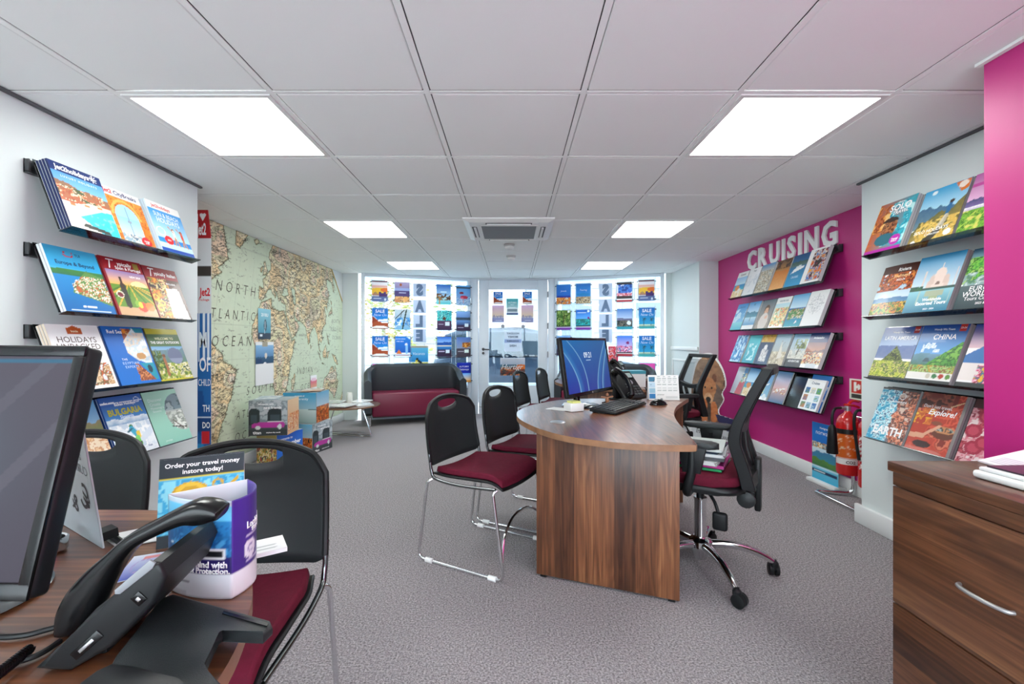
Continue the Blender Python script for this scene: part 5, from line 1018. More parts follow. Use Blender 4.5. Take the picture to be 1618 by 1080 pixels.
# raised white letters on the magenta wall
LET = []
mb0 = None
a = Vector((1183, 0)); 
def wall_pt(x, y): return px_plane(x, y, (XRF, 0, 0), (1, 0, 0))
spots = [('C', 1196.5), ('R', 1213), ('U', 1229), ('I', 1241.5), ('S', 1254), ('I', 1268), ('N', 1285), ('G', 1310)]
yC = wall_pt(1183, 405).y; yG = wall_pt(1325, 345).y
widths = []
for ch in 'CRUISING':
    vs, fs = text_geo(ch, 1.0, .035); widths.append(max(v.x for v in vs) - min(v.x for v in vs))
tot = sum(widths) + .17 * 7; span = yC - yG; k = span / tot; pos = yC
for n, ch in enumerate('CRUISING'):
    vs, fs = text_geo(ch, 1.0, .035, 0, 1, 'LEFT'); x0 = min(v.x for v in vs)
    sz = .205; sx = k
    bm = bmesh.new(); vv = [bm.verts.new(((v.x - x0) * sx, v.y * sz / .72, 0)) for v in vs]
    for f in fs:
        try: bm.faces.new([vv[i] for i in f])
        except ValueError: pass
    bmesh.ops.remove_doubles(bm, verts=bm.verts[:], dist=1e-5)
    r = bmesh.ops.extrude_face_region(bm, geom=bm.faces[:]); bmesh.ops.translate(bm, vec=(0, 0, .016), verts=[g for g in r['geom'] if isinstance(g, bmesh.types.BMVert)])
    bmesh.ops.recalc_face_normals(bm, faces=bm.faces[:])
    mb = MB(); mb.bm(bm); o = mb.build('sign_letter', M_WPLAS)
    o.matrix_world = basis((XRF - .002, pos, 2.006), (0, -1, 0), (0, 0, 1), (-1, 0, 0))
    pos -= (widths[n] + .17) * k
    lab = {0: 'first raised white letter of the cruise sign, a C', 1: 'raised white letter R after the C on the magenta wall', 2: 'raised white letter U of the magenta wall sign', 3: 'raised white letter I between the U and S', 4: 'raised white letter S of the magenta wall sign', 5: 'raised white letter I between the S and N', 6: 'raised white letter N of the magenta wall sign', 7: 'last raised white letter of the cruise sign, a G'}[n]
    tag(o, lab, 'sign letter', 'raised letters spelling the cruise sign')

# ================================================================== POSTERS IN THE WINDOWS
def poster(name, M, art, w, h, label, cat='poster', group=None, clips=True, mat_=None, t=.006):
    """M: centre of the sheet, x right, y up, z towards the room"""
    r = thing(name, label, cat, M=M, group=group)
    mb = MB(); T0 = Matrix.Translation((-w / 2, -h / 2, 0))
    if clips: mb.add([(-w / 2, -h / 2, -t / 2), (w / 2, -h / 2, -t / 2), (w / 2, h / 2, -t / 2), (-w / 2, h / 2, -t / 2)], [(0, 3, 2, 1)], col=rgb('#f2f4f6'))
    else: mb.box((-w / 2, -h / 2, -t / 2), (w / 2, h / 2, -t / 2 + .0006), col=rgb('#f2f4f6'))
    art.mesh(mb, w, h, z=t / 2, M=T0); mb.build('print', mat_ or M_SHEET, r)
    if clips:
        mb = MB(); a, b = w / 2 + .012, h / 2 + .012
        for lo, hi in (((-a, -b, -.005), (a, -h / 2, .005)), ((-a, h / 2, -.005), (a, b, .005)), ((-a, -h / 2, -.005), (-w / 2, h / 2, .005)), ((w / 2, -h / 2, -.005), (a, h / 2, .005))): mb.box(lo, hi)
        mb.build('acrylic_pocket', M_ACRYL, r)
        for sx in (-1, 1):
            for sy in (-.86, .86):
                mb = MB(); mb.tube([(sx * (w / 2 + .002), sy * h / 2, .002), (sx * (w / 2 + .026), sy * h / 2, .002)], .008, n=8); mb.build('clip', M_DGREY, r)
    return r
def win_frame(MW, off):
    """plane just inside a window: origin, normal towards the room"""
    o = MW @ Vector((0, off, 0)); n = (MW.to_3x3() @ Vector((0, -1, 0))).normalized(); x = (MW.to_3x3() @ Vector((1, 0, 0))).normalized()
    return o, n, x
def win_poster(MW, x, y, kind, label, seed, w=.232, h=.318, off=-.06, clips=True, art=None, name='hanging_poster', group='posters hung in the shop windows', cat='poster', mat_=None):
    o, n, xx = win_frame(MW, off); p = px_plane(x, y, o, n)
    M = basis(p, xx, (0, 0, 1), n)
    return poster(name, M, art or scene_cover(seed, kind, 26, 36), w, h, label, cat, group, clips, mat_)
P1 = [(600, 459.5, 'skyline', 'poster of a purple skyline at orange sunset in the sofa window'), (635.5, 461.5, 'balloon', 'poster with a purple middle and a beach, second in the sofa window top row'),
      (701, 465, 'palm_beach', 'poster of brown palms on a blue beach, sofa window'), (732, 466.5, 'flamingo', 'poster of two red birds wading, sofa window'),
      (600.5, 503, 'sale_orange', 'upper of the two blue and orange sale posters in the sofa window'), (636, 504.5, 'rigging', 'poster of dark ship rigging over blue, sofa window'),
      (702, 506, 'reef', 'poster of a teal reef over purple, sofa window'), (732, 507, 'bay', 'poster of a blue bay over purple, sofa window'),
      (600.5, 547, 'sale_orange', 'lower of the two blue and orange sale posters in the sofa window'), (636.5, 547.5, 'lighthouse', 'blue poster with an orange tent shape, sofa window'),
      (702, 547.5, 'fjord', 'poster of a blue fjord and white village, sofa window'), (732.5, 548, 'dome_dusk', 'poster of an amber dome at dusk, sofa window'),
      (601, 591, 'magenta_deal', 'magenta topped poster mostly hidden behind the sofa'), (636.5, 590, 'blue_deal', 'light blue topped poster mostly hidden behind the sofa'), (702, 589, 'pale_sky', 'pale grey poster mostly hidden behind the sofa'), (733, 588, 'navy_deal', 'navy and orange poster above the sofa arm')]
for n, (x, y, k, lab) in enumerate(P1): win_poster(MW1, x, y, k, lab, 300 + n)
P2 = [(890.5, 465, 'gold_city', 'blue poster with an orange city, nearest the door in the desk window'), (921.5, 463.5, 'sand_walk', 'blue poster with a sandy foreground in the desk window'),
      (986.5, 460.5, 'island_red', 'poster of blue islands with a red foot, desk window top row'), (1021.5, 458.5, 'skyline', 'poster of a purple skyline at orange sunset in the desk window'),
      (890.5, 505.5, 'forest', 'green forest poster with a purple foot in the desk window'), (921.5, 505, 'emerald', 'poster of an emerald lagoon with a purple foot'),
      (987, 503.5, 'grey_coast', 'poster of a grey coast with a teal foot in the desk window'), (1022, 502.5, 'sale_palm', 'upper of the two blue palm sale posters in the desk window'),
      (890.5, 546, 'bay', 'dark poster half hidden behind the desk monitor'), (987, 546.5, 'pink_lake', 'poster of pink blossom by a lake with a red foot'), (1022, 546.5, 'sale_palm', 'lower of the two blue palm sale posters in the desk window'),
      (987.5, 590, 'pale_sky', 'pale poster behind the far telephone in the desk window'), (1022.5, 590, 'magenta_deal', 'magenta topped poster above the second sofa')]
for n, (x, y, k, lab) in enumerate(P2): win_poster(MW2, x, y, k, lab, 340 + n)
win_poster(MW1, 661.5, 562, 'cyclist', 'large poster of a cyclist leaning over, below the sale letters', 371, w=.30, h=.32, off=-.03, clips=False, name='window_poster', group='sheets stuck to the window glass')
win_poster(MW2, 969, 560, 'red_floral', 'red floral poster just behind the desk monitor', 372, w=.15, h=.26, off=-.03, clips=False, name='window_poster', group='sheets stuck to the window glass')
# big letters, read from the street
def letter_art(ch):
    a = Art(12, 14); a.grad('#c2d0e4', '#ccd8ea'); a.rect(0, 0, 1, .06, '#aebfdc'); a.t(ch, .5, .52, .98, '#7189a8', mirror=True, bold=.07, maxw=.72, sy=1.12); return a
for MW, x, ys, where in ((MW1, 663, (458, 484, 507.5, 530), 'sofa'), (MW2, 957, (458, 483, 506.5, 530), 'desk')):
    for ch, y in zip('SALE', ys):
        win_poster(MW, x, y, None, 'pale blue sheet with a large reversed letter %s in the %s window' % (ch, where), 1, w=.205, h=.212, off=-.02, clips=False, art=letter_art(ch), name='window_letter_sheet', group='reversed sale letters in the %s window' % where, cat='letter sheet')
# suspension wires
wires = [(MW1, [587, 613.5, 622, 649, 688.5, 713.5, 720, 744]), (MW2, [879, 902, 909, 934, 973.5, 1000.5, 1008, 1036])]
fw = None
for MW, xs_ in wires:
    for x in xs_:
        o, n, xx = win_frame(MW, -.06); p = px_plane(x, 500, o, n)
        mb = MB(); mb.tube([(0, 0, .5), (0, 0, 2.19)], .0022, n=6)
        if fw is None:
            fw = mb.build('display_cable', M_SILVER); c = fw
        else:
            c = fw.copy(); COL.objects.link(c)
        c.location = (p.x, p.y, 0); tag(c, 'thin steel display cable holding the window posters', 'display cable', 'steel cables in the shop windows')
# on the door glass
MD = Matrix.Translation((-.55, YD, 0))
for n, (x, y, k, w, h, lab) in enumerate(((787, 470.5, 'sale_orange', .155, .205, 'small blue and orange sale sticker on the handle side of the door'), (833, 470.5, 'sale_orange', .155, .205, 'small blue and orange sale sticker on the hinge side of the door'),
        (787, 495.5, 'pink_sky', .205, .285, 'pale pink sunset sheet on the handle side of the door'), (833, 495.5, 'pink_sky', .205, .285, 'pale pink sunset sheet on the hinge side of the door'), (809.5, 484.5, 'teal_card', .2, .28, 'teal sheet in the middle of the door glass'), (810, 579, 'cliff_ship', .41, .29, 'wide poster of an orange cliff low on the door glass'))):
    win_poster(MD, x, y, k, lab, 380 + n, w=w, h=h, off=-.012, clips=False, name='door_sticker', group='sheets stuck to the door glass')
a = Art(14, 18); a.grad('#dfe6f2', '#e6ecf4'); a.rect(0, .4, 1, .6, '#a8b8da')
for s, v, sz in (('HOLIDAY', .86, .17), ('MONEY', .7, .17), ('AVAILABLE', .5, .14), ('HERE', .28, .17)): a.t(s, .5, v, sz, '#5a6a80', mirror=True, bold=.03, maxw=.84)
win_poster(MD, 810.5, 538.5, None, 'white notice about holiday money with reversed words on the door', 1, w=.285, h=.35, off=-.012, clips=False, art=a, name='door_notice', group='sheets stuck to the door glass', cat='notice')
for n, (x, y) in enumerate(((794.5, 515), (826.5, 515.5))):
    o, nn, xx = win_frame(MD, -.008); p = px_plane(x, y, o, nn); mb = MB()
    for q in range(5): mb.lathe([(.016, 0), (.016, .002)], 12, M=Matrix.Translation((.02 * cos(q * 1.256 + .3), .02 * sin(q * 1.256 + .3), 0)))
    mb.lathe([(.012, .0), (.012, .003)], 12); o2 = mb.build('window_flower_sticker', mat('sticker_grey', (168, 178, 190), .6)); o2.matrix_world = basis(p, xx, (0, 0, 1), nn)
    tag(o2, 'grey flower sticker on the door glass, %s side' % ('handle' if n == 0 else 'hinge'), 'sticker', 'flower stickers on the door')
# two notices pinned on the map
a = Art(30, 42); a.grad('#1f7f9a', '#8fd0e0', 0, 1); a.rect(0, 0, 1, .2, '#2a3a4a'); a.ell(.55, .45, .12, .2, '#3a5a6a'); a.line(.5, .2, .55, .6, .03, '#e8f0f0'); a.t('20 RIU', .5, .8, .2, maxw=.8); a.rect(.12, .08, .3, .16, '#e8eef0')
p = px_plane(416, 511.5, (XLF, 0, 0), (1, 0, 0)); poster('hanging_notice', basis((XLF + .012, p.y, p.z), (0, 1, 0), (0, 0, 1), (1, 0, 0)), a, .235, .315, 'small teal poster of a sailing boat pinned on the map', clips=False, mat_=M_PRINT, group='notices pinned on the map')
a = Art(30, 60, 2.1); a.grad('#f4f5f5', '#f4f5f5'); a.grad('#1f5a9a', '#8fc0e6', .5, .93); a.ridge(.66, .04, 3, 3, '#2a5a7a', '#24486a', .5); a.ell(.55, .68, .06, .07, '#e8e0d0'); a.rect(.35, .9, .65, 1, '#b0a890'); a.ell(.5, .49, .1, .03, '#f4f5f5'); a.rect(.05, .53, .3, .6, '#1a3a6a')
for q in range(9): a.rect(.14 + .03 * (q % 3), .12 + .033 * q, .86 - .05 * (q % 2), .126 + .033 * q, '#9aa0a8')
p = px_plane(416.5, 573.5, (XLF, 0, 0), (1, 0, 0)); poster('hanging_notice', basis((XLF + .012, p.y, p.z), (0, 1, 0), (0, 0, 1), (1, 0, 0)), a, .34, .445, 'long white notice with a blue photo pinned on the map', clips=False, mat_=M_PRINT, group='notices pinned on the map')
# ================================================================== FURNITURE
TOPZ = .7656; TTH = .028
def client_chair(label, x, y, rz):
    t = thing('stacking_chair', label, 'chair', (x, y, 0), rz, 'black backed stacking chairs with burgundy seats')
    for s in (-1, 1):
        X = s * .262
        mb = MB(); p = fillet([(X - s * .03, .21, .442), (X - s * .012, .195, .43), (X, .268, .0085), (X, -.275, .0085), (X - s * .012, -.222, .43), (X - s * .03, -.2, .442)], [0, .03, .05, .05, .03, 0], 5)
        leg = mb.tube(p, .0082, n=10).build('sled_leg', M_CHROME, t)
        for yy in (.2, -.2):
            mb = MB(); mb.tube([(X, yy - .022, .0105), (X, yy + .022, .0105)], .0135, n=10); mb.build('glide', M_WPLAS, leg)
        mb = MB(); p = smooth_line([(X - s * .03, .2, .444), (X - s * .022, -.02, .437), (X - s * .02, -.17, .452), (X - s * .019, -.198, .49), (X - s * .018, -.206, .53), (X - s * .018, -.214, .58)], 5)
        mb.tube(p, .0085, n=10); mb.build('back_upright', M_STEEL, t)
    mb = MB(); mb.tube(smooth_line([(-.258, .255, .10), (-.2, .235, .2), (-.08, .222, .262), (.08, .222, .262), (.2, .235, .2), (.258, .255, .10)], 6), .0075, n=8); mb.build('cross_brace', M_CHROME, t)
    # seat pan and cushion
    def seat_surf(z0, k, hw, yf, yb):
        P = []
        for j in range(15):
            v = j / 14; y = yb + (yf - yb) * v; row = []
            for i in range(17):
                u = -1 + 2 * i / 16; z = z0 + .016 * abs(u) ** 2 + .02 * (v - .5) * .6 - .05 * max(0, v - .78) ** 2 * 14
                row.append((hw * u * (1 - .12 * max(0, .25 - v) * 4 * (1 if abs(u) > .9 else .6)), y, z))
            P.append(row)
        return P
    def slab(P0, P1, m, name):
        bm = bmesh.new(); ny, nx = len(P0), len(P0[0])
        A = [[bm.verts.new(p) for p in r] for r in P0]; B = [[bm.verts.new(p) for p in r] for r in P1]
        for j in range(ny - 1):
            for i in range(nx - 1):
                bm.faces.new((A[j][i], A[j + 1][i], A[j + 1][i + 1], A[j][i + 1])); bm.faces.new((B[j][i], B[j][i + 1], B[j + 1][i + 1], B[j + 1][i]))
        for j in range(ny - 1):
            bm.faces.new((A[j][0], B[j][0], B[j + 1][0], A[j + 1][0])); bm.faces.new((A[j][-1], A[j + 1][-1], B[j + 1][-1], B[j][-1]))
        for i in range(nx - 1):
            bm.faces.new((A[0][i], A[0][i + 1], B[0][i + 1], B[0][i])); bm.faces.new((A[-1][i], B[-1][i], B[-1][i + 1], A[-1][i + 1]))
        mb = MB(); mb.bm(bm, smooth=True); o = mb.build(name, m, t, angle=60)
        bv = o.modifiers.new('b', 'BEVEL'); bv.width = .007; bv.segments = 2; bv.limit_method = 'ANGLE'; bv.angle_limit = radians(50); return o
    slab(seat_surf(.452, 1, .238, .245, -.215), seat_surf(.466, 1, .238, .245, -.215), M_BLACK, 'seat_pan')
    slab(seat_surf(.467, 1, .228, .238, -.2), seat_surf(.498, 1, .222, .232, -.195), M_BURG, 'seat_cushion')
    # back shell with a hand hole
    hw, zb, zt = .243, .515, .875; nx = 36
    def top(u): return zt - .055 * abs(u) ** 2.2 - .11 * max(0, abs(u) - .78) ** 2 * 8
    def bot(u): return zb - .012 * (1 - u * u) + .07 * max(0, abs(u) - .86) ** 2 * 12
    def pos(u, z):
        x = hw * u * (1 - .05 * (z - zb) / .36); k = (z - zb) / .36
        return (x, -.245 - .04 * k + .045 * u * u - .012 * sin(k * pi), z)
    sw = .40
    def hole(u):
        if abs(u) >= sw: return top(u) - .045, top(u) - .045
        q = sqrt(1 - (u / sw) ** 2); hi = top(u) - .024 - .02 * (1 - q) * 0; c = top(sw) - .03
        return c - .034 * q, min(top(u) - .02, c + .016 * q)
    us = sorted(set([-1 + 2 * i / nx for i in range(nx + 1)] + [-sw, sw] + [-sw + .012, sw - .012]))
    bm = bmesh.new(); low = []; up = []
    for u in us:
        a, b = hole(u)
        low.append([bm.verts.new(pos(u, bot(u) + (a - bot(u)) * j / 9)) for j in range(10)]); up.append([bm.verts.new(pos(u, b + (top(u) - b) * j / 3)) for j in range(4)])
    for G in (low, up):
        for i in range(len(us) - 1):
            for j in range(len(G[0]) - 1): bm.faces.new((G[i][j], G[i + 1][j], G[i + 1][j + 1], G[i][j + 1]))
    bmesh.ops.remove_doubles(bm, verts=bm.verts[:], dist=1e-5)
    mb = MB(); mb.bm(bm, smooth=True); o = mb.build('backrest', M_BLACKM, t, angle=60)
    so = o.modifiers.new('s', 'SOLIDIFY'); so.thickness = .009; so.offset = 0
    pts = [pos(-1, bot(-1) + .004 + (top(-1) - bot(-1)) * j / 8) for j in range(9)] + [pos(u, top(u)) for u in us[1:-1]] + [pos(1, top(1) - (top(1) - bot(1) - .004) * j / 8) for j in range(9)]
    mb = MB(); mb.tube(pts, .0105, n=8); mb.build('back_rim', M_BLACK, t)
    return t
CA = atan2(-.475, .88) - pi / 2           # local +Y turned to face the desk
c0 = client_chair('black backed chair with burgundy seat nearest the curved desk panel', -.15, 2.57, CA)
dup(c0, (.125, 3.10, 0), CA + .03, label='second black backed chair along the left side of the central desk')
dup(c0, (.32, 4.78, 0), CA + .16, label='black backed chair at the second desk, nearer the camera of its pair')
dup(c0, (.585, 5.31, 0), CA + .16, label='black backed chair at the second desk, nearer the glass door')
dup(c0, (-.80, 1.16, 0), pi + .10, label='black backed chair facing the near desk beside the 0% card')
dup(c0, (-1.50, 1.315, 0), pi - .02, label='black backed chair mostly hidden behind the big near monitor')

def desk(label, x, y, rz=0, group='walnut effect curved desks'):
    t = thing('curved_desk', label, 'desk', (x, y, 0), rz, group)
    out = [(.769, 1.868), (.627, 1.872), (.495, 1.90), (.365, 1.961), (.231, 2.068), (.122, 2.252), (.045, 2.49), (.0285, 2.69), (.055, 2.86), (.14, 3.06), (.31, 3.28), (.47, 3.39)]
    conc = [(1.346, 3.415), (1.216, 3.2), (1.094, 2.98), (.977, 2.702), (.90, 2.45), (.845, 2.2)]
    o = [(p.x, p.y) for p in smooth_line(out, 5)] + [(.60, 3.415)] + [(p.x, p.y) for p in smooth_line(conc, 5)] + [(.80, 1.99), (.779, 1.885)]
    o = [(a - .45, b - 2.6) for a, b in o][::-1]
    mb = MB(); mb.prism(o, TOPZ - TTH, TOPZ, bev=.004, mat=1)
    for i, f in enumerate(mb.f): pass
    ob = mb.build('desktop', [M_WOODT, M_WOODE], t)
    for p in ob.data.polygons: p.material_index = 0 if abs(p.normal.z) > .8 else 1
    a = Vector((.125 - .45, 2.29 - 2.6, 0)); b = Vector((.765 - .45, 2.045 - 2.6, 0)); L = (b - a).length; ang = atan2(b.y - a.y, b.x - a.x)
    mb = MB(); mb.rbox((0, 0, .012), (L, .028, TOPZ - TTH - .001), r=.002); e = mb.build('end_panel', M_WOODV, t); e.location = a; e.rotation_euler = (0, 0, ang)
    mb = MB(); mb.box((.02, .004, 0), (.05, .024, .012)); mb.box((L - .05, .004, 0), (L - .02, .024, .012)); f = mb.build('glide', M_BLACK, e)
    mb = MB(); mb.rbox((0, 0, .012), (.80, .028, TOPZ - TTH - .001), r=.002); e2 = mb.build('end_panel', M_WOODV, t); e2.location = (.46 - .45, 3.3 - 2.6, 0)
    a = Vector((.42 - .45, 2.24 - 2.6, 0)); b = Vector((.62 - .45, 3.29 - 2.6, 0)); L = (b - a).length
    mb = MB(); mb.rbox((0, 0, .20), (L, .02, TOPZ - TTH - .002), r=.002); e3 = mb.build('modesty_panel', M_WOODV, t); e3.location = a; e3.rotation_euler = (0, 0, atan2(b.y - a.y, b.x - a.x))
    mb = MB(); mb.lathe([(.001, .004), (.034, .0045), (.038, .003), (.042, .0)][::-1], 28, M=Matrix.Translation((.245 - .45, 2.40 - 2.6, TOPZ + .0005))); mb.build('cable_port', M_SILVER, t)
    return t
d1 = desk('curved walnut desk in the middle of the room with the monitor', .45, 2.6)
d2 = dup(d1, (.89, 4.80, 0), 0, label='second curved walnut desk behind the first, nearer the window')

# desk in the near corner
t = thing('curved_desk', 'curved walnut desk in the near corner carrying the telephone', 'desk', (-1.2, .7, 0), 0, 'walnut effect curved desks')
o = [(-2.0, 1.15), (-1.3, 1.15), (-1.04, 1.148), (-.9, 1.142), (-.76, 1.10), (-.63, 1.01), (-.545, .92), (-.49, .84), (-.44, .76), (-.405, .68), (-.38, .60), (-.37, .52), (-.385, .44), (-.43, .37), (-.52, .31), (-.66, .28), (-.9, .30), (-1.2, .34), (-2.0, .36)]
o = [(p.x + 1.2, p.y - .7) for p in smooth_line(o, 4)][::-1]
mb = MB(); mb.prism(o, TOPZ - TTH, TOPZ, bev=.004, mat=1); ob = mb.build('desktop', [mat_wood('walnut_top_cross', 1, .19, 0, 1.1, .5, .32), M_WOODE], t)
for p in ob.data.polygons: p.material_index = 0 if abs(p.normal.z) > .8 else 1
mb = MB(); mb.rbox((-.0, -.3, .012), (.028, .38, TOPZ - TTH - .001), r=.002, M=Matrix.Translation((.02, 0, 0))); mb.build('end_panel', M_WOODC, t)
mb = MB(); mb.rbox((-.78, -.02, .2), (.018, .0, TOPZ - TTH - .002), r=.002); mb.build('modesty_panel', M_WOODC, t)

# ------------------------------------------------------------------ office chair
def office_chair(label, x, y, face):
    t = thing('office_chair', label, 'office chair', (x, y, 0), atan2(face[1], face[0]) - pi / 2, 'mesh backed office chairs')
    base = MB(); base.lathe([(.03, .05), (.034, .06), (.05, .105), (.062, .12), (.06, .15), (.04, .16), (.034, .17)], 20)
    b = base.build('base_hub', M_CHROME, t)
    a0 = radians(-87) - (atan2(face[1], face[0]) - pi / 2)
    for k in range(5):
        a = a0 + k * 2 * pi / 5; R = Matrix.Rotation(a, 4, 'Z')
        pts = smooth_line([(.045, 0, .132), (.13, 0, .138), (.22, 0, .128), (.30, 0, .10), (.345, 0, .075)], 5)
        n = len(pts); mb = MB(); mb.tube([R @ p for p in pts], [.022 - .007 * i / n for i in range(n)], n=12); mb.build('base_spoke', M_CHROME, t)
        mb = MB(); W = R @ Matrix.Translation((.352, 0, 0)) @ Matrix.Rotation(.6 + k, 4, 'Z'); RX = Matrix.Rotation(pi / 2, 4, 'X')
        for s in (-1, 1): mb.lathe([(.024, -.011), (.031, -.008), (.031, .008), (.024, .011)], 18, M=W @ Matrix.Translation((.012, s * .014, .032)) @ RX)
        mb.tube([W @ Vector((0, 0, .055)), W @ Vector((0, 0, .085))], .011, n=10); mb.rbox((-.018, -.008, .035), (.02, .008, .066), r=.006, M=W); mb.lathe([(.02, .05), (.02, .07), (.012, .078)], 14, M=W)
        mb.build('caster', M_BLACK, t)
    mb = MB(); mb.lathe([(.030, .16), (.030, .36), (.033, .365), (.033, .375)], 20, mat=0); mb.lathe([(.02, .37), (.02, .46)], 16, mat=1); mb.build('gas_column', [M_CHROME, M_BLACK], t)
    mb = MB(); mb.rbox((-.11, -.13, .435), (.11, .12, .468), r=.012); mb.rbox((-.05, -.26, .44), (.05, -.10, .462), r=.008)
    mb.rbox((-.04, -.285, .36), (.04, -.255, .62), r=.01); mb.build('tilt_mechanism', M_BLACK, t)
    mb = MB(); K = Matrix.Translation((-.115, -.225, .43)) @ Matrix.Rotation(pi / 2, 4, 'Y'); mb.lathe([(.02, 0), (.04, .008), (.043, .02), (.04, .034), (.02, .042)], 14, M=K); mb.build('tension_knob', M_BLACKM, t)
    mb = MB(); mb.tube(smooth_line([(-.10, -.06, .43), (-.13, -.09, .40), (-.14, -.11, .345)], 4), .008, n=8); mb.rbox((-.155, -.15, .27), (-.125, -.08, .36), r=.014, seg=3); mb.build('height_lever', M_BLACK, t)
    def cushion(hw, yb, yf, z0, z1, r):
        mb = MB(); mb.prism(rrect(-hw, yb, hw, yf, r, 6), z0, z1, bev=.018, seg=3); return mb
    cushion(.245, -.225, .245, .468, .503, .11).build('seat_shell', M_BLACK, t)
    cushion(.237, -.215, .235, .504, .552, .11).build('seat_cushion', M_BURG, t)
    # mesh back
    prof = [(-.235, .50), (-.215, .58), (-.19, .66), (-.175, .72), (-.183, .79), (-.215, .87), (-.262, .97), (-.315, 1.075)]
    pc = smooth_line([(0, a, b) for a, b in prof], 4)
    def rail(x0, w, dep, a=0.0, b=1.0):
        mb = MB(); P = pc; n = len(P); vs = []; fs = []
        for i, p in enumerate(P):
            t_ = i / (n - 1); xx = x0 * (1 - .16 * (1 - t_)); ww = w * (1 + .5 * (1 - t_)); dd = dep * (1 + .3 * (1 - t_))
            for dx, dy in ((-ww, dd / 2), (ww, dd / 2), (ww, -dd / 2), (-ww, -dd / 2)): vs.append((xx + dx, p.y + dy - .01, p.z))
        for i in range(n - 1):
            for q in range(4): fs.append((i * 4 + q, i * 4 + (q + 1) % 4, (i + 1) * 4 + (q + 1) % 4, (i + 1) * 4 + q))
        fs += [(3, 2, 1, 0), tuple((n - 1) * 4 + q for q in range(4))]
        mb.add(vs, fs, smooth=True); return mb
    frame = MB()
    for s in (-1, 1):
        r = rail(s * .205, .016, .046); frame.add(r.v, r.f, smooth=True)
    def bar(zf, half, hgt, dep, drop=0):
        import bisect
        y = [p.y for p in pc]; z = [p.z for p in pc]; yy = np.interp(zf, z, y); n = 12; vs = []; fs = []
        for i in range(n + 1):
            u = -1 + 2 * i / n; cx = half * u; q = zf - drop * (1 - u * u); cy = np.interp(q, z, y) - .012 - .012 * (1 - u * u)
            for dy, dz in ((dep / 2, -hgt / 2), (dep / 2, hgt / 2), (-dep / 2, hgt / 2), (-dep / 2, -hgt / 2)): vs.append((cx, cy + dy, q + dz))
        for i in range(n):
            for q in range(4): fs.append((i * 4 + q, i * 4 + (q + 1) % 4, (i + 1) * 4 + (q + 1) % 4, (i + 1) * 4 + q))
        fs += [(3, 2, 1, 0), tuple(n * 4 + q for q in range(4))]
        frame.add(vs, fs, smooth=True)
    bar(1.062, .212, .034, .05); bar(.80, .20, .04, .04, drop=.03); bar(.535, .185, .07, .045)
    for s in (-1, 1):
        y = [p.y for p in pc]; z = [p.z for p in pc]
        frame.tube([(s * .05, np.interp(.56, z, y) - .02, .56), (s * .06, np.interp(.66, z, y) - .02, .66), (s * .10, np.interp(.77, z, y) - .02, .775)], .016, n=8)
    o = frame.build('back_frame', M_BLACK, t, angle=50); bv = o.modifiers.new('b', 'BEVEL'); bv.width = .005; bv.segments = 2; bv.limit_method = 'ANGLE'; bv.angle_limit = radians(50)
    mb = MB(); P = [[(x0 * .2 * (1 - .16 * (1 - i / (len(pc) - 1))), p.y + .004 - .012 * (1 - x0 * x0), p.z) for x0 in np.linspace(-1, 1, 9)] for i, p in enumerate(pc) if .56 < p.z < 1.05]
    mb.grid(P); mb.build('back_mesh', M_MESHF, t)
    for s in (-1, 1):
        mb = MB(); p = smooth_line([(s * .10, .02, .455), (s * .22, .02, .457), (s * .275, .01, .50), (s * .28, -.01, .58), (s * .275, -.01, .675)], 5)
        mb.tube(p, [.022] * len(p), n=10); mb.prism([(-.035, .0), (.045, .0), (.065, .12), (-.06, .12)], -.017, .017, bev=.006, M=Matrix.Translation((s * .275, -.015, .572)) @ Matrix(((0, 0, 1, 0), (1, 0, 0, 0), (0, 1, 0, 0), (0, 0, 0, 1))))
        a = mb.build('armrest', M_BLACK, t)
        mb = MB(); mb.prism(rrect(-.04, -.13, .04, .14, .038, 5), .696, .724, bev=.011, seg=3, M=Matrix.Translation((s * .275, 0, 0))); mb.build('arm_pad', M_BLACKM, a)
    return t
office_chair('mesh backed office chair with folders on its seat, at the central desk', 1.0, 2.38, (-.84, .54))
office_chair('mesh backed office chair at the second desk in front of the bear cutout', 1.53, 4.32, (-.985, -.12))

# folders piled on the seat
rnd = random.Random(4)
zz = .556
SC_M = Matrix.Translation((1.0 - .84 * .055, 2.38 + .54 * .055, 0)) @ Matrix.Rotation(atan2(.54, -.84), 4, 'Z')
cols = [((38, 150, 92), 'green plastic folder at the bottom of the pile on the chair'), ((176, 40, 128), 'magenta folder in the pile on the chair'), ((222, 226, 228), 'white folder in the middle of the pile on the chair'), ((70, 74, 78), 'grey folder in the pile on the chair'), ((200, 206, 210), 'pale grey folder near the top of the pile on the chair'), ((30, 44, 66), 'navy folder under the top one on the chair'), ((214, 224, 222), 'clear topped folder on top of the pile on the chair')]
for k, (c, lab) in enumerate(cols):
    t = thing('document_folder', lab, 'folder', M=SC_M @ Matrix.Translation((rnd.uniform(-.012, .012), rnd.uniform(-.012, .012), zz)) @ Matrix.Rotation(rnd.uniform(-.12, .12), 4, 'Z'), group='folders on the office chair seat')
    th = rnd.choice((.012, .016, .02)) if k < 5 else .008
    m = mat('folder_%d' % k, c, .3, coat=.3)
    mb = MB(); mb.box((-.175, -.15, .0), (.175, .15, .0012)); mb.box((-.175, -.15, th - .0012), (.175, .15, th)); mb.box((.173, -.15, .0), (.175, .15, th))
    if k in (0, 1, 3, 5): mb.box((-.175, .1488, .0), (.175, .15, th))
    mb.build('cover', m, t)
    mb = MB()
    for q in range(3): mb.box((-.17 + q * .003, -.147, .002 + (th - .004) * q / 3), (.168 - q * .003, .147, .002 + (th - .004) * (q + .8) / 3))
    mb.build('papers', M_PAPER, t); zz += th + .0012

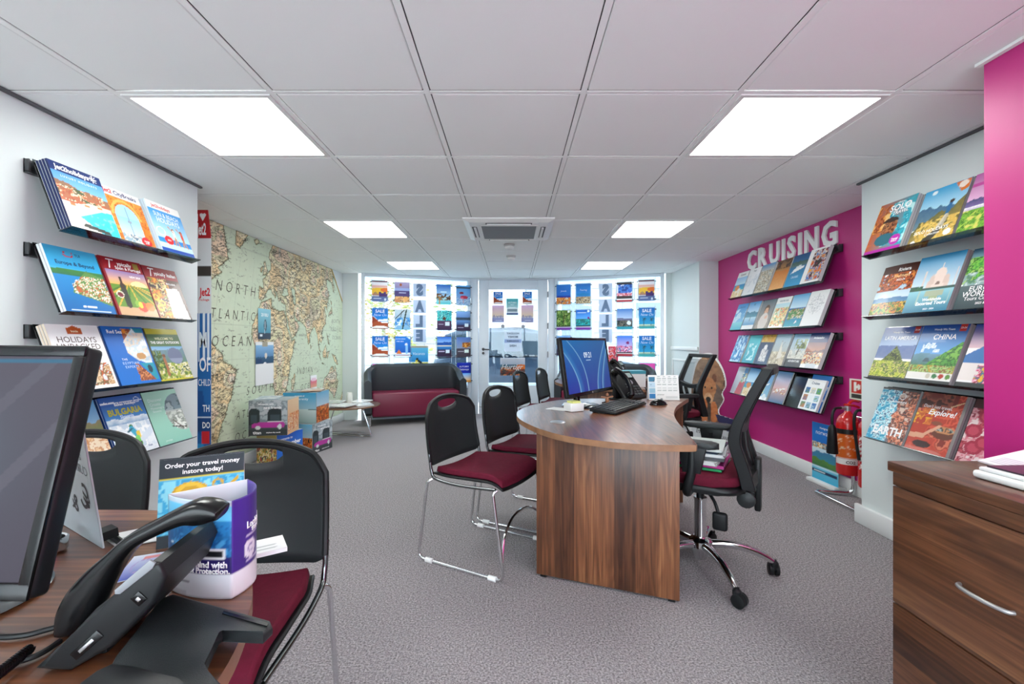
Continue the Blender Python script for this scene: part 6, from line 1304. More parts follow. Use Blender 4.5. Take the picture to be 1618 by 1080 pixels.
# ------------------------------------------------------------------ sofas
def sofa(label, x, y, rz):
    t = thing('tub_sofa', label, 'sofa', (x, y, 0), rz, 'black tub sofas with burgundy seats')
    HW, D, TH = .735, .50, .105
    path = []; r = .2
    path += [(-HW, -D / 2 + .0 + (D - r) * k / 6) for k in range(7)]
    path += [(-HW + r - r * cos(a), D / 2 - r + r * sin(a)) for a in np.linspace(0, pi / 2, 8)[1:]]
    path += [(-HW + r + (2 * HW - 2 * r) * k / 12, D / 2) for k in range(1, 12)]
    path += [(HW - r + r * sin(a), D / 2 - r + r * cos(a)) for a in np.linspace(0, pi / 2, 8)]
    path += [(HW, D / 2 - r - (D - r) * k / 6) for k in range(1, 7)]
    n = len(path); mb = MB(); vs = []; fs = []
    dist = [0]
    for i in range(1, n): dist.append(dist[-1] + math.hypot(path[i][0] - path[i - 1][0], path[i][1] - path[i - 1][1]))
    for i, (px_, py_) in enumerate(path):
        a = path[max(i - 1, 0)]; b = path[min(i + 1, n - 1)]; tx, ty = b[0] - a[0], b[1] - a[1]; l = math.hypot(tx, ty); nx_, ny_ = ty / l, -tx / l   # inward
        e = min(dist[i], dist[-1] - dist[i]); s = min(1, e / .62); zt = .645 + .21 * (s * s * (3 - 2 * s)); zb = .135 + .05 * max(0, 1 - e / .1)
        sec = [(0, zb + .03), (.012, zb), (TH - .012, zb), (TH, zb + .02), (TH - .005, zt - .03), (TH - .03, zt - .004), (.055, zt + .008), (.02, zt - .004), (0, zt - .03)]
        for d_, z_ in sec: vs.append((px_ + nx_ * d_, py_ + ny_ * d_, z_))
    m = 9
    for i in range(n - 1):
        for q in range(m): fs.append((i * m + q, i * m + (q + 1) % m, (i + 1) * m + (q + 1) % m, (i + 1) * m + q))
    fs += [tuple(range(m))[::-1], tuple((n - 1) * m + q for q in range(m))]
    mb.add(vs, [f[::-1] for f in fs], smooth=True); mb.build('tub_back', M_LEATHER, t, angle=42)
    mb = MB(); mb.rbox((-HW + TH + .003, -D / 2 - .005, .13), (HW - TH - .003, D / 2 - TH - .006, .47), r=.03, seg=4); mb.build('seat_block', M_BURGL, t)
    mb = MB(); mb.box((-HW + TH + .01, -D / 2 + .02, .12), (HW - TH - .01, D / 2 - TH - .01, .1295)); mb.build('base_board', M_DGREY, t)
    for sx in (-1, 1):
        for sy in (-.19, .17):
            mb = MB(); mb.lathe([(.03, 0), (.03, .008), (.024, .012), (.024, .125)], 14, M=Matrix.Translation((sx * (HW - .075), sy, 0))); mb.build('leg', M_CHROME, t)
    return t
ANG = atan2(.57, 1.61)
sofa('black tub sofa with burgundy seat under the window beside the map', -1.462, 6.76, ANG)
s2 = sofa('black tub sofa with burgundy seat behind the second desk', 1.41, 6.76, -ANG)

# ------------------------------------------------------------------ coffee table and what lies on it
TX, TY, TZ = -2.08, 5.70, .40
t = thing('coffee_table', 'round coffee table on crossed chrome wire legs beside the boxes', 'coffee table', (TX, TY, 0))
mb = MB(); mb.lathe([(.37, TZ - .02), (.388, TZ - .012), (.39, TZ)], 48); ob = mb.build('tabletop', [M_WOODT, M_WOODE], t)
for p in ob.data.polygons: p.material_index = 0 if p.normal.z > .8 else 1
for k in range(2):
    mb = MB(); R = Matrix.Rotation(radians(20 + 180 * k), 4, 'Z'); q = k
    pts = [(-.16, .20, TZ - .021), (-.27, .27, .008 + .015 * q), (.27, .27 - .36, .008 + .015 * q), (.16, .12 - .12, TZ - .021)]
    mb.tube([R @ p for p in fillet([Vector(p) for p in pts], .03, 4)], .007, n=8); mb.build('wire_leg', M_CHROME, t)
R0 = Matrix.Rotation(radians(20), 4, 'Z')
# leaflets on the table
lf = [(-.2, -.17, .28, .14, 'pale leaflet lying at the near edge of the coffee table', (214, 222, 226)), (.02, -.2, -.25, .02, 'white brochure lying across the coffee table front', (232, 234, 234)), (.21, -.05, .5, .1, 'grey brochure near the sofa end of the coffee table', (176, 186, 192)), (.1, .16, -.2, .0, 'white leaflet at the back of the coffee table', (238, 238, 236)), (-.2, .08, .1, 0, 'green grey leaflet behind the mug on the coffee table', (160, 176, 160))]
for k, (dx, dy, rz, _, lab, c) in enumerate(lf):
    tt = thing('leaflet', lab, 'leaflet', (TX + dx, TY + dy, TZ + .001 + (.0135 if k in (1, 3, 4) else 0)), rz, group='leaflets on the coffee table')
    a = Art(14, 20); a.grad(c, (240, 240, 240), 0, 1); a.spots([c, (120, 150, 180), (236, 236, 232)], 6, (.1, .3, .9, .9), 50 + k, thr=.5)
    mb = MB(); mb.box((-.1, -.14, 0), (.1, .14, .012), col=rgb('#d8dada')); a.mesh(mb, .2, .28, z=.0124, M=Matrix.Translation((-.1, -.14, 0))); mb.build('cover', M_PRINT, tt)
mb = MB(); mb.lathe([(.03, 0), (.036, .004), (.038, .1), (.033, .14), (.03, .15), (.026, .148), (.03, .13), (.033, .01)], 20)
o = mb.build('glass_carafe', mat('milk_glass', (228, 230, 222), .12, coat=.5)); o.location = (TX + .0, TY + .04, TZ + .014 - .013); tag(o, 'pale glass carafe standing on the coffee table', 'carafe')
t = thing('leaflet_stand', 'small leaflet stand on the coffee table next to the boxes', 'leaflet stand', (TX - .25, TY - .14, TZ + .016), .2)
mb = MB(); mb.box((-.05, -.04, 0), (.05, .04, .004)); mb.box((-.05, .0, .004), (.05, .004, .12)); mb.box((-.05, -.03, .004), (.05, -.027, .04)); mb.build('stand', M_ACRYL, t)
a = Art(10, 14); a.grad('#e8ecf0', '#9fb4d0', 0, 1); a.rect(.2, .5, .8, .8, '#3a4a7a'); mb = MB(); mb.box((-.045, -.024, .004), (.045, -.004, .11), col=rgb('#e8eaec')); a.mesh(mb, .09, .106, M=basis((-.045, -.0245, .004), (1, 0, 0), (0, 0, 1), (0, -1, 0))); mb.build('leaflets', M_PRINT, t)

# ------------------------------------------------------------------ display boxes
def box_art(kind):
    a = Art(44, 38, .87)
    if kind == 'pink_car':
        a.grad('#8f9aa0', '#aab4b8'); a.rect(.0, .3, 1, 1, '#98a4aa'); a.spots(['#a8b4ba', '#7f8a90', '#b8c0c4'], 9, (0, .3, 1, 1), 4)
        for x0, x1 in ((.0, .28), (.5, .86)): a.rect(x0, .3, x1, .68, '#1f2a30'); a.ell((x0 + x1) / 2, .68, (x1 - x0) / 2, .1, '#1f2a30', half='up'); a.rect(x0 + .06, .36, x1 - .06, .6, '#3a4a52')
        a.rect(0, 0, 1, .3, '#3f484c'); a.poly([(.08, .22), (.08, .33), (.3, .38), (.92, .38), (.94, .28), (.9, .22)], '#b8309a'); a.poly([(.32, .37), (.38, .46), (.44, .46), (.5, .37)], '#7a8a90'); a.rect(.5, .37, .85, .41, '#e8e0e8'); a.ell(.24, .22, .06, .07, '#d8dcdc'); a.ell(.8, .25, .06, .07, '#d8dcdc'); a.rect(.08, .27, .94, .285, '#e8a0d8')
        a.t('moments with', .45, .9, .07); a.t('new friends', .62, .8, .1, bold=.02); a.rect(0, 0, 1, .16, '#33393c'); a.t('titan', .22, .085, .12, bold=.02); a.t('explore the world', .64, .085, .05)
    elif kind == 'sea_man':
        a.grad('#b8cfd0', '#2a9ac8', .2, 1); a.grad('#8fa8a4', '#c8d6d2', 0, .46); a.line(.2, .47, 1, .45, .015, '#3a5a5a'); a.line(.1, .5, .16, .3, .2, '#1c2a48'); a.ell(.09, .66, .07, .08, '#5a4034'); a.line(.12, .28, .45, .3, .1, '#c8c4b8'); a.t('moments of', .5, .9, .06); a.t('serenity', .6, .8, .1, bold=.0)
    elif kind == 'gold':
        a.grad('#8a7a3a', '#a8924a'); a.spots(['#d8702a', '#4a6a2a', '#c8a23a', '#e8d8a8', '#2a4a3a', '#a83a1c'], 9, (0, 0, 1, .6), 4); a.rect(0, .6, 1, 1, '#a08c48'); a.t('moments of', .3, .84, .1, '#e8e0c0'); a.t('wonder', .3, .72, .1, '#e8e0c0')
    elif kind == 'remember':
        a.grad('#2a78d8', '#1a5ec4'); a.poly([(.5, .2), (.6, .45), (.7, .2)], '#e8eef4'); a.poly([(.66, .15), (.86, .5), (1, .2), (1, .1)], '#c8843a'); a.spots(['#d8a25a', '#b06a2a', '#3a9ac8'], 9, (0, 0, 1, .22), 4); a.t('moments to', .34, .84, .1, bold=.02); a.t('remember', .55, .68, .17, bold=.03, maxw=.8)
    elif kind == 'temple':
        a.grad('#c8d8e0', '#6ab4d8', .4, 1); a.spots(['#c2521c', '#7a2a12', '#e8853a', '#3a1a12', '#d86a2a'], 8, (0, 0, 1, .55), 4)
    elif kind == 'orange_side':
        a.grad('#e8b888', '#e8c9a0', 0, 1); a.spots(['#d8722a', '#f0d8b8', '#c25a22', '#e8a060'], 8, (0, .1, 1, .6), 5, thr=.3)
    return a
def display_box(label, x, y, z, w, dpt, h, rz, fr, rt):
    """x, y = the corner between the front and the right face"""
    t = thing('display_box', label, 'display box', M=Matrix.Translation((x, y, z)) @ Matrix.Rotation(rz, 4, 'Z'), group='printed display boxes stacked by the map')
    mb = MB(); mb.rbox((-w, 0, 0), (0, dpt, h), r=.002, col=rgb('#9aa4a8')); mb.build('carton', M_PRINTM, t)
    mb = MB(); box_art(fr).mesh(mb, w - .004, h - .004, M=basis((-w + .002, -.0015, .002), (1, 0, 0), (0, 0, 1), (0, -1, 0))); mb.build('front_print', M_PRINT, t)
    mb = MB(); box_art(rt).mesh(mb, dpt - .004, h - .004, M=basis((.0015, .002, .002), (0, 1, 0), (0, 0, 1), (1, 0, 0))); mb.build('side_print', M_PRINT, t)
    return t
BH = .318
display_box('printed box with a gold front and a blue side, bottom of the front stack', -2.216, 4.22, 0, .24, .33, BH, -.30, 'gold', 'remember')
display_box('printed box with an orange temple front on the floor behind the blue one', -2.12, 4.76, 0, .33, .33, BH, -.25, 'temple', 'pink_car')
display_box('printed box with a pink car resting on the gold and blue box', -2.11, 4.21, BH + .002, .345, .30, .33, .12, 'pink_car', 'orange_side')
display_box('printed box with a seated man by the sea, top of the rear stack', -2.105, 4.82, BH + .002, .36, .33, .33, .0, 'sea_man', 'temple')
for k, (x, y, rz, lab, c) in enumerate(((-2.36, 4.36, .3, 'glossy leaflet lying on top of the pink car box', (150, 170, 182)), (-2.26, 4.97, -.3, 'dark leaflet lying flat on the rear box top', (60, 72, 82)), (-2.22, 5.0, .25, 'orange edged leaflet lying across the dark one on the boxes', (196, 150, 118)))):
    t = thing('leaflet', lab, 'leaflet', (x, y, BH + .002 + .331 + .008 * max(0, k - 1)), rz, group='leaflets on the printed boxes')
    a = Art(12, 16); a.grad(c, (190, 205, 214), 0, 1); a.spots([c, (224, 230, 232)], 5, (0, 0, 1, 1), 70 + k, thr=.5); mb = MB(); mb.box((-.1, -.14, 0), (.1, .14, .006), col=rgb(c)); a.mesh(mb, .2, .28, z=.0064, M=Matrix.Translation((-.1, -.14, 0))); mb.build('cover', M_PRINT, t)
a = Art(10, 14); a.grad('#f2b08a', '#e8508a', .2, .7); a.rect(.2, .6, .8, .8, '#f6d0e0')
p = px_plane(494, 604, (XLF, 0, 0), (1, 0, 0)); poster('hanging_notice', basis((XLF + .012, p.y, p.z), (0, 1, 0), (0, 0, 1), (1, 0, 0)), a, .18, .19, 'small pink notice on the map above the coffee table', clips=False, mat_=M_PRINT, group='notices pinned on the map')

# ------------------------------------------------------------------ tall banner behind the near left wall
def banner_art():
    a = Art(40, 230, 5.7); a.grad('#d5dde2', '#e2e6e8'); a.rect(0, .0, 1, .70, '#1f6fb0'); a.grad('#1f86c8', '#0f4a86', .0, .70); a.spots(['#2a9ad8', '#1a6ab0', '#0f5a9c'], 3, (0, 0, 1, .22), 3, sy=.4)
    a.spots(['#0f4f92', '#1a66ac'], 2, (0, .22, 1, .70), 5, sy=.3); a.rect(0, .845, 1, .885, '#3a3430')
    for x in (.72, .84, .94): a.line(x, .52, x, .70, .035, '#e8f2f8')
    a.rect(0, .245, 1, .30, '#0d3f7a'); a.rect(.78, .20, .97, .245, '#d8202c'); a.rect(0, .299, 1, .301, '#dfeef8'); a.rect(0, .244, 1, .247, '#dfeef8')
    a.t('Jet2', .865, .785, .19, '#d8202c', bold=.03, maxw=.24, sy=1.3); a.t('Package', .84, .755, .075, '#d8202c', bold=.01, maxw=.28)
    a.t('MI', .85, .60, .24, '#e8f2f8', sy=2.0, maxw=.27); a.t('OF', .86, .505, .2, sy=2.2, maxw=.25); a.t('CHILD', .85, .435, .12, sy=1.8, maxw=.28, bold=0); a.t('TH', .89, .335, .12, sy=1.8, maxw=.17); a.t('DO', .89, .27, .12, sy=1.6, maxw=.17)
    return a
t = thing('roll_up_banner', 'tall blue and white roll up holiday banner standing behind the white wall end', 'banner', (-2.40, 3.33, 0), .0)
mb = MB(); mb.rbox((-.17, -.07, 0), (.17, .07, .06), r=.02); mb.build('base_case', M_SILVER, t)
mb = MB(); mb.box((-.165, -.001, .06), (.165, .001, 1.98), col=rgb('#dfe3e6')); banner_art().mesh(mb, .33, 1.92, M=basis((-.165, -.0018, .06), (1, 0, 0), (0, 0, 1), (0, -1, 0))); mb.build('printed_sheet', M_PRINTM, t)
mb = MB(); mb.tube([(0, .02, .05), (0, .02, 2.0)], .008, n=8); mb.build('support_pole', M_SILVER, t)
a = Art(70, 56, .85); a.grad('#b81c24', '#c42028'); a.ell(.85, .84, .05, .055, '#f4f4f4'); a.ell(.93, .84, .05, .055, '#f4f4f4'); a.poly([(.804, .82), (.89, .60), (.976, .82)], '#f4f4f4'); a.t('I', .74, .74, .2, bold=.05, sy=1.3); a.t('Jet2', .86, .32, .28, bold=.03, maxw=.26, sy=1.6)
mb = MB(); mb.prism([(-.155, 0), (.165, 0), (.14, .21), (-.14, .21)], -.004, .004, col=rgb('#b81c24'), M=Matrix(((1, 0, 0, 0), (0, 0, -1, 0), (0, 1, 0, 1.965), (0, 0, 0, 1)))); a.mesh(mb, .27, .2, M=basis((-.135, -.0048, 1.97), (1, 0, 0), (0, 0, 1), (0, -1, 0))); mb.build('header_tag', M_PRINTM, t)

# ------------------------------------------------------------------ small norway banner, extinguishers, sign, bear
a = Art(34, 60, 1.8); a.grad('#0f6ac0', '#1a78d0', .55, 1); a.rect(0, .55, 1, .66, '#2a6a8a'); a.spots(['#e8e0c8', '#c88a3a', '#3a5a6a', '#8ab0c0', '#d8c2a0'], 11, (0, .56, 1, .66), 3); a.grad('#8fb8d0', '#cfe2ec', .3, .56); a.ridge(.5, .1, 3, 5, '#3a78a0', '#2a8a9a', .22); a.ridge(.36, .05, 3, 8, '#5a8a3a', '#2a6a4a', .2); a.rect(0, .2, 1, .24, '#bfe0ee'); a.grad('#3ab0d8', '#6ac4e2', .0, .2); a.rect(0, .12, .95, .18, '#12305a'); a.rect(.06, .145, .5, .155, '#e8f0f4'); a.t('norway', .42, .84, .18, bold=-.005, maxw=.6); a.t('Hurtigruten', .5, .92, .08)
t = thing('small_roll_up_banner', 'small blue norway banner on the carpet against the magenta wall', 'banner', M=Matrix.Translation((2.605, 3.73, 0)) @ Matrix.Rotation(pi / 2 + .03, 4, 'Z'))
W_ = .30
mb = MB(); mb.rbox((-W_ / 2 - .02, -.045, 0), (W_ / 2 + .02, .045, .03), r=.008); mb.rbox((-W_ / 2 - .02, -.05, .0), (-W_ / 2 - .012, .05, .035), r=.003); mb.build('base_case', M_WPLAS, t)
mb = MB(); mb.box((-W_ / 2, -.001, .03), (W_ / 2, .001, .51), col=rgb('#dfe3e6'))
# the printed side faces the room (local +Y is -X in the room)
a.mesh(mb, W_, .48, M=basis((W_ / 2, .0018, .03), (-1, 0, 0), (0, 0, 1), (0, 1, 0))); mb.build('printed_sheet', M_PRINTM, t)
mb = MB(); mb.tube([(0, -.02, .02), (0, -.02, .5)], .005, n=8); mb.build('support_pole', M_SILVER, t)

t = thing('extinguisher_stand', 'chrome tube stand for the two fire extinguishers', 'stand', (2.6, 3.4, 0))
mb = MB(); P = [(2.645, 3.47, .62), (2.645, 3.47, .02), (2.42, 3.545, .016), (2.395, 3.53, .016), (2.40, 3.12, .016), (2.42, 3.10, .016), (2.645, 3.06, .02), (2.645, 3.06, .62)]
mb.tube([(p.x - 2.6, p.y - 3.4, p.z) for p in fillet([Vector(p) for p in P], [0, .06, .02, .02, .02, .02, .06, 0], 5)], .015, n=12); mb.tube([(.045, .07, .62), (.045, -.34, .62)], .012); mb.build('tube_frame', M_CHROME, t)
def extinguisher(label, x, y, z, horn, h, r=.072):
    t = thing('fire_extinguisher', label, 'fire extinguisher', (x, y, z), group='fire extinguishers on the chrome stand')
    mb = MB(); mb.lathe([(r * .6, 0), (r - .006, .004), (r, .02), (r, h - .09), (r * .93, h - .055), (r * .7, h - .025), (r * .36, h - .005), (.02, h + .012)], 28); mb.build('cylinder', M_RED, t)
    a = Art(24, 30); a.grad('#d8b8a8' if not horn else '#c2501c', '#d8b8a8' if not horn else '#d8681c')
    lab_c = [rgb('#e8761c'), rgb('#f2e8e0')] 
    mb = MB(); nseg = 16; col = []; vs = []; fs = []; rows = 26
    for j in range(rows + 1):
        for i in range(nseg + 1):
            an = radians(170 + 130 * i / nseg); vs.append(((r + .0008) * cos(an), (r + .0008) * sin(an), .13 + (h - .25) * j / rows))
            f = j / rows; q = vnoise(np.array([i * .9]), np.array([j * 1.1]), 5)[0]
            if horn: c = '#1c1c1c' if f > .84 else ('#e8e6e2' if f < .02 else ('#e8c8a8' if q > .72 and .1 < f < .8 else '#d8641c'))
            else: c = '#e8e4e0' if (q > .5 and f < .95) else '#b81c20'
            col.append(rgb(c))
    for j in range(rows):
        for i in range(nseg): fs.append((j * (nseg + 1) + i, j * (nseg + 1) + i + 1, (j + 1) * (nseg + 1) + i + 1, (j + 1) * (nseg + 1) + i))
    mb.add(vs, fs, col=np.array(col)); mb.build('label', M_PRINT, t)
    if horn:
        mb = MB(); nseg = 16
        P = [[((r + .001) * cos(radians(165 + 140 * i / nseg)), (r + .001) * sin(radians(165 + 140 * i / nseg)), zq) for i in range(nseg + 1)] for zq in (.085, .128)]
        mb.grid(P, col=rgb('#e8e8e6')); put_text(mb, 'CO2', 0, 0, .03, '#2a2a2a', M=basis((-.035, -r - .0012, .107), (.92, -.38, 0), (0, 0, 1), (-.38, -.92, 0))); mb.build('band', M_PRINT, t)
    mb = MB(); mb.tube([(0, 0, h), (0, 0, h + .05)], .02, n=14); mb.tube([(-.02, 0, h + .03), (-.06, -.01, h + .035)], .012, n=10); mb.build('valve', M_SILVER, t)
    mb = MB(); mb.tube(smooth_line([(.0, .0, h + .05), (.04, .01, h + .085), (.10, .02, h + .08)], 4), .010, n=8); mb.tube(smooth_line([(-.01, .0, h + .05), (.05, .01, h + .05), (.10, .02, h + .035)], 4), .009, n=8)
    mb.lathe([(.026, 0), (.028, .01), (.02, .016)], 14, M=Matrix.Translation((0, 0, h + .05))); mb.build('squeeze_handle', M_RED, t)
    mb = MB()
    if horn:
        mb.tube(smooth_line([(-.06, -.01, h + .035), (-.12, -.03, h + .03), (-.15, -.045, h - .02), (-.15, -.045, h - .09)], 6), .010, n=10)
        mb.lathe([(.036, 0), (.038, .004), (.03, .14), (.026, .19), (.016, .21), (.012, .215)], 18, M=Matrix.Translation((-.15, -.045, h - .30)))
        mb.build('discharge_horn', M_BLACK, t)
    else:
        mb.tube(smooth_line([(-.0, -.0, h + .03), (-.09, -.0, h + .05), (-.115, .0, h - .03), (-.095, .0, h - .2), (-.08, .0, h - .3)], 6), .010, n=10); mb.build('hose', M_BLACK, t)
    return t
extinguisher('red fire extinguisher with a black horn and orange label', 2.555, 3.41, .19, True, .47, .075)
extinguisher('red fire extinguisher with a black hose, half behind the white pier', 2.535, 3.17, .16, False, .50, .072)
a = Art(20, 24, 1.2); a.grad('#e6ead8', '#eceee4'); a.rect(.06, .3, .48, .94, '#c8281e'); a.rect(.16, .4, .26, .84, '#f2f0e8'); a.ell(.36, .62, .07, .14, '#f2f0e8'); a.rect(.06, .06, .48, .26, '#3a3a34'); a.rect(.54, .06, .94, .94, '#dfe8cc')
for q in range(6): a.rect(.58, .12 + .14 * q, .9, .19 + .14 * q, '#6aa85a')
p = px_plane(1356, 615, (XRF, 0, 0), (1, 0, 0)); poster('fire_point_sign', basis((XRF - .006, 3.43, p.z), (0, -1, 0), (0, 0, 1), (-1, 0, 0)), a, .26, .16, 'small red and green fire extinguisher sign on the magenta wall', 'sign', None, clips=False, mat_=M_PRINT)

def bear():
    t = thing('cardboard_cutout', 'cardboard cutout of a brown bear standing by the magenta wall', 'cardboard cutout', M=Matrix.Translation((2.415, 5.31, 0)) @ Matrix.Rotation(radians(-65), 4, 'Z'))
    ob = [(-.38, .0), (.32, .0), (.36, .1), (.37, .26), (.30, .31), (.06, .34), (.05, .40), (.12, .52), (.10, .60), (.15, .70), (.12, .85), (.04, .98), (-.06, 1.06), (-.18, 1.05), (-.28, .96), (-.34, .8), (-.38, .6), (-.39, .3)]
    ol = [(p.x, p.y) for p in smooth_line(ob[5:], 4)] + [(-.38, 0), (.32, 0)] + [(p.x, p.y) for p in smooth_line(ob[2:5], 3)]
    bm = Matrix(((1, 0, 0, 0), (0, 0, -1, 0), (0, 1, 0, 0), (0, 0, 0, 1)))
    mb = MB(); mb.prism(ol, 0, .008, M=bm, col=rgb('#f0efee')); mb.build('board', M_PRINTM, t)
    def inset(k): 
        cx, cy = -.03, .45; return [(cx + (x - cx) * k, cy + (y - cy) * k) for x, y in ol]
    W, H = .78, 1.08; a = Art(96, 132, 1.38); Xw = a.u * W - .40; Yw = a.v * H
    def m_in(pts):
        m = np.zeros_like(a.u, dtype=bool)
        for i in range(len(pts)):
            x0, y0 = pts[i]; x1, y1 = pts[(i + 1) % len(pts)]
            if y0 == y1: continue
            m ^= ((y0 > Yw) != (y1 > Yw)) & (Xw < (x1 - x0) * (Yw - y0) / (y1 - y0) + x0)
        return m
    ins = m_in(inset(.955)); fur = np.clip(.5 + 1.5 * (fbm(Xw * 16, Yw * 30, 4) - .5), 0, 1)[..., None]
    body = np.array(rgb('#4a3226')) * (1 - fur) + np.array(rgb('#9a7054')) * fur; a.c[:] = body
    def E(cx, cy, rx, ry, c1, c2):
        m = ((Xw - cx) / rx) ** 2 + ((Yw - cy) / ry) ** 2 <= 1; cc = np.array(rgb(c1)) * (1 - fur) + np.array(rgb(c2)) * fur; a.c[m] = cc[m]
    E(-.20, .78, .17, .24, '#8a6448', '#c89a74'); E(.02, .80, .10, .2, '#7a5640', '#a87a58'); E(-.0, .50, .10, .2, '#5a4a42', '#7a6458')
    E(-.185, .755, .03, .04, '#6a3c24', '#9a6040'); E(-.012, .765, .034, .05, '#5a3424', '#7f523a')
    E(-.10, .65, .115, .12, '#94562f', '#c98a5c'); E(-.10, .58, .085, .14, '#a0623a', '#cf9464'); E(-.10, .51, .06, .075, '#c08a60', '#e8bc94'); E(-.10, .505, .035, .035, '#1c1614', '#2c2420'); E(-.15, .645, .014, .014, '#120e0c', '#1c1614'); E(-.05, .645, .014, .014, '#120e0c', '#1c1614'); E(-.10, .455, .04, .014, '#3a241c', '#4a2c20')
    E(-.16, .36, .06, .15, '#a85a30', '#d8824a'); E(-.02, .36, .055, .13, '#b86030', '#d88850'); E(-.09, .36, .028, .12, '#3a2c26', '#54443a')
    snow = Yw < (.22 + .10 * np.abs(fbm(Xw * 7, Xw * 0, 6) - .35)); g = (.62 + .38 * fbm(Xw * 14, Yw * 14, 9))[..., None]; a.c[snow] = (np.array(rgb('#eef0f2')) * g)[snow]
    nv = (Xw > .0 + .55 * (.34 - Yw)) & (Yw < .34) & (Yw > .12 + .25 * (.36 - Xw)); a.c[nv] = np.array(rgb('#2c2a55'))
    mb = MB(); nx, ny = a.nx, a.ny; idx = np.arange((nx + 1) * (ny + 1)).reshape(ny + 1, nx + 1); fs = []
    for j in range(ny):
        for i in range(nx):
            if ins[j, i] and ins[j + 1, i] and ins[j, i + 1] and ins[j + 1, i + 1]: fs.append((idx[j, i], idx[j, i + 1], idx[j + 1, i + 1], idx[j + 1, i]))
    P = np.stack([Xw, np.full_like(Xw, -.0092), Yw], -1).reshape(-1, 3); mb.add([tuple(p) for p in P], [tuple(int(q) for q in f) for f in fs], col=a.c.reshape(-1, 3))
    TM = Matrix(((1, 0, 0, 0), (0, 0, -1, -.0098), (0, 1, 0, 0), (0, 0, 0, 1)))
    put_text(mb, 'premier', .2, .235, .05, '#f2f2f4', M=TM, maxw=.2); put_text(mb, 'In love', -.17, .105, .09, '#2a2a2e', M=TM, shear=.3, bold=0, maxw=.24); put_text(mb, 'WITH CANADA', .1, .085, .055, '#3a3a3e', M=TM, bold=0, maxw=.30)
    mb.lathe([(.018, 0), (.018, .0006)], 12, M=TM @ Matrix.Translation((-.13, .15, 0)), col=rgb('#c8203a')); mb.build('printed_face', M_PRINTM, t)
    mb = MB(); mb.prism([(0, 0), (.16, 0), (0, .6)], -.004, .004, M=Matrix(((0, 0, 1, -.05), (1, 0, 0, .001), (0, 1, 0, 0), (0, 0, 0, 1))), col=rgb('#d8d2c8')); mb.build('strut', M_PRINTM, t)
bear()
# ================================================================== THINGS ON THE DESKS
def monitor(label, M, W, H, base_z, screen_art, foot=(.0, .06), tilt=0.0, thick=.03, name='computer_monitor', base_mat=None):
    """M: lower middle of the panel, x along the screen, y up the panel, z out of the screen"""
    t = thing(name, label, 'monitor', M=M)
    mb = MB(); b = .017
    mb.rbox((-W / 2, 0, -thick), (W / 2, H, -.004), r=.008, seg=3); o = mb.build('casing', M_BLACK, t)
    mb = MB()
    for lo, hi in (((-W / 2, 0, -.004), (W / 2, b * 1.35, .002)), ((-W / 2, H - b, -.004), (W / 2, H, .002)), ((-W / 2, b, -.004), (-W / 2 + b, H - b, .002)), ((W / 2 - b, b, -.004), (W / 2, H - b, .002))): mb.rbox(lo, hi, r=.002)
    mb.build('bezel', M_BLACKG, t)
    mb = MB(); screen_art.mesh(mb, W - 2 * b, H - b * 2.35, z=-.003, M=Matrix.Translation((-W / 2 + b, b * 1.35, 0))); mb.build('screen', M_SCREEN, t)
    mb = MB(); mb.lathe([(.006, 0), (.006, .0008)], 12, M=Matrix.Translation((0, b * .68, .002))); mb.build('badge', M_SILVER, t)
    I = M.inverted(); c = M @ Vector((0, 0, -thick / 2)); dirn = (M.to_3x3() @ Vector((0, 0, 1))); dirn.z = 0; dirn.normalize()
    neck_b = Vector((c.x + foot[0], c.y, base_z)) - dirn * foot[1]
    top = M @ Vector((0, H * .4, -thick - .004))
    mb = MB(); pts = [neck_b + Vector((0, 0, .012)), neck_b + Vector((0, 0, .10)), top]; mb.tube([I @ p for p in smooth_line(pts, 4)], .022, n=12); mb.build('neck', M_BLACKG, t)
    mb = MB(); mb.lathe([(.125, 0), (.13, .004), (.12, .012), (.04, .02), (.03, .024)], 36, M=I @ Matrix.Translation(neck_b + dirn * .03)); mb.build('base', [base_mat or M_BLACKG], t)
    return t
# central monitor: lock screen
a = Art(150, 96, .62); a.grad('#1a4a9e', '#1f6a9a', 0, 1); a.spots(['#1f5aa4', '#1d4f98', '#2468a6'], 2, (0, 0, 1, 1), 4); a.grad('#232f8e', '#1a64a0', .0, 1.0)
t_ = np.clip(a.u * 1.2, 0, 1)[..., None]; a.c = a.c * (1 - .45 * t_) + np.array(rgb('#3a4a78')) * .45 * t_
for x0, k, pw, col, wd_ in ((.26, -.42, 2.0, '#3f86b8', .10), (.66, .34, 1.6, '#2f74b0', .12), (.78, .30, 1.5, '#4a8ab4', .06)):
    x = x0 + k * a.v ** pw; m = np.clip(1 - (a.u - x) / wd_, 0, 1) * (a.u >= x) * .55; m = m[..., None]; a.c = a.c * (1 - m) + np.array(rgb(col)) * m
for x0, k, pw in ((.26, -.42, 2.0), (.44, -.34, 2.6), (.66, .34, 1.6), (.78, .30, 1.5)):
    x = x0 + k * a.v ** pw; m = np.exp(-((a.u - x) / .007) ** 2)[..., None] * .8; a.c = a.c * (1 - m) + np.array(rgb('#8ab8d4')) * m
a.t('09:21', .52, .71, .085, '#e8f2fa', bold=.0); a.rect(.47, .60, .58, .606, '#b8d0e8')
e = Vector((.588, .809, 0)); nz = Vector((.809, -.588, 0)); tl = radians(9); up = Vector((0, 0, 1)) * cos(tl) - nz * sin(tl); nn = nz * cos(tl) + Vector((0, 0, 1)) * sin(tl)
bl = px(898, 629.8, 2.68); br = bl + e * .66; c = (bl + br) / 2
monitor('black monitor showing a blue lock screen on the central desk', basis(c, e, up, nn), .66, .372, TOPZ + .001, a, foot=(0, .10), base_mat=M_STEEL)

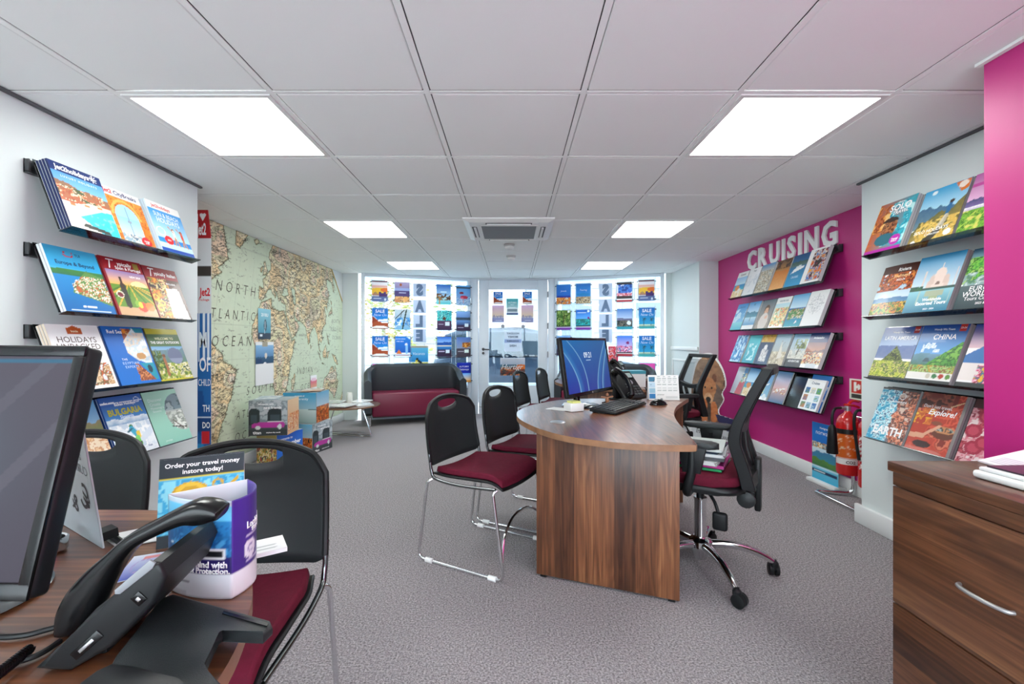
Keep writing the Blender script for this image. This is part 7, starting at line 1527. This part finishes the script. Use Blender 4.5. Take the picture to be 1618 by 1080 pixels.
# near monitor: screen seen at a slant
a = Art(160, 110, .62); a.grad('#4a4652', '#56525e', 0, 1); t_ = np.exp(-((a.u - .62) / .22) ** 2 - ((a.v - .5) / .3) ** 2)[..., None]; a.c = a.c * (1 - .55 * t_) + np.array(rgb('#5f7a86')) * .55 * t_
for k in range(3): a.line(.2 + .25 * k, 0, .75 + .2 * k, 1, .035, '#5c5b67')  # slanting reflection streaks painted into the glowing screen picture
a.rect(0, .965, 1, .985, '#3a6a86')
d0, d1_ = .62, .706
b0 = px(42, 950, d0); b1 = px(138, 546, d1_); upv = (b1 - b0); Hn = upv.length; upv.normalize(); ex = Vector((1, 0, 0)); ex = (ex - upv * ex.dot(upv)).normalized(); nzv = ex.cross(upv)
Wn = .60
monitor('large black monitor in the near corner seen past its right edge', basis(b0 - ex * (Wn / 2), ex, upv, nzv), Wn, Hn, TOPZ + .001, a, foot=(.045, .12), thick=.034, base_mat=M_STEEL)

def keyboard(label, M):
    t = thing('keyboard', label, 'keyboard', M=M)
    mb = MB(); RZ = Matrix(((0, 0, 1, 0), (1, 0, 0, 0), (0, 1, 0, 0), (0, 0, 0, 1)))
    mb.prism([(-.085, .002), (.085, .006), (.085, .028), (-.085, .014)], -.265, .265, bev=.004, M=RZ); mb.build('case', M_BLACK, t)
    mb = MB(); 
    for j in range(6):
        y = -.067 + .0265 * j; z = .0145 + (y + .085) / .17 * .014; x = -.25
        w = .0265
        n = 19
        for i in range(n):
            if i in (14,) or (j == 0 and 4 <= i <= 8): continue
            xx = -.25 + i * .0268; ww = .0225
            mb.box((xx, y - .010, z), (xx + ww, y + .010, z + .007))
        if j == 0: mb.box((-.25 + 4 * .0268, y - .010, z), (-.25 + 9 * .0268 - .004, y + .010, z + .007))
    mb.build('keys', mat('key_grey', (46, 49, 52), .45), t)
    for s in (-1, 1):
        mb = MB(); mb.rbox((s * .22 - .018, .06, -.002), (s * .22 + .018, .08, .010), r=.003); mb.build('foot', M_BLACK, t)
kx = (Vector((.895, 3.11, 0)) - Vector((.575, 2.66, 0))).normalized(); kz = Vector((0, 0, 1)); ky = kz.cross(kx)
kc = Vector((.692, 2.885, TOPZ + .003))
keyboard('black keyboard on the central desk in front of the monitor', basis(kc, kx, ky, kz))

t = thing('computer_mouse', 'black computer mouse on the central desk', 'mouse', M=Matrix.Translation((1.0, 3.06, TOPZ + .001)) @ Matrix.Rotation(radians(-62), 4, 'Z'))
mb = MB(); P = []
for j in range(13):
    v = j / 12; y = -.062 + .124 * v; hw = .034 * sqrt(max(0, 1 - (2 * v - 1) ** 4)) + .001; hh = .038 * (sin(pi * (.08 + .86 * v)) ** .7) * (1.05 - .25 * v) + .002; row = []
    for i in range(13):
        an = pi * i / 12; row.append((hw * cos(an), y, .002 + hh * sin(an) ** .8))
    P.append(row)
mb.grid(P); mb.box((-.03, -.055, 0), (.03, .055, .004)); mb.build('shell', M_BLACKG, t)
mb = MB(); mb.lathe([(.009, -.004), (.010, 0), (.009, .004)], 14, M=Matrix.Translation((0, .03, .034)) @ Matrix.Rotation(pi / 2, 4, 'Y')); mb.build('wheel', M_GREY, t)

def desk_phone(label, M):
    """user sits at -y; origin on the desk at the middle"""
    t = thing('desk_telephone', label, 'telephone', M=M, group='black desk telephones')
    tl = radians(48); S = basis((0, -.09, .02), (1, 0, 0), (0, cos(tl), sin(tl)), (0, -sin(tl), cos(tl)))
    mb = MB(); mb.rbox((-.105, 0, -.028), (.105, .225, 0), r=.010, seg=3, M=S); mb.build('body', M_BLACK, t)
    mb = MB(); mb.rbox((-.09, -.06, 0), (.09, .075, .012), r=.004); mb.rbox((-.08, .02, .01), (.08, .05, .13), r=.006); mb.build('stand', M_BLACK, t)
    mb = MB(); mb.box((-.02, .155, .0004), (.092, .21, .0018), mat=0, M=S); mb.box((-.012, .165, .0018), (.085, .203, .0024), mat=1, M=S); mb.build('display', [M_BLACKG, mat('lcd', (150, 168, 166), .2)], t)
    mb = MB()
    for j in range(4):
        for i in range(3): mb.rbox((.0 + i * .03, .022 + j * .02, .0002), (.022 + i * .03, .035 + j * .02, .005), r=.002, M=S)
    for j in range(5): mb.rbox((-.03, .025 + .02 * j, .0002), (-.012, .036 + .02 * j, .004), r=.002, M=S)
    mb.build('keypad', mat('phone_key', (70, 74, 76), .4), t)
    mb = MB(); mb.lathe([(.018, 0), (.018, .004), (.013, .005)], 18, M=S @ Matrix.Translation((.035, .127, .0004))); mb.build('navigation_button', M_SILVER, t)
    p = smooth_line([(0, .012, .030), (0, .04, .048), (0, .11, .062), (0, .18, .048), (0, .21, .030)], 5); mb = MB()
    for q in range(1): mb.tube([S @ (v + Vector((-.068, 0, 0))) for v in p], [.022 - .007 * sin(pi * i / (len(p) - 1)) for i in range(len(p))], n=12)
    for yy in (.018, .205): mb.lathe([(.024, .004), (.026, .012), (.02, .034)], 16, M=S @ Matrix.Translation((-.068, yy, 0)))
    mb.build('handset', M_BLACKG, t)
    return t
ph = desk_phone('black desk telephone next to the calendar on the central desk', Matrix.Translation((.850, 3.335, TOPZ + .001)) @ Matrix.Rotation(radians(35), 4, 'Z') @ Matrix.Scale(1.12, 4))
dup(ph, M=Matrix.Translation((1.235, 5.15, TOPZ + .001)) @ Matrix.Rotation(radians(35), 4, 'Z') @ Matrix.Scale(1.12, 4), label='black desk telephone on the second desk, farther back')

# tent calendar
def tent(label, M, w, h, art, depth=.06, name='tent_card', cat='tent card', back=None, mat_=None, col='#eceded'):
    """M: lower left corner of the front face; front faces -y"""
    t = thing(name, label, cat, M=M)
    lean = depth / 2; F0 = basis((0, 0, 0), (1, 0, 0), (0, lean, h), (0, -h, lean)); L = sqrt(lean ** 2 + h ** 2)
    mb = MB(); mb.box((0, 0, -.0015), (w, L, 0), col=rgb(col), M=F0); art.mesh(mb, w, L, z=.0006, M=F0); mb.build('front_panel', mat_ or M_PRINTM, t)
    B0 = basis((w, depth, 0), (-1, 0, 0), (0, -lean, h), (0, h, lean)); mb = MB(); mb.box((0, 0, -.0015), (w, L - .002, 0), col=rgb(col), M=B0)
    if back: back.mesh(mb, w, L - .002, z=.0006, M=B0)
    mb.build('back_panel', mat_ or M_PRINTM, t); return t
a = Art(60, 46, .77); a.grad('#e6e9e6', '#eceeec')
for k, c in enumerate(('#2a7ab8', '#8fb8cc', '#b8d4e4', '#3a7a9a')): a.rect(.03, .05 + .225 * k, .22, .25 + .225 * k, c); a.spots([c, '#1f4a6a', '#cfe2ea'], 7, (.03, .05 + .225 * k, .22, .16 + .225 * k), k + 2, thr=.4)
for j in range(3):
    for i in range(4):
        x0, y0 = .28 + .175 * i, .34 + .21 * j; a.rect(x0 + .03, y0 + .165, x0 + .11, y0 + .18, '#8a9a98')
        for q in range(5): a.rect(x0 + .01, y0 + .02 + .028 * q, x0 + .14, y0 + .032 + .028 * q, '#b4bdba')
a.t('premier', .4, .22, .07, '#4a5a58', bold=0)
for q in range(4): a.rect(.56, .08 + .05 * q, .94, .088 + .05 * q, '#b8c0be')
tent('white tent calendar with blue photos at the back of the central desk', Matrix.Translation((1.012, 3.315, TOPZ + .001)) @ Matrix.Rotation(radians(-2), 4, 'Z'), .225, .182, a, name='desk_calendar', cat='calendar')
# on the second desk
t = thing('leaflet_box', 'white leaflet box with a teal rim on the second desk', 'box', M=Matrix.Translation((1.16, 4.25, TOPZ + .001)) @ Matrix.Rotation(.05, 4, 'Z'))
mb = MB(); mb.box((-.11, 0, 0), (.11, .003, .125)); mb.box((-.11, .14, 0), (.11, .143, .125)); mb.box((-.11, .003, 0), (-.107, .14, .125)); mb.box((.107, .003, 0), (.11, .14, .125)); mb.box((-.107, .003, 0), (.107, .14, .004)); mb.build('carton', M_PAPER, t)
mb = MB(); mb.box((-.112, -.002, .125), (.112, .145, .155)); mb.build('rim', mat('teal_card', (66, 150, 168), .4), t)
# tray of odds and ends by the monitor foot
t = thing('sticky_note_box', 'white box of sticky notes beside the monitor foot', 'note box', M=Matrix.Translation((.385, 2.795, TOPZ + .001)) @ Matrix.Rotation(.5, 4, 'Z'))
mb = MB(); mb.rbox((-.05, -.04, 0), (.05, .04, .05), r=.004); mb.build('box', M_WPLAS, t)
mb = MB(); mb.box((-.03, -.03, .0505), (.03, .03, .062)); mb.build('notes', mat('note_yellow', (214, 216, 130), .7), t)
t = thing('wooden_figure', 'small brown wooden figure standing beside the monitor foot', 'figurine', (.635, 2.99, TOPZ + .001))
mb = MB(); mb.lathe([(.016, 0), (.018, .004), (.008, .012), (.012, .03), (.014, .045), (.006, .06), (.006, .064)], 14); mb.build('body', mat('figure_wood', (150, 98, 66), .5), t)
mb = MB(); mb.lathe([(.004, .064), (.011, .07), (.012, .078), (.006, .088)], 12); mb.tube([(-.04, 0, .062), (0, 0, .056), (.04, 0, .066)], .005, n=8); mb.build('head', mat('figure_wood', (150, 98, 66), .5), t)
mb = MB(); mb.box((-.05, -.07, 0), (.05, .07, .002)); o = mb.build('paper_slip', M_PAPER); o.location = (.30, 2.86, TOPZ + .001); o.rotation_euler = (0, 0, .9); tag(o, 'small white paper slip beside the monitor foot', 'paper')
mb = MB(); mb.tube(smooth_line([(.63, 3.12, TOPZ + .006), (.68, 3.2, TOPZ + .006), (.70, 3.29, TOPZ + .006), (.71, 3.36, TOPZ + .006)], 6), .005, n=6); o = mb.build('black_cable', M_BLACK); tag(o, 'black cable behind the keyboard on the central desk', 'cable')

# ------------------------------------------------------------------ near desk
# telephone seen from its side: shapes drawn in the plane of its side, then given their real width
h_ = Vector((.985, .17, 0)).normalized(); w_ = Vector((-h_.y, h_.x, 0)); P0 = Vector((-.55, .585, TOPZ))
PM = basis(P0, h_, (0, 0, 1), h_.cross(Vector((0, 0, 1))))         # local z points to the camera side (-w_)
PI_ = PM.inverted()
def side_pts(pl, off):
    o = P0 + w_ * off; return [((PI_ @ px_plane(x, y, o, w_)).x, max(.0015, (PI_ @ px_plane(x, y, o, w_)).y)) for x, y in pl]
t = thing('desk_telephone', 'large black desk telephone on the near desk, seen from its side', 'telephone', M=PM, group='black desk telephones')
body = [(237, 889), (181, 938), (148, 964), (112, 1003), (52, 1058), (110, 1062), (178, 1021), (244, 953), (262, 912), (252, 890)]
mb = MB(); mb.prism(side_pts(body, 0), -.15, 0, bev=.006, seg=3); mb.build('body', M_BLACK, t)
mb = MB(); mb.prism(side_pts([(246, 889), (237, 884), (181, 932), (182, 938), (190, 938), (241, 898)], -.002), -.0005, .003, bev=.001); mb.build('side_trim', M_GREY, t)  # grey strip shaped as the highlight along the body's top edge
hc = [(352, 808, 9), (338, 806, 16), (316, 807, 20), (292, 812, 15), (255, 829, 12), (216, 850, 12), (187, 878, 14), (162, 908, 21), (140, 940, 26), (125, 966, 24), (114, 986, 15), (108, 996, 7)]
cp = side_pts([(x, y) for x, y, r in hc], .10); cl = smooth_line([(p[0], p[1], hc[k][2] * .66 / F) for k, p in enumerate(cp)], 5)
mb = MB(); vs = []; fs = []; n = 18
for k, p in enumerate(cl):
    q = cl[min(k + 1, len(cl) - 1)] - cl[max(k - 1, 0)]; l = math.hypot(q.x, q.y); nx_, ny_ = -q.y / l, q.x / l; hw = .024 * min(1, p.z / .009)
    for i in range(n):
        an = 2 * pi * i / n; ca, sa = cos(an), sin(an); ca = math.copysign(abs(ca) ** .6, ca); sa = math.copysign(abs(sa) ** .6, sa)
        vs.append((p.x + nx_ * p.z * ca, max(.004, p.y + ny_ * p.z * ca), -.10 + hw * sa))
for k in range(len(cl) - 1):
    for i in range(n): fs.append((k * n + i, k * n + (i + 1) % n, (k + 1) * n + (i + 1) % n, (k + 1) * n + i))
fs += [tuple(range(n))[::-1], tuple((len(cl) - 1) * n + i for i in range(n))]
mb.add(vs, fs, smooth=True); mb.build('handset', M_BLACKG, t, angle=60)
SM = Matrix(((1, 0, 0, 0), (0, 0, 1, 0), (0, -1, 0, 0), (0, 0, 0, 1)))     # plan drawing (x, -z) lifted along local y
def plate(pl, z, y0, y1, bev, nm, m):
    bs = []
    for x, y in pl:
        q = PI_ @ px_z(x, y, TOPZ + z); bs.append((q.x, -q.z))
    mb = MB(); mb.prism(bs, y0, y1, bev=bev, seg=3, M=SM); return mb.build(nm, m, t)
plate([(275, 936), (427, 978), (431, 987), (416, 1001), (352, 991), (340, 998), (315, 1050), (322, 1064), (372, 1096), (300, 1125), (150, 1090), (184, 1036), (252, 944)], .034, .018, .034, .005, 'stand', M_BLACKM)
plate([(353, 966), (424, 985), (422, 990), (351, 970)], .0345, .0345, .036, .0, 'stand_slot', M_BLACKG)
plate([(118, 1082), (150, 1058), (178, 1045), (215, 1049), (280, 1070), (330, 1096), (250, 1120), (150, 1110)], .05, .036, .05, .005, 'rear_rest', M_BLACK)
for xy in ((-.02, .03), (.10, .02)):
    mb = MB(); mb.rbox((xy[0] - .02, .0015, -xy[1] - .05), (xy[0] + .02, .0175, -xy[1]), r=.004); mb.build('foot', M_BLACK, t)
for (x, y, a_, b_) in ((220, 945, .008, .004), (138, 1018, .006, .018)):
    q = PI_ @ px_plane(x, y, P0, w_); mb = MB(); R = Matrix.Translation((q.x, q.y, .0005)) @ Matrix.Rotation(radians(42), 4, 'Z'); mb.rbox((-b_ - .003, -a_, -.002), (b_ + .003, a_, .0015), r=.0015, M=R, mat=0); mb.rbox((-b_ * .6, -a_ * .35, .001), (b_ * .6, a_ * .35, .0025), r=.0008, M=R, mat=1); mb.build('port', [M_BLACKG, M_SILVER], t)
# curly cord
p0 = px_z(0, 1062, TOPZ + .014); p1 = px_z(46, 1026, TOPZ + .014); pts = []
for k in range(0, 260):
    s = k / 259; c = (p0 + (p0 - p1) * .6) * (1 - s) + p1 * s; an = s * 2 * pi * 18; pts.append(c + Vector((0, .006 * cos(an), .006 * sin(an))))
mb = MB(); mb.tube(pts, .0026, n=6); o = mb.build('coiled_cord', M_BLACKG); tag(o, 'coiled black telephone cord at the near edge of the desk', 'cord')
def cable(pl, r, label, z=.006):
    P = [px_z(x, y, TOPZ + z) for x, y in pl]; mb = MB(); mb.tube(smooth_line(P, 6), r, n=8); o = mb.build('black_cable', M_BLACK); tag(o, label, 'cable', 'cables on the near desk')
cable([(-40, 1004), (0, 1006), (40, 1003), (75, 994), (105, 986)], .004, 'black cable curving from the near monitor to the telephone')
cable([(150, 836), (172, 845), (190, 856), (205, 872)], .007, 'thick black cable behind the near telephone')
cable([(-30, 1082), (10, 1052), (60, 1034), (95, 1012)], .004, 'black cable below the coiled telephone cord')
# chrome ring
t = thing('chrome_pen_pot', 'small round chrome pot beside the near monitor foot', 'pot', px_z(74, 872, TOPZ + .001))
mb = MB(); mb.lathe([(.028, 0), (.032, .004), (.033, .026), (.030, .028), (.027, .026), (.025, .006)], 24); mb.build('pot', M_CHROME, t)
# sign seen from behind
a = Art(20, 30, 1.3); a.grad('#b8c2ca', '#c8d0d6'); a.t('€', .82, .34, .28, '#33383e', mirror=True, bold=.01, rot=-.5); a.t('&', .58, .27, .2, '#3a4046', mirror=True, rot=-.3); a.t('CURR', .83, .56, .1, '#7a848c', mirror=True, bold=0, rot=-.1, maxw=.28); a.t('a', .86, .66, .1, '#7a848c', mirror=True, bold=0)
rb = Vector((-.849, .93, TOPZ + .001)); rt = Vector((-.868, .898, 1.06)); upv = (rt - rb); Hs = upv.length; upv.normalize(); ex = Vector((.858, -.514, 0)).normalized(); ex = (ex - upv * ex.dot(upv)).normalized()
t = thing('tent_sign', 'pale leaning sign with reversed lettering behind the near monitor', 'tent sign', M=basis(rb - ex * .28, ex, upv, ex.cross(upv)))
mb = MB(); mb.box((0, 0, -.003), (.28, Hs, 0), col=rgb('#c2cad0')); a.mesh(mb, .28, Hs, z=.0006); mb.build('panel', M_PRINTM, t)
for x in (.03, .24):
    mb = MB(); mb.box((x, .012, -.03), (x + .035, .03, -.0035)); mb.build('foot', M_BLACK, t)
# 0% travel money card
a = Art(50, 62, 1.25); a.grad('#2a9ac8', '#5ac4e4'); a.spots(['#2f9ecc', '#6fd0ea', '#3aaede', '#8fe0f2'], 7, (0, 0, 1, .74), 4); a.rect(0, .76, 1, 1, '#1f2a33'); a.rect(0, .745, 1, .765, '#d8c83a')
a.ell(.36, .52, .24, .19, '#d8a81e', ring=.22); a.ell(.36, .54, .2, .16, '#f0c83a', ring=.55); a.ell(.68, .65, .075, .06, '#d8b02a', ring=.3); a.ell(.88, .54, .075, .06, '#d8b02a', ring=.3); a.line(.66, .48, .92, .70, .04, '#d8b02a'); a.rect(0, 0, 1, .14, '#1f2a33')
a.t('Order your travel money', .5, .91, .085, bold=.02, maxw=.9); a.t('instore today!', .5, .83, .085, bold=.02)
bl = px_z(249, 868, TOPZ + .001); M = Matrix.Translation((-.735, .925, TOPZ + .001)) @ Matrix.Rotation(radians(28), 4, 'Z')
tent('bright blue travel money card with a yellow 0% on the near desk', M, .155, .178, a, depth=.07)
# curved purple display
A_, B_, C_ = Vector((-.60, .782)), Vector((-.468, .748)), Vector((-.512, .868))
zt = .163
bul = [B_ * (1 - s) + C_ * s + Vector((.026, .004)) * (4 * s * (1 - s)) for s in np.linspace(0, 1, 13)]
frn = [A_ * (1 - s) + B_ * s + Vector((-.004, -.012)) * (4 * s * (1 - s)) for s in np.linspace(0, 1, 13)]
t = thing('curved_display_card', 'purple and white curved card display at the edge of the near desk', 'display card', (A_.x, A_.y, TOPZ + .001))
def strip(P, art, nm, tmap=()):
    ns, nv = len(P) - 1, art.ny; mb = MB(); vs = []; col = []; fs = []; ux = np.linspace(0, 1, art.nx + 1)
    xs_ = np.array([p.x for p in P]); ys_ = np.array([p.y for p in P]); q = np.linspace(0, 1, len(P))
    def at(u): return Vector((np.interp(u, q, xs_) - A_.x, np.interp(u, q, ys_) - A_.y, 0))
    for j in range(nv + 1):
        for i, u in enumerate(ux): v = at(u); vs.append((v.x, v.y, zt * j / nv)); col.append(art.c[j, i])
    n = art.nx + 1
    for j in range(nv):
        for i in range(art.nx): fs.append((j * n + i, j * n + i + 1, (j + 1) * n + i + 1, (j + 1) * n + i))
    mb.add(vs, fs, col=np.array(col), smooth=True)
    Lw = sum((P[i + 1] - P[i]).length for i in range(ns))
    for body, u, v, size, c, k in art.text:
        k = dict(k); mw = k.pop('maxw', None); vv, ff = text_geo(body, size * Lw, k.get('bold', .02), 0, 1, 'CENTER'); w0 = max(p.x for p in vv) - min(p.x for p in vv); sc = 1 if not mw else min(1, mw * Lw / w0); out = []
        for p in vv:
            uu = u + p.x * sc / Lw; b = at(uu); d = at(min(1, uu + .02)) - at(max(0, uu - .02)); nrm = Vector((d.y, -d.x, 0)).normalized(); out.append((b.x + nrm.x * .0009, b.y + nrm.y * .0009, v * zt + p.y - .35 * size * Lw))
        mb.add(out, ff, col=rgb(c))
    o = mb.build(nm, M_PRINT, t); so = o.modifiers.new('s', 'SOLIDIFY'); so.thickness = .0008; so.offset = -1
a = Art(36, 46, 1.25); a.grad('#2a86c0', '#6ac0e2', .45, .96); a.grad('#123a72', '#2a7ab4', .38, .8); a.spots(['#2a78b4', '#1a5896', '#4a98cc'], 9, (0, .42, 1, .8), 3, thr=.4); a.line(.1, .52, .95, .42, .02, '#e8f2f8'); a.rect(0, .24, 1, .42, '#2a1f62'); a.rect(0, 0, 1, .24, '#dfe2e8'); a.rect(0, .95, 1, 1, '#b8c4d0'); a.rect(.62, .40, .92, .50, '#e8e8ea'); a.rect(.64, .42, .90, .48, '#1c1c22'); a.t('peace of mind with', .55, .35, .105, bold=.03, maxw=.86); a.t('Escape of Protection.', .58, .285, .095, bold=.03, maxw=.8)
for q in range(3): a.rect(.08, .15 - .04 * q, .46, .165 - .04 * q, '#8a8a98')
a.rect(.1, .02, .4, .05, '#c8c8d0'); strip(frn, a, 'front_panel')
a = Art(36, 46, 1.25); a.grad('#40267f', '#4a2c92'); a.rect(0, 0, 1, .24, '#e8eaee'); a.ell(.72, .85, .14, .1, '#7a6ab8', ring=.7); a.rect(.62, .8, .82, .9, '#8a7ac0'); a.ell(.3, .42, .13, .10, '#e8e6f2'); a.ell(.3, .42, .06, .05, '#8a80b8', ring=.4); a.ell(.7, .46, .1, .09, '#d8d4ea'); a.t('Looking for', .5, .68, .12, bold=.02); a.t('that extra', .52, .62, .1, bold=.01)
for q in range(4): a.rect(.2, .56 - .025 * q, .8, .566 - .025 * q, '#c8c0e2'); 
for q in range(3): a.rect(.2, .30 - .025 * q, .5, .306 - .025 * q, '#c8c0e2')
strip(bul, a, 'side_panel')
mb = MB(); v0, v1 = C_ - A_, Vector((0, 0)); mb.box((0, 0, 0), (1, .001, zt), M=Matrix(((v1.x - v0.x, 0, 0, v0.x), (v1.y - v0.y, 1, 0, v0.y), (0, 0, 1, 0), (0, 0, 0, 1)))); mb.build('back_panel', M_PAPER, t)
# loose papers
def sheet(pl, c, lab, name='paper_sheet', cat='paper', z=.0012, art=None):
    P = [px_z(x, y, TOPZ + z) for x, y in pl]; mb = MB(); n = len(P)
    mb.add(P + [p + Vector((0, 0, .0012)) for p in P], [tuple(range(n))[::-1], tuple(range(n, 2 * n))] + [(i, (i + 1) % n, n + (i + 1) % n, n + i) for i in range(n)], col=rgb(c))
    if art:
        a_ = art; m = []; cc = []
        for j in range(a_.ny + 1):
            for i in range(a_.nx + 1):
                u, v = i / a_.nx, j / a_.ny; p = (P[0] * (1 - u) + P[1] * u) * (1 - v) + (P[3] * (1 - u) + P[2] * u) * v; m.append(p + Vector((0, 0, .0018))); cc.append(a_.c[j, i])
        nn_ = a_.nx + 1; mb.add(m, [(j * nn_ + i, j * nn_ + i + 1, (j + 1) * nn_ + i + 1, (j + 1) * nn_ + i) for j in range(a_.ny) for i in range(a_.nx)], col=np.array(cc))
    o = mb.build(name, M_PRINTM); tag(o, lab, cat, 'papers on the near desk'); return o
a = Art(20, 14, .7); a.grad('#e8eaea', '#f0f1f0')
for q in range(5): a.rect(.15, .2 + .12 * q, .8, .23 + .12 * q, '#b0b8b8')
sheet([(186, 866), (262, 852), (238, 832), (160, 848)], '#e8eaea', 'white printed sheet behind the near telephone', art=a)
a = Art(24, 16, .7); a.grad('#5a6ad0', '#dfe4f2'); a.ell(.5, .5, .3, .3, '#b0a0d8', ring=.7); a.rect(.4, .8, .9, .9, '#e88a8a')
sheet([(178, 922), (238, 908), (262, 872), (212, 880)], '#dfe4f2', 'lilac leaflet seen through the arch of the telephone handset', 'leaflet', 'leaflet', art=a)
a = Art(14, 14, 1); a.grad('#e8ecec', '#f2f3f2'); a.rect(.2, .2, .8, .24, '#a8b0b0'); a.rect(.2, .4, .8, .44, '#a8b0b0'); a.rect(.2, .6, .7, .64, '#a8b0b0')
t = thing('leaflet', 'white leaflet stack just behind the purple display card', 'leaflet', (-.555, .915, TOPZ + .001), .6, group='papers on the near desk')
mb = MB(); mb.box((-.02, -.05, 0), (.08, .02, .008), col=rgb('#e8ecec')); a.mesh(mb, .1, .07, z=.0084, M=Matrix.Translation((-.02, -.05, 0))); mb.build('sheets', M_PRINTM, t)

# ------------------------------------------------------------------ wooden cabinet
KX, KY1, KZ = 1.113, 1.318, .845
t = thing('drawer_cabinet', 'dark walnut drawer cabinet against the magenta wall', 'cabinet', (1.44, .96, 0))
def loc(x, y, z): return (x - 1.44, y - .96, z)
mb = MB(); mb.rbox(loc(KX + .02, .795, .03), loc(1.765, KY1 - .012, KZ - .03), r=.002); mb.box(loc(KX + .05, .82, 0), loc(1.75, KY1 - .04, .03)); mb.build('carcass', M_WOODC, t)
mb = MB(); mb.rbox(loc(KX - .006, .78, KZ - .027), loc(1.77, KY1 + .004, KZ), r=.002); ob = mb.build('cabinet_top', [mat_wood('walnut_cabinet_top', 0, .24, 1, 1.15, .3, .36), M_WOODC], t)
for p in ob.data.polygons: p.material_index = 0 if p.normal.z > .8 else 1
mb = MB(); mb.rbox(loc(KX, .797, KZ - .066), loc(KX + .019, KY1 - .008, KZ - .029), r=.0015); mb.build('rail', M_WOODC, t)
for z1, z0 in ((KZ - .069, .440), (.436, .045)):
    mb = MB(); mb.rbox(loc(KX, .797, z0), loc(KX + .019, KY1 - .008, z1), r=.0015); dr = mb.build('drawer', M_WOODC, t)
    mb = MB(); zc = z0 + (z1 - z0) * .46; yc = (.797 + KY1) / 2 - .005; pts = smooth_line([loc(KX, yc + .060, zc), loc(KX - .012, yc + .054, zc), loc(KX - .020, yc + .022, zc), loc(KX - .020, yc - .022, zc), loc(KX - .012, yc - .054, zc), loc(KX, yc - .060, zc)], 5); mb.tube(pts, .0052, n=10); mb.build('handle', M_SILVER, dr)
# paper and tray on it
a = Art(24, 30, 1.3); a.grad('#eceef0', '#f2f3f4')
for q in range(12): a.rect(.1, .1 + .065 * q, .9, .108 + .065 * q, '#b8c0c8')
def on_top(pl, z): return [px_z(x, y, KZ + z) for x, y in pl]
P = on_top([(1545, 729), (1660, 762), (1740, 735), (1620, 712)], .001); mb = MB()
n = 4; mb.add(P + [p + Vector((0, 0, .004)) for p in P], [(3, 2, 1, 0), (4, 5, 6, 7)] + [(i, (i + 1) % n, n + (i + 1) % n, n + i) for i in range(n)], col=rgb('#eceef0'))
m = []; cc = []
for j in range(a.ny + 1):
    for i in range(a.nx + 1):
        u, v = i / a.nx, j / a.ny; m.append((P[0] * (1 - u) + P[1] * u) * (1 - v) + (P[3] * (1 - u) + P[2] * u) * v + Vector((0, 0, .0046))); cc.append(a.c[j, i])
q_ = a.nx + 1; mb.add(m, [(j * q_ + i, j * q_ + i + 1, (j + 1) * q_ + i + 1, (j + 1) * q_ + i) for j in range(a.ny) for i in range(a.nx)], col=np.array(cc))
o = mb.build('paper_stack', M_PRINTM); tag(o, 'white printed papers on the wooden cabinet top', 'paper')
t = thing('white_tray', 'white plastic tray at the front of the wooden cabinet top', 'tray', M=Matrix.Translation((1.255, 1.06, KZ + .001)) @ Matrix.Rotation(radians(2), 4, 'Z'))
mb = MB(); mb.rbox((-.06, -.2, 0), (.22, .105, .02), r=.008, seg=3); mb.rbox((-.052, -.19, .02), (.21, .096, .030), r=.005); mb.build('tray', M_WPLAS, t)
a = Art(20, 20, 1); a.grad('#3a2f3a', '#4a4048'); a.spots(['#d8b03a', '#5a4a6a', '#2a2428', '#e8e0d0'], 5, (0, 0, 1, .6), 3, thr=.3); mb = MB(); mb.box((-.04, -.17, .0305), (.20, .085, .034), col=rgb('#3a2f3a')); a.mesh(mb, .24, .255, z=.0345, M=Matrix.Translation((-.04, -.17, 0))); mb.build('printed_insert', M_PRINT, t)

# ================================================================== LIGHT, SKY, CAMERA
wd = bpy.data.worlds.new('World'); SC.world = wd; wd.use_nodes = True
nt = wd.node_tree; bg = nt.nodes['Background']; bg.inputs['Color'].default_value = (.86, .93, 1.0, 1); bg.inputs['Strength'].default_value = 7.5
cam = bpy.data.cameras.new('Camera'); co = bpy.data.objects.new('Camera', cam); COL.objects.link(co)
co.location = (0, 0, CZ); co.rotation_euler = (pi / 2, 0, 0); cam.sensor_fit = 'HORIZONTAL'; cam.sensor_width = 36; cam.lens = F / 1618 * 36; cam.clip_start = .02; cam.clip_end = 200
SC.camera = co
SC.view_settings.view_transform = 'Standard'; SC.view_settings.look = 'None'; SC.view_settings.gamma = 1; SC.view_settings.use_curve_mapping = False
SC.view_settings.exposure = 0.48
SC.cycles.max_bounces = 10; SC.cycles.diffuse_bounces = 5; SC.cycles.transparent_max_bounces = 16; SC.cycles.use_denoising = True
SC.cycles.sample_clamp_indirect = 6
